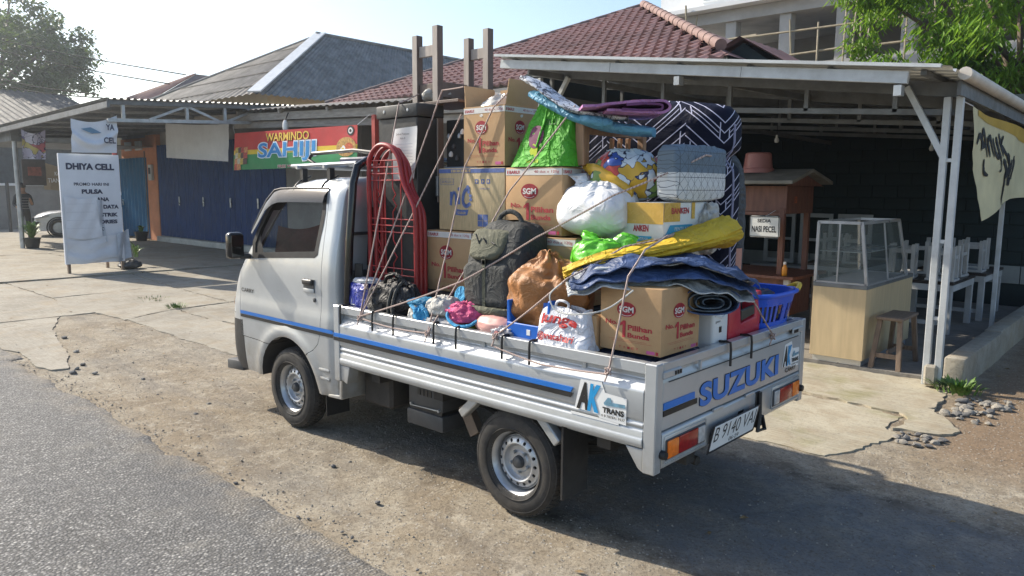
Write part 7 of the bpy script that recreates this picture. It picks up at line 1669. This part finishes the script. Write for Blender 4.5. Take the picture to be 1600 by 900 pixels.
LEAFP = M('glossy_plant_leaf', (.10, .20, .03), .45, var=.4, vs=9)
def plant(name, label, x, y, z, n, h, seed, cat='plant', pot=True, w_=.045):
    t = thing(name, label, cat, (x, y, z)); g_ = random.Random(seed); mb = MB()
    for k in range(n):
        a = g_.uniform(0, 6.3); ln = h*g_.uniform(.5, 1); out = g_.uniform(.25, .9); q = V((-math.sin(a), math.cos(a), 0))*w_*g_.uniform(.7, 1.3); prev = None; z0 = z+.25+g_.uniform(0, h*.5)
        for f in (0, .3, .6, .85, 1): 
            p = V((x+math.cos(a)*ln*out*f, y+math.sin(a)*ln*out*f, z0+ln*(f-.55*f*f*out))); k_ = math.sin(math.pi*min(.97, .06+.9*f)); cur = (mb.bm.verts.new(p-q*k_), mb.bm.verts.new(p+q*k_))
            if prev: mb._f((prev[0], prev[1], cur[1], cur[0]))
            prev = cur
    mb.build('foliage', LEAFP, t, 'keep')
    for k in range(4): MB().tube([(x+.03*math.cos(k*1.6), y+.03*math.sin(k*1.6), z+.2), (x+.08*math.cos(k*1.6), y+.08*math.sin(k*1.6), z+.3+h*.6)], .008, 5).build('stem', LEAFP, t)
    if pot: MB().lathe([(0, 0), (.15, 0), (.20, .26), (.215, .26), (.215, .29), (.19, .29), (.18, .25), (0, .25)], 20, Matrix.Translation((x, y, z))).build('pot', PLK, t)
    return t
plant('potted_plant', 'leafy green potted plant at the foot of the left canopy pole', 22.05, -2.62, .035, 80, .46, 3)
plant('potted_plant', 'small dark potted plant beside the orange pillar', 23.0, -5.9, .035, 20, .25, 5)
t = thing('rubble_pile', 'dark sack and rubbish lying at the foot of the signboard', 'sack', (14.9, -2.5, .03)); bag_mesh((14.75, -2.45, .03), (.35, .4, .18), 5, .03, 2.4, .3).build('sack', PLG, t, 60)
plant('weed_clump', 'small weed clump growing behind the signboard', 15.2, -2.75, .03, 30, .25, 8, 'weed', False, .02)

# parked white car, mostly behind the signboard
car = thing('parked_car', 'white hatchback parked at the far left behind the signboard', 'car', (27.3, -6.1, .03), None, RD(253))
CWHT = M('white_car_paint', (.72, .73, .74), .25, var=.03, coat=.7); CDK = M('car_glass_dark', (.015, .02, .025), .05)
# nose towards -x local
hl_ = [(-1.9, .28), (-1.95, .5), (-1.88, .70), (-1.55, .84), (-.95, .93), (-.35, 1.38), (.2, 1.50), (1.1, 1.48), (1.75, 1.1), (1.9, .85), (1.92, .4), (1.85, .25)]
def car_fn(a, b):
    P_ = spl([(x, z, 0) for x, z in hl_], 60); k = min(59, int(round(a*59))); x, z = P_[k][0], P_[k][1]; yy = (b-.5)*2
    wd = .84-(.16*max(0, (z-.9)/.6)); nose = 1-.18*max(0, (-x-1.4)/.55)**2
    return V((x+.10*abs(yy)**3*(1 if x < -1.3 else -.3), yy*wd*nose*(1), z-.05*abs(yy)**4))
mb = MB(); mb.grid(car_fn, 60, 17); sil = [tuple(p[:2]) for p in spl([(x, z, 0) for x, z in hl_], 60)]
body_c = mb
for s in (-1, 1):
    side_pts = [car_fn(i/59, 1 if s > 0 else 0) for i in range(60)]
    vs_ = [body_c.bm.verts.new(p) for p in side_pts]; body_c._f(vs_)
body_c.build('body', CWHT, car, 40, local=True)
for s in (-1, 1):
    for x in (-1.2, 1.25):
        T_ = Matrix.Translation((x, s*.80, .31)) @ Matrix.Rotation(-math.pi/2*s, 4, 'X'); wq = bpy.data.objects.new('wheel', None); col.objects.link(wq); wq.parent = car; WL[wq.name] = WL[car.name].copy()
        MB().lathe([(.19, .06), (.24, .075), (.29, .06), (.31, .03), (.31, -.1), (.19, -.1)], 32, T_).build('tyre', PLK, wq, local=True); MB().lathe([(0, .05), (.05, .055), (.17, .045), (.19, .06), (.19, .0), (0, .0)], 32, T_).build('rim', STEEL, wq, local=True); MB().lathe([(.33, .045), (.37, .05), (.37, .0)], 32, T_).build('arch_trim', PLK, wq, local=True)
    MB().prism([(-.80, .98), (-.32, 1.34), (.2, 1.43), (1.0, 1.40), (1.35, 1.12), (.9, 1.0)], 'y', s*.80, s*.835).build('side_window', CDK, car, local=True)
    MB().prism([(-1.90, .64), (-1.50, .78), (-1.45, .70), (-1.90, .58)], 'y', s*.46, s*.80, .01).build('headlight', M('car_lamp', (.5, .52, .55), .1, var=.1), car, local=True); MB().prism([(-1.965, .32), (-1.86, .52), (-1.75, .50), (-1.86, .34)], 'y', s*.50, s*.78).build('air_intake', PLK, car, local=True)
MB().box(-1.975, -1.90, -.42, .42, .50, .66, .02).build('grille', PLK, car, local=True); MB().box(-1.97, -1.90, -.45, .45, .30, .42, .02).build('lower_grille', PLK, car, local=True)
mb = MB(); mb.poly([(-.93, -.66, .955), (-.93, .66, .955), (-.36, .58, 1.385), (-.36, -.58, 1.385)]); mb.build('windscreen', CDK, car, 0, local=True)

# person in a striped dark shirt behind the pole
pr = thing('person', 'standing person in a dark striped shirt behind the left canopy pole', 'person', (25.2, -3.28, .035))
SKIN = M('skin', (.30, .17, .11), .6, var=.08); SHIRT = M('dark_striped_shirt', (.03, .035, .045), .8, var=.3); TROU = M('dark_trousers', (.035, .035, .04), .85)
def skin_fig(name, verts, edges, radii, mat, root=0, sub=2):
    me_ = bpy.data.meshes.new(name); me_.from_pydata(verts, edges, []); o = bpy.data.objects.new(name, me_); col.objects.link(o)
    md = o.modifiers.new('s', 'SKIN'); md.use_smooth_shade = True; o.modifiers.new('u', 'SUBSURF').levels = sub
    for i, r_ in enumerate(radii): me_.skin_vertices[0].data[i].radius = (r_, r_)
    me_.skin_vertices[0].data[root].use_root = True
    dg = bpy.context.evaluated_depsgraph_get(); dg.update(); out = bpy.data.meshes.new_from_object(o.evaluated_get(dg)); bpy.data.objects.remove(o); return out
px_, py_, pz = 25.2, -3.28, .035
vb = [(0, 0, .92), (0, 0, 1.10), (0, 0, 1.32), (-.02, 0, 1.44), (-.03, 0, 1.54), (-.05, 0, 1.64), (-.05, 0, 1.72), (0, .10, .86), (.0, .11, .48), (.03, .11, .08), (-.10, .12, .04), (0, -.10, .86), (-.03, -.11, .48), (.0, -.11, .08), (-.13, -.12, .04), (0, .19, 1.40), (.02, .25, 1.14), (-.18, .20, 1.06), (-.26, .16, 1.12), (0, -.19, 1.40), (.03, -.25, 1.14), (-.16, -.20, 1.16), (-.24, -.12, 1.34)]
eb = [(0, 1), (1, 2), (2, 3), (3, 4), (4, 5), (5, 6), (0, 7), (7, 8), (8, 9), (9, 10), (0, 11), (11, 12), (12, 13), (13, 14), (3, 15), (15, 16), (16, 17), (17, 18), (3, 19), (19, 20), (20, 21), (21, 22)]
rb_ = [.15, .14, .165, .10, .055, .09, .085, .10, .07, .045, .04, .10, .07, .045, .04, .07, .05, .04, .035, .07, .05, .04, .035]
me_ = skin_fig('body', [(x+px_, y+py_, z+pz) for x, y, z in vb], eb, rb_, None)
ob_ = link_mesh('body', me_, [SKIN, SHIRT, TROU], pr)
for p in ob_.data.polygons:
    z = p.center.z; p.material_index = 2 if z < .93 else (1 if z < 1.47 and not (p.center.x < -.15 and z < 1.4) else 0)
for i in range(5):
    mb = MB(); mb.tube([(px_+.165*math.cos(a), py_+.185*math.sin(a), pz+1.02+.08*i) for a in [j*math.pi/12 for j in range(24)]], .012, 5, True); mb.build('shirt_stripe', M('grey_stripe', (.22, .22, .23), .8), pr)
bag_mesh((px_-.04, py_, pz+1.63), (.21, .19, .17), 4, .004, 2.2, 0).build('hair', PLK, pr, 60)
# walls and far houses at the left end
fw = thing('far_wall', 'long grey plastered wall across the yard behind the parked car', 'wall', (34, -3, 0)); MB().box(33.6, 33.8, -9, 8.0, 0, 1.75).build('plaster', GREYWALL, fw); MB().box(33.5, 33.9, -9, 8, 1.75, 1.85).build('coping', WHITEP, fw)
MB().tube([(31, -4.3, 0), (31, -4.3, 1.9)], .06, 8).build('gate_post', PLG, fw)
dr = thing('dark_tiled_roof_house', 'dark tiled house far behind the canopy at the left edge', 'house', (50, 3, 0))
DT = M('dark_weathered_tile', (.045, .048, .05), .8, var=.4, vs=3, co='World'); mb = MB(); wave_sheet(mb, (37, -11.2, 4.3), (47, -11.2, 6.9), (37, 10, 4.3), (47, 10, 6.9), 60, .10, (0, 0, 1), 14); mb.build('roof_slope', DT, dr, 60)
MB().box(38, 52, -10.8, 9.5, 0, 4.3).build('wall', M('dim_wall', (.10, .11, .115), .9, var=.2), dr)

# ------------------------------------------------------------------ unfinished concrete building with bamboo scaffolding
cbld = thing('unfinished_building', 'unfinished concrete frame building with bamboo scaffolding behind the tiled house', 'building', (9, -29, 0))
bx0, bx1, by = 3.0, 16.5, -25.0
SH = 8.35
MB().box(-8, bx1, by-9, by+.25, 6.05, 6.45).build('floor_slab', CEMENT, cbld); MB().box(-8, bx1, by-9, by+.35, SH, SH+.45).build('ceiling_beam', CEMENT, cbld); MB().box(-8, bx1+.5, by-9.5, by+.9, SH+.46, SH+.62).build('roof_slab', WHITEP, cbld)
MB().box(-8, bx1, by-9, by+.1, 0, 6.0).build('lower_wall', CEMENT, cbld)
MB().box(-8, bx1, by-9, by-.9, SH+.65, SH+3.6).build('upper_wall', WHITEP, cbld)
for x in (4.0, 7.6, 13.2): o = MB().box(x, x+1.3, by-.92, by-.86, SH+1.2, SH+2.6).build('window', WHITEP, cbld); MB().box(x+.1, x+1.2, by-.86, by-.84, SH+1.3, SH+2.5).build('pane', CDK, o)
for x in (-4, -1.5, 1.4, 3.9, 6.1, 8.3, 10.4, 12.6, 14.6, 16.2): MB().box(x-.22, x+.22, by-.25, by+.2, 6.45, SH, .01).build('column', CEMENT, cbld)
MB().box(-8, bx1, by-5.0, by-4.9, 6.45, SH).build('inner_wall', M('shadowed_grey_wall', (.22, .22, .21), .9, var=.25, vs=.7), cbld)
BAM = M('bamboo_pole', (.30, .255, .17), .6, var=.25, vs=4); gB = random.Random(12)
for i in range(13):
    x = 3.2+gB.uniform(0, 12); l_ = gB.uniform(-.25, .25); MB().tube([(x, by+.5+gB.uniform(0, .5), 5.9), (x+l_, by+.6+gB.uniform(0, .4), SH+gB.uniform(-.6, .8))], .038, 6).build('bamboo_pole', BAM, cbld)
for z in (6.75, 7.6):
    for k in range(3): x0 = 2.5+4.4*k; MB().tube([(x0, by+.65, z+gB.uniform(-.1, .1)), (x0+5.2, by+.75, z+gB.uniform(-.12, .12))], .042, 6).build('bamboo_pole', BAM, cbld)
for i in range(14): x = 6.5+gB.uniform(0, 4); MB().box(x, x+gB.uniform(.2, .5), by-4.85, by-4.8, 6.6+gB.uniform(0, .5), 6.68+gB.uniform(0, .6)).build('pale_opening', M('pale_sheeting', (.60, .62, .75), .7), cbld)

# ------------------------------------------------------------------ trees
BARK = M('grey_brown_bark', (.12, .09, .065), .9, var=.3, vs=6, bp=.5, bs=20)
def mat_leaf(name, c, trans=.35):
    m, n, l, b = newmat(name); oi = n.new('ShaderNodeNewGeometry'); c0 = ramp(n, l, oi.outputs['Random Per Island'], [(0, tuple(x*.62 for x in c)), (.5, c), (1, tuple(min(1, x*1.45) for x in c))])
    l.new(c0, b.inputs['Base Color']); b.inputs['Roughness'].default_value = .45
    tb_ = n.new('ShaderNodeBsdfTranslucent'); l.new(mix(n, l, .5, c0, (.22, .34, .03)), tb_.inputs[0]); ms = n.new('ShaderNodeMixShader'); ms.inputs[0].default_value = trans
    l.new(b.outputs[0], ms.inputs[1]); l.new(tb_.outputs[0], ms.inputs[2]); l.new(ms.outputs[0], n['Material Output'].inputs[0]); return m
def tree(name, label, base_, height, trunk_r, clusters, leaf, per, lsize, mat, seed, droop=.5, limbs=9, aspect=.28, group=None):
    t = thing(name, label, 'tree', base_, group); g_ = random.Random(seed); B_ = V(base_); top_ = B_+V((0, 0, height*.55))
    mb = MB(); mb.tube(spl([(*B_, trunk_r), (*(B_+V((.1, .05, height*.2))), trunk_r*.85), (*(B_+V((-.05, .1, height*.4))), trunk_r*.7), (*top_, trunk_r*.5)], 14) and [V(p[:3]) for p in spl([(*B_, 0), (*(B_+V((.1, .05, height*.2))), 0), (*(B_+V((-.05, .1, height*.4))), 0), (*top_, 0)], 14)], [trunk_r*(1-.5*i/13) for i in range(14)], 10); mb.build('trunk', BARK, t, 60)
    mb = MB()
    for c, rad in clusters[:limbs*2]:
        c = V(c); s_ = B_+V((0, 0, height*g_.uniform(.28, .55))); m_ = s_.lerp(c, .5)+V((g_.uniform(-.3, .3), g_.uniform(-.3, .3), .3)); L = [V(p) for p in spl([tuple(s_), tuple(m_), tuple(c)], 10)]
        mb.tube(L, [trunk_r*.38*(1-.85*i/9) for i in range(10)], 6)
    tag(mb.build('limbs', BARK, t, 60), kind='stuff')
    verts, faces = [], []
    for c, rad in clusters:
        c = V(c)
        for k in range(per):
            d_ = V((g_.gauss(0, 1), g_.gauss(0, 1), g_.gauss(0, 1))).normalized()*rad*(g_.random()**.45); p = c+V((d_.x, d_.y, d_.z*.75))
            a = g_.uniform(0, 6.283); dn = g_.uniform(droop*.5, droop*1.4); ax = V((math.cos(a), math.sin(a), -dn)).normalized(); sd = ax.cross(V((0, 0, 1))).normalized(); sd = (sd+V((0, 0, g_.uniform(-.5, .5)))).normalized(); ln = lsize*g_.uniform(.6, 1.25); w_ = ln*aspect
            i0 = len(verts); q = p+ax*ln*.5; nn_ = ax.cross(sd)*ln*.10
            verts += [p, q-sd*w_*.5+nn_*0, p+ax*ln-V((0, 0, ln*.12)), q+sd*w_*.5, q+nn_]
            faces += [(i0, i0+1, i0+4), (i0, i0+4, i0+3), (i0+1, i0+2, i0+4), (i0+4, i0+2, i0+3)]
    me_ = bpy.data.meshes.new('crown'); me_.from_pydata([tuple(v_) for v_ in verts], [], faces); me_.update(); link_mesh('crown', me_, mat, t); return t
gT = random.Random(21)
def blobs(cx, cy, cz, rx, ry, rz2, n, r0, r1, shell=.55):
    out = []
    for k in range(n):
        d_ = V((gT.gauss(0, 1), gT.gauss(0, 1), gT.gauss(0, 1))).normalized()*(gT.uniform(shell, 1)); out.append(((cx+d_.x*rx, cy+d_.y*ry, cz+d_.z*rz2), gT.uniform(r0, r1)))
    return out
tree('broad_leaf_tree', 'bright green broad-leaf tree overhanging the shelter at the upper right', (1.0, -13.8, 0), 7.5, .22, blobs(.6, -13.5, 5.55, 3.8, 2.4, 2.6, 150, .35, .65), None, 170, .21, mat_leaf('bright_green_leaf', (.15, .29, .03), .5), 31, .9)
tree('shade_tree', 'big hazy shade tree at the left edge beyond the canopy', (54, -9.5, 0), 14, .5, blobs(54, -10.2, 9.4, 5.0, 5.2, 4.4, 130, .7, 1.3), None, 170, .38, mat_leaf('grey_green_leaf', (.05, .095, .032), .3), 33, .5, aspect=.5)
# overhead wires
WIREM = M('black_cable', (.012, .012, .012), .95); WIREM.node_tree.nodes['Principled BSDF'].inputs['Specular IOR Level'].default_value = .05
WIRES = (((50.25, -7.9, 10.3), (24, -8.04, 5.51), .12, 'topmost overhead wire crossing the sky at left'), ((50.25, -8.0, 9.75), (24, -7.48, 5.15), .15, 'second overhead wire crossing the sky at left'),
         ((50.25, -8.44, 8.1), (24, -5.18, 4.6), .15, 'upper of the two low wires before the left tree'), ((50.25, -8.37, 7.8), (24, -5.36, 4.5), .2, 'lowest wire before the left tree'))
for (a, b, sag_, lb) in WIRES:
    a, b = V(a), V(b); t = thing('overhead_wire', lb, 'wire', tuple(b), 'overhead wires at the left'); MB().tube([a.lerp(b, i/30)-V((0, 0, sag_*math.sin(math.pi*i/30))) for i in range(31)], .021, 5).build('cable', WIREM, t)
# ------------------------------------------------------------------ hazy air
hz = MB(); hz.box(-30, 120, -90, 60, -1.0, 17.0)
m = bpy.data.materials.new('hazy_air'); m.use_nodes = True; m.node_tree.nodes.clear()
pv = m.node_tree.nodes.new('ShaderNodeVolumePrincipled'); pv.inputs['Color'].default_value = (.86, .93, 1, 1); pv.inputs['Density'].default_value = .0013; pv.inputs['Anisotropy'].default_value = .7
ot = m.node_tree.nodes.new('ShaderNodeOutputMaterial'); m.node_tree.links.new(pv.outputs[0], ot.inputs['Volume'])
ho = hz.build('haze', m, smooth=0); ho['kind'] = 'stuff'
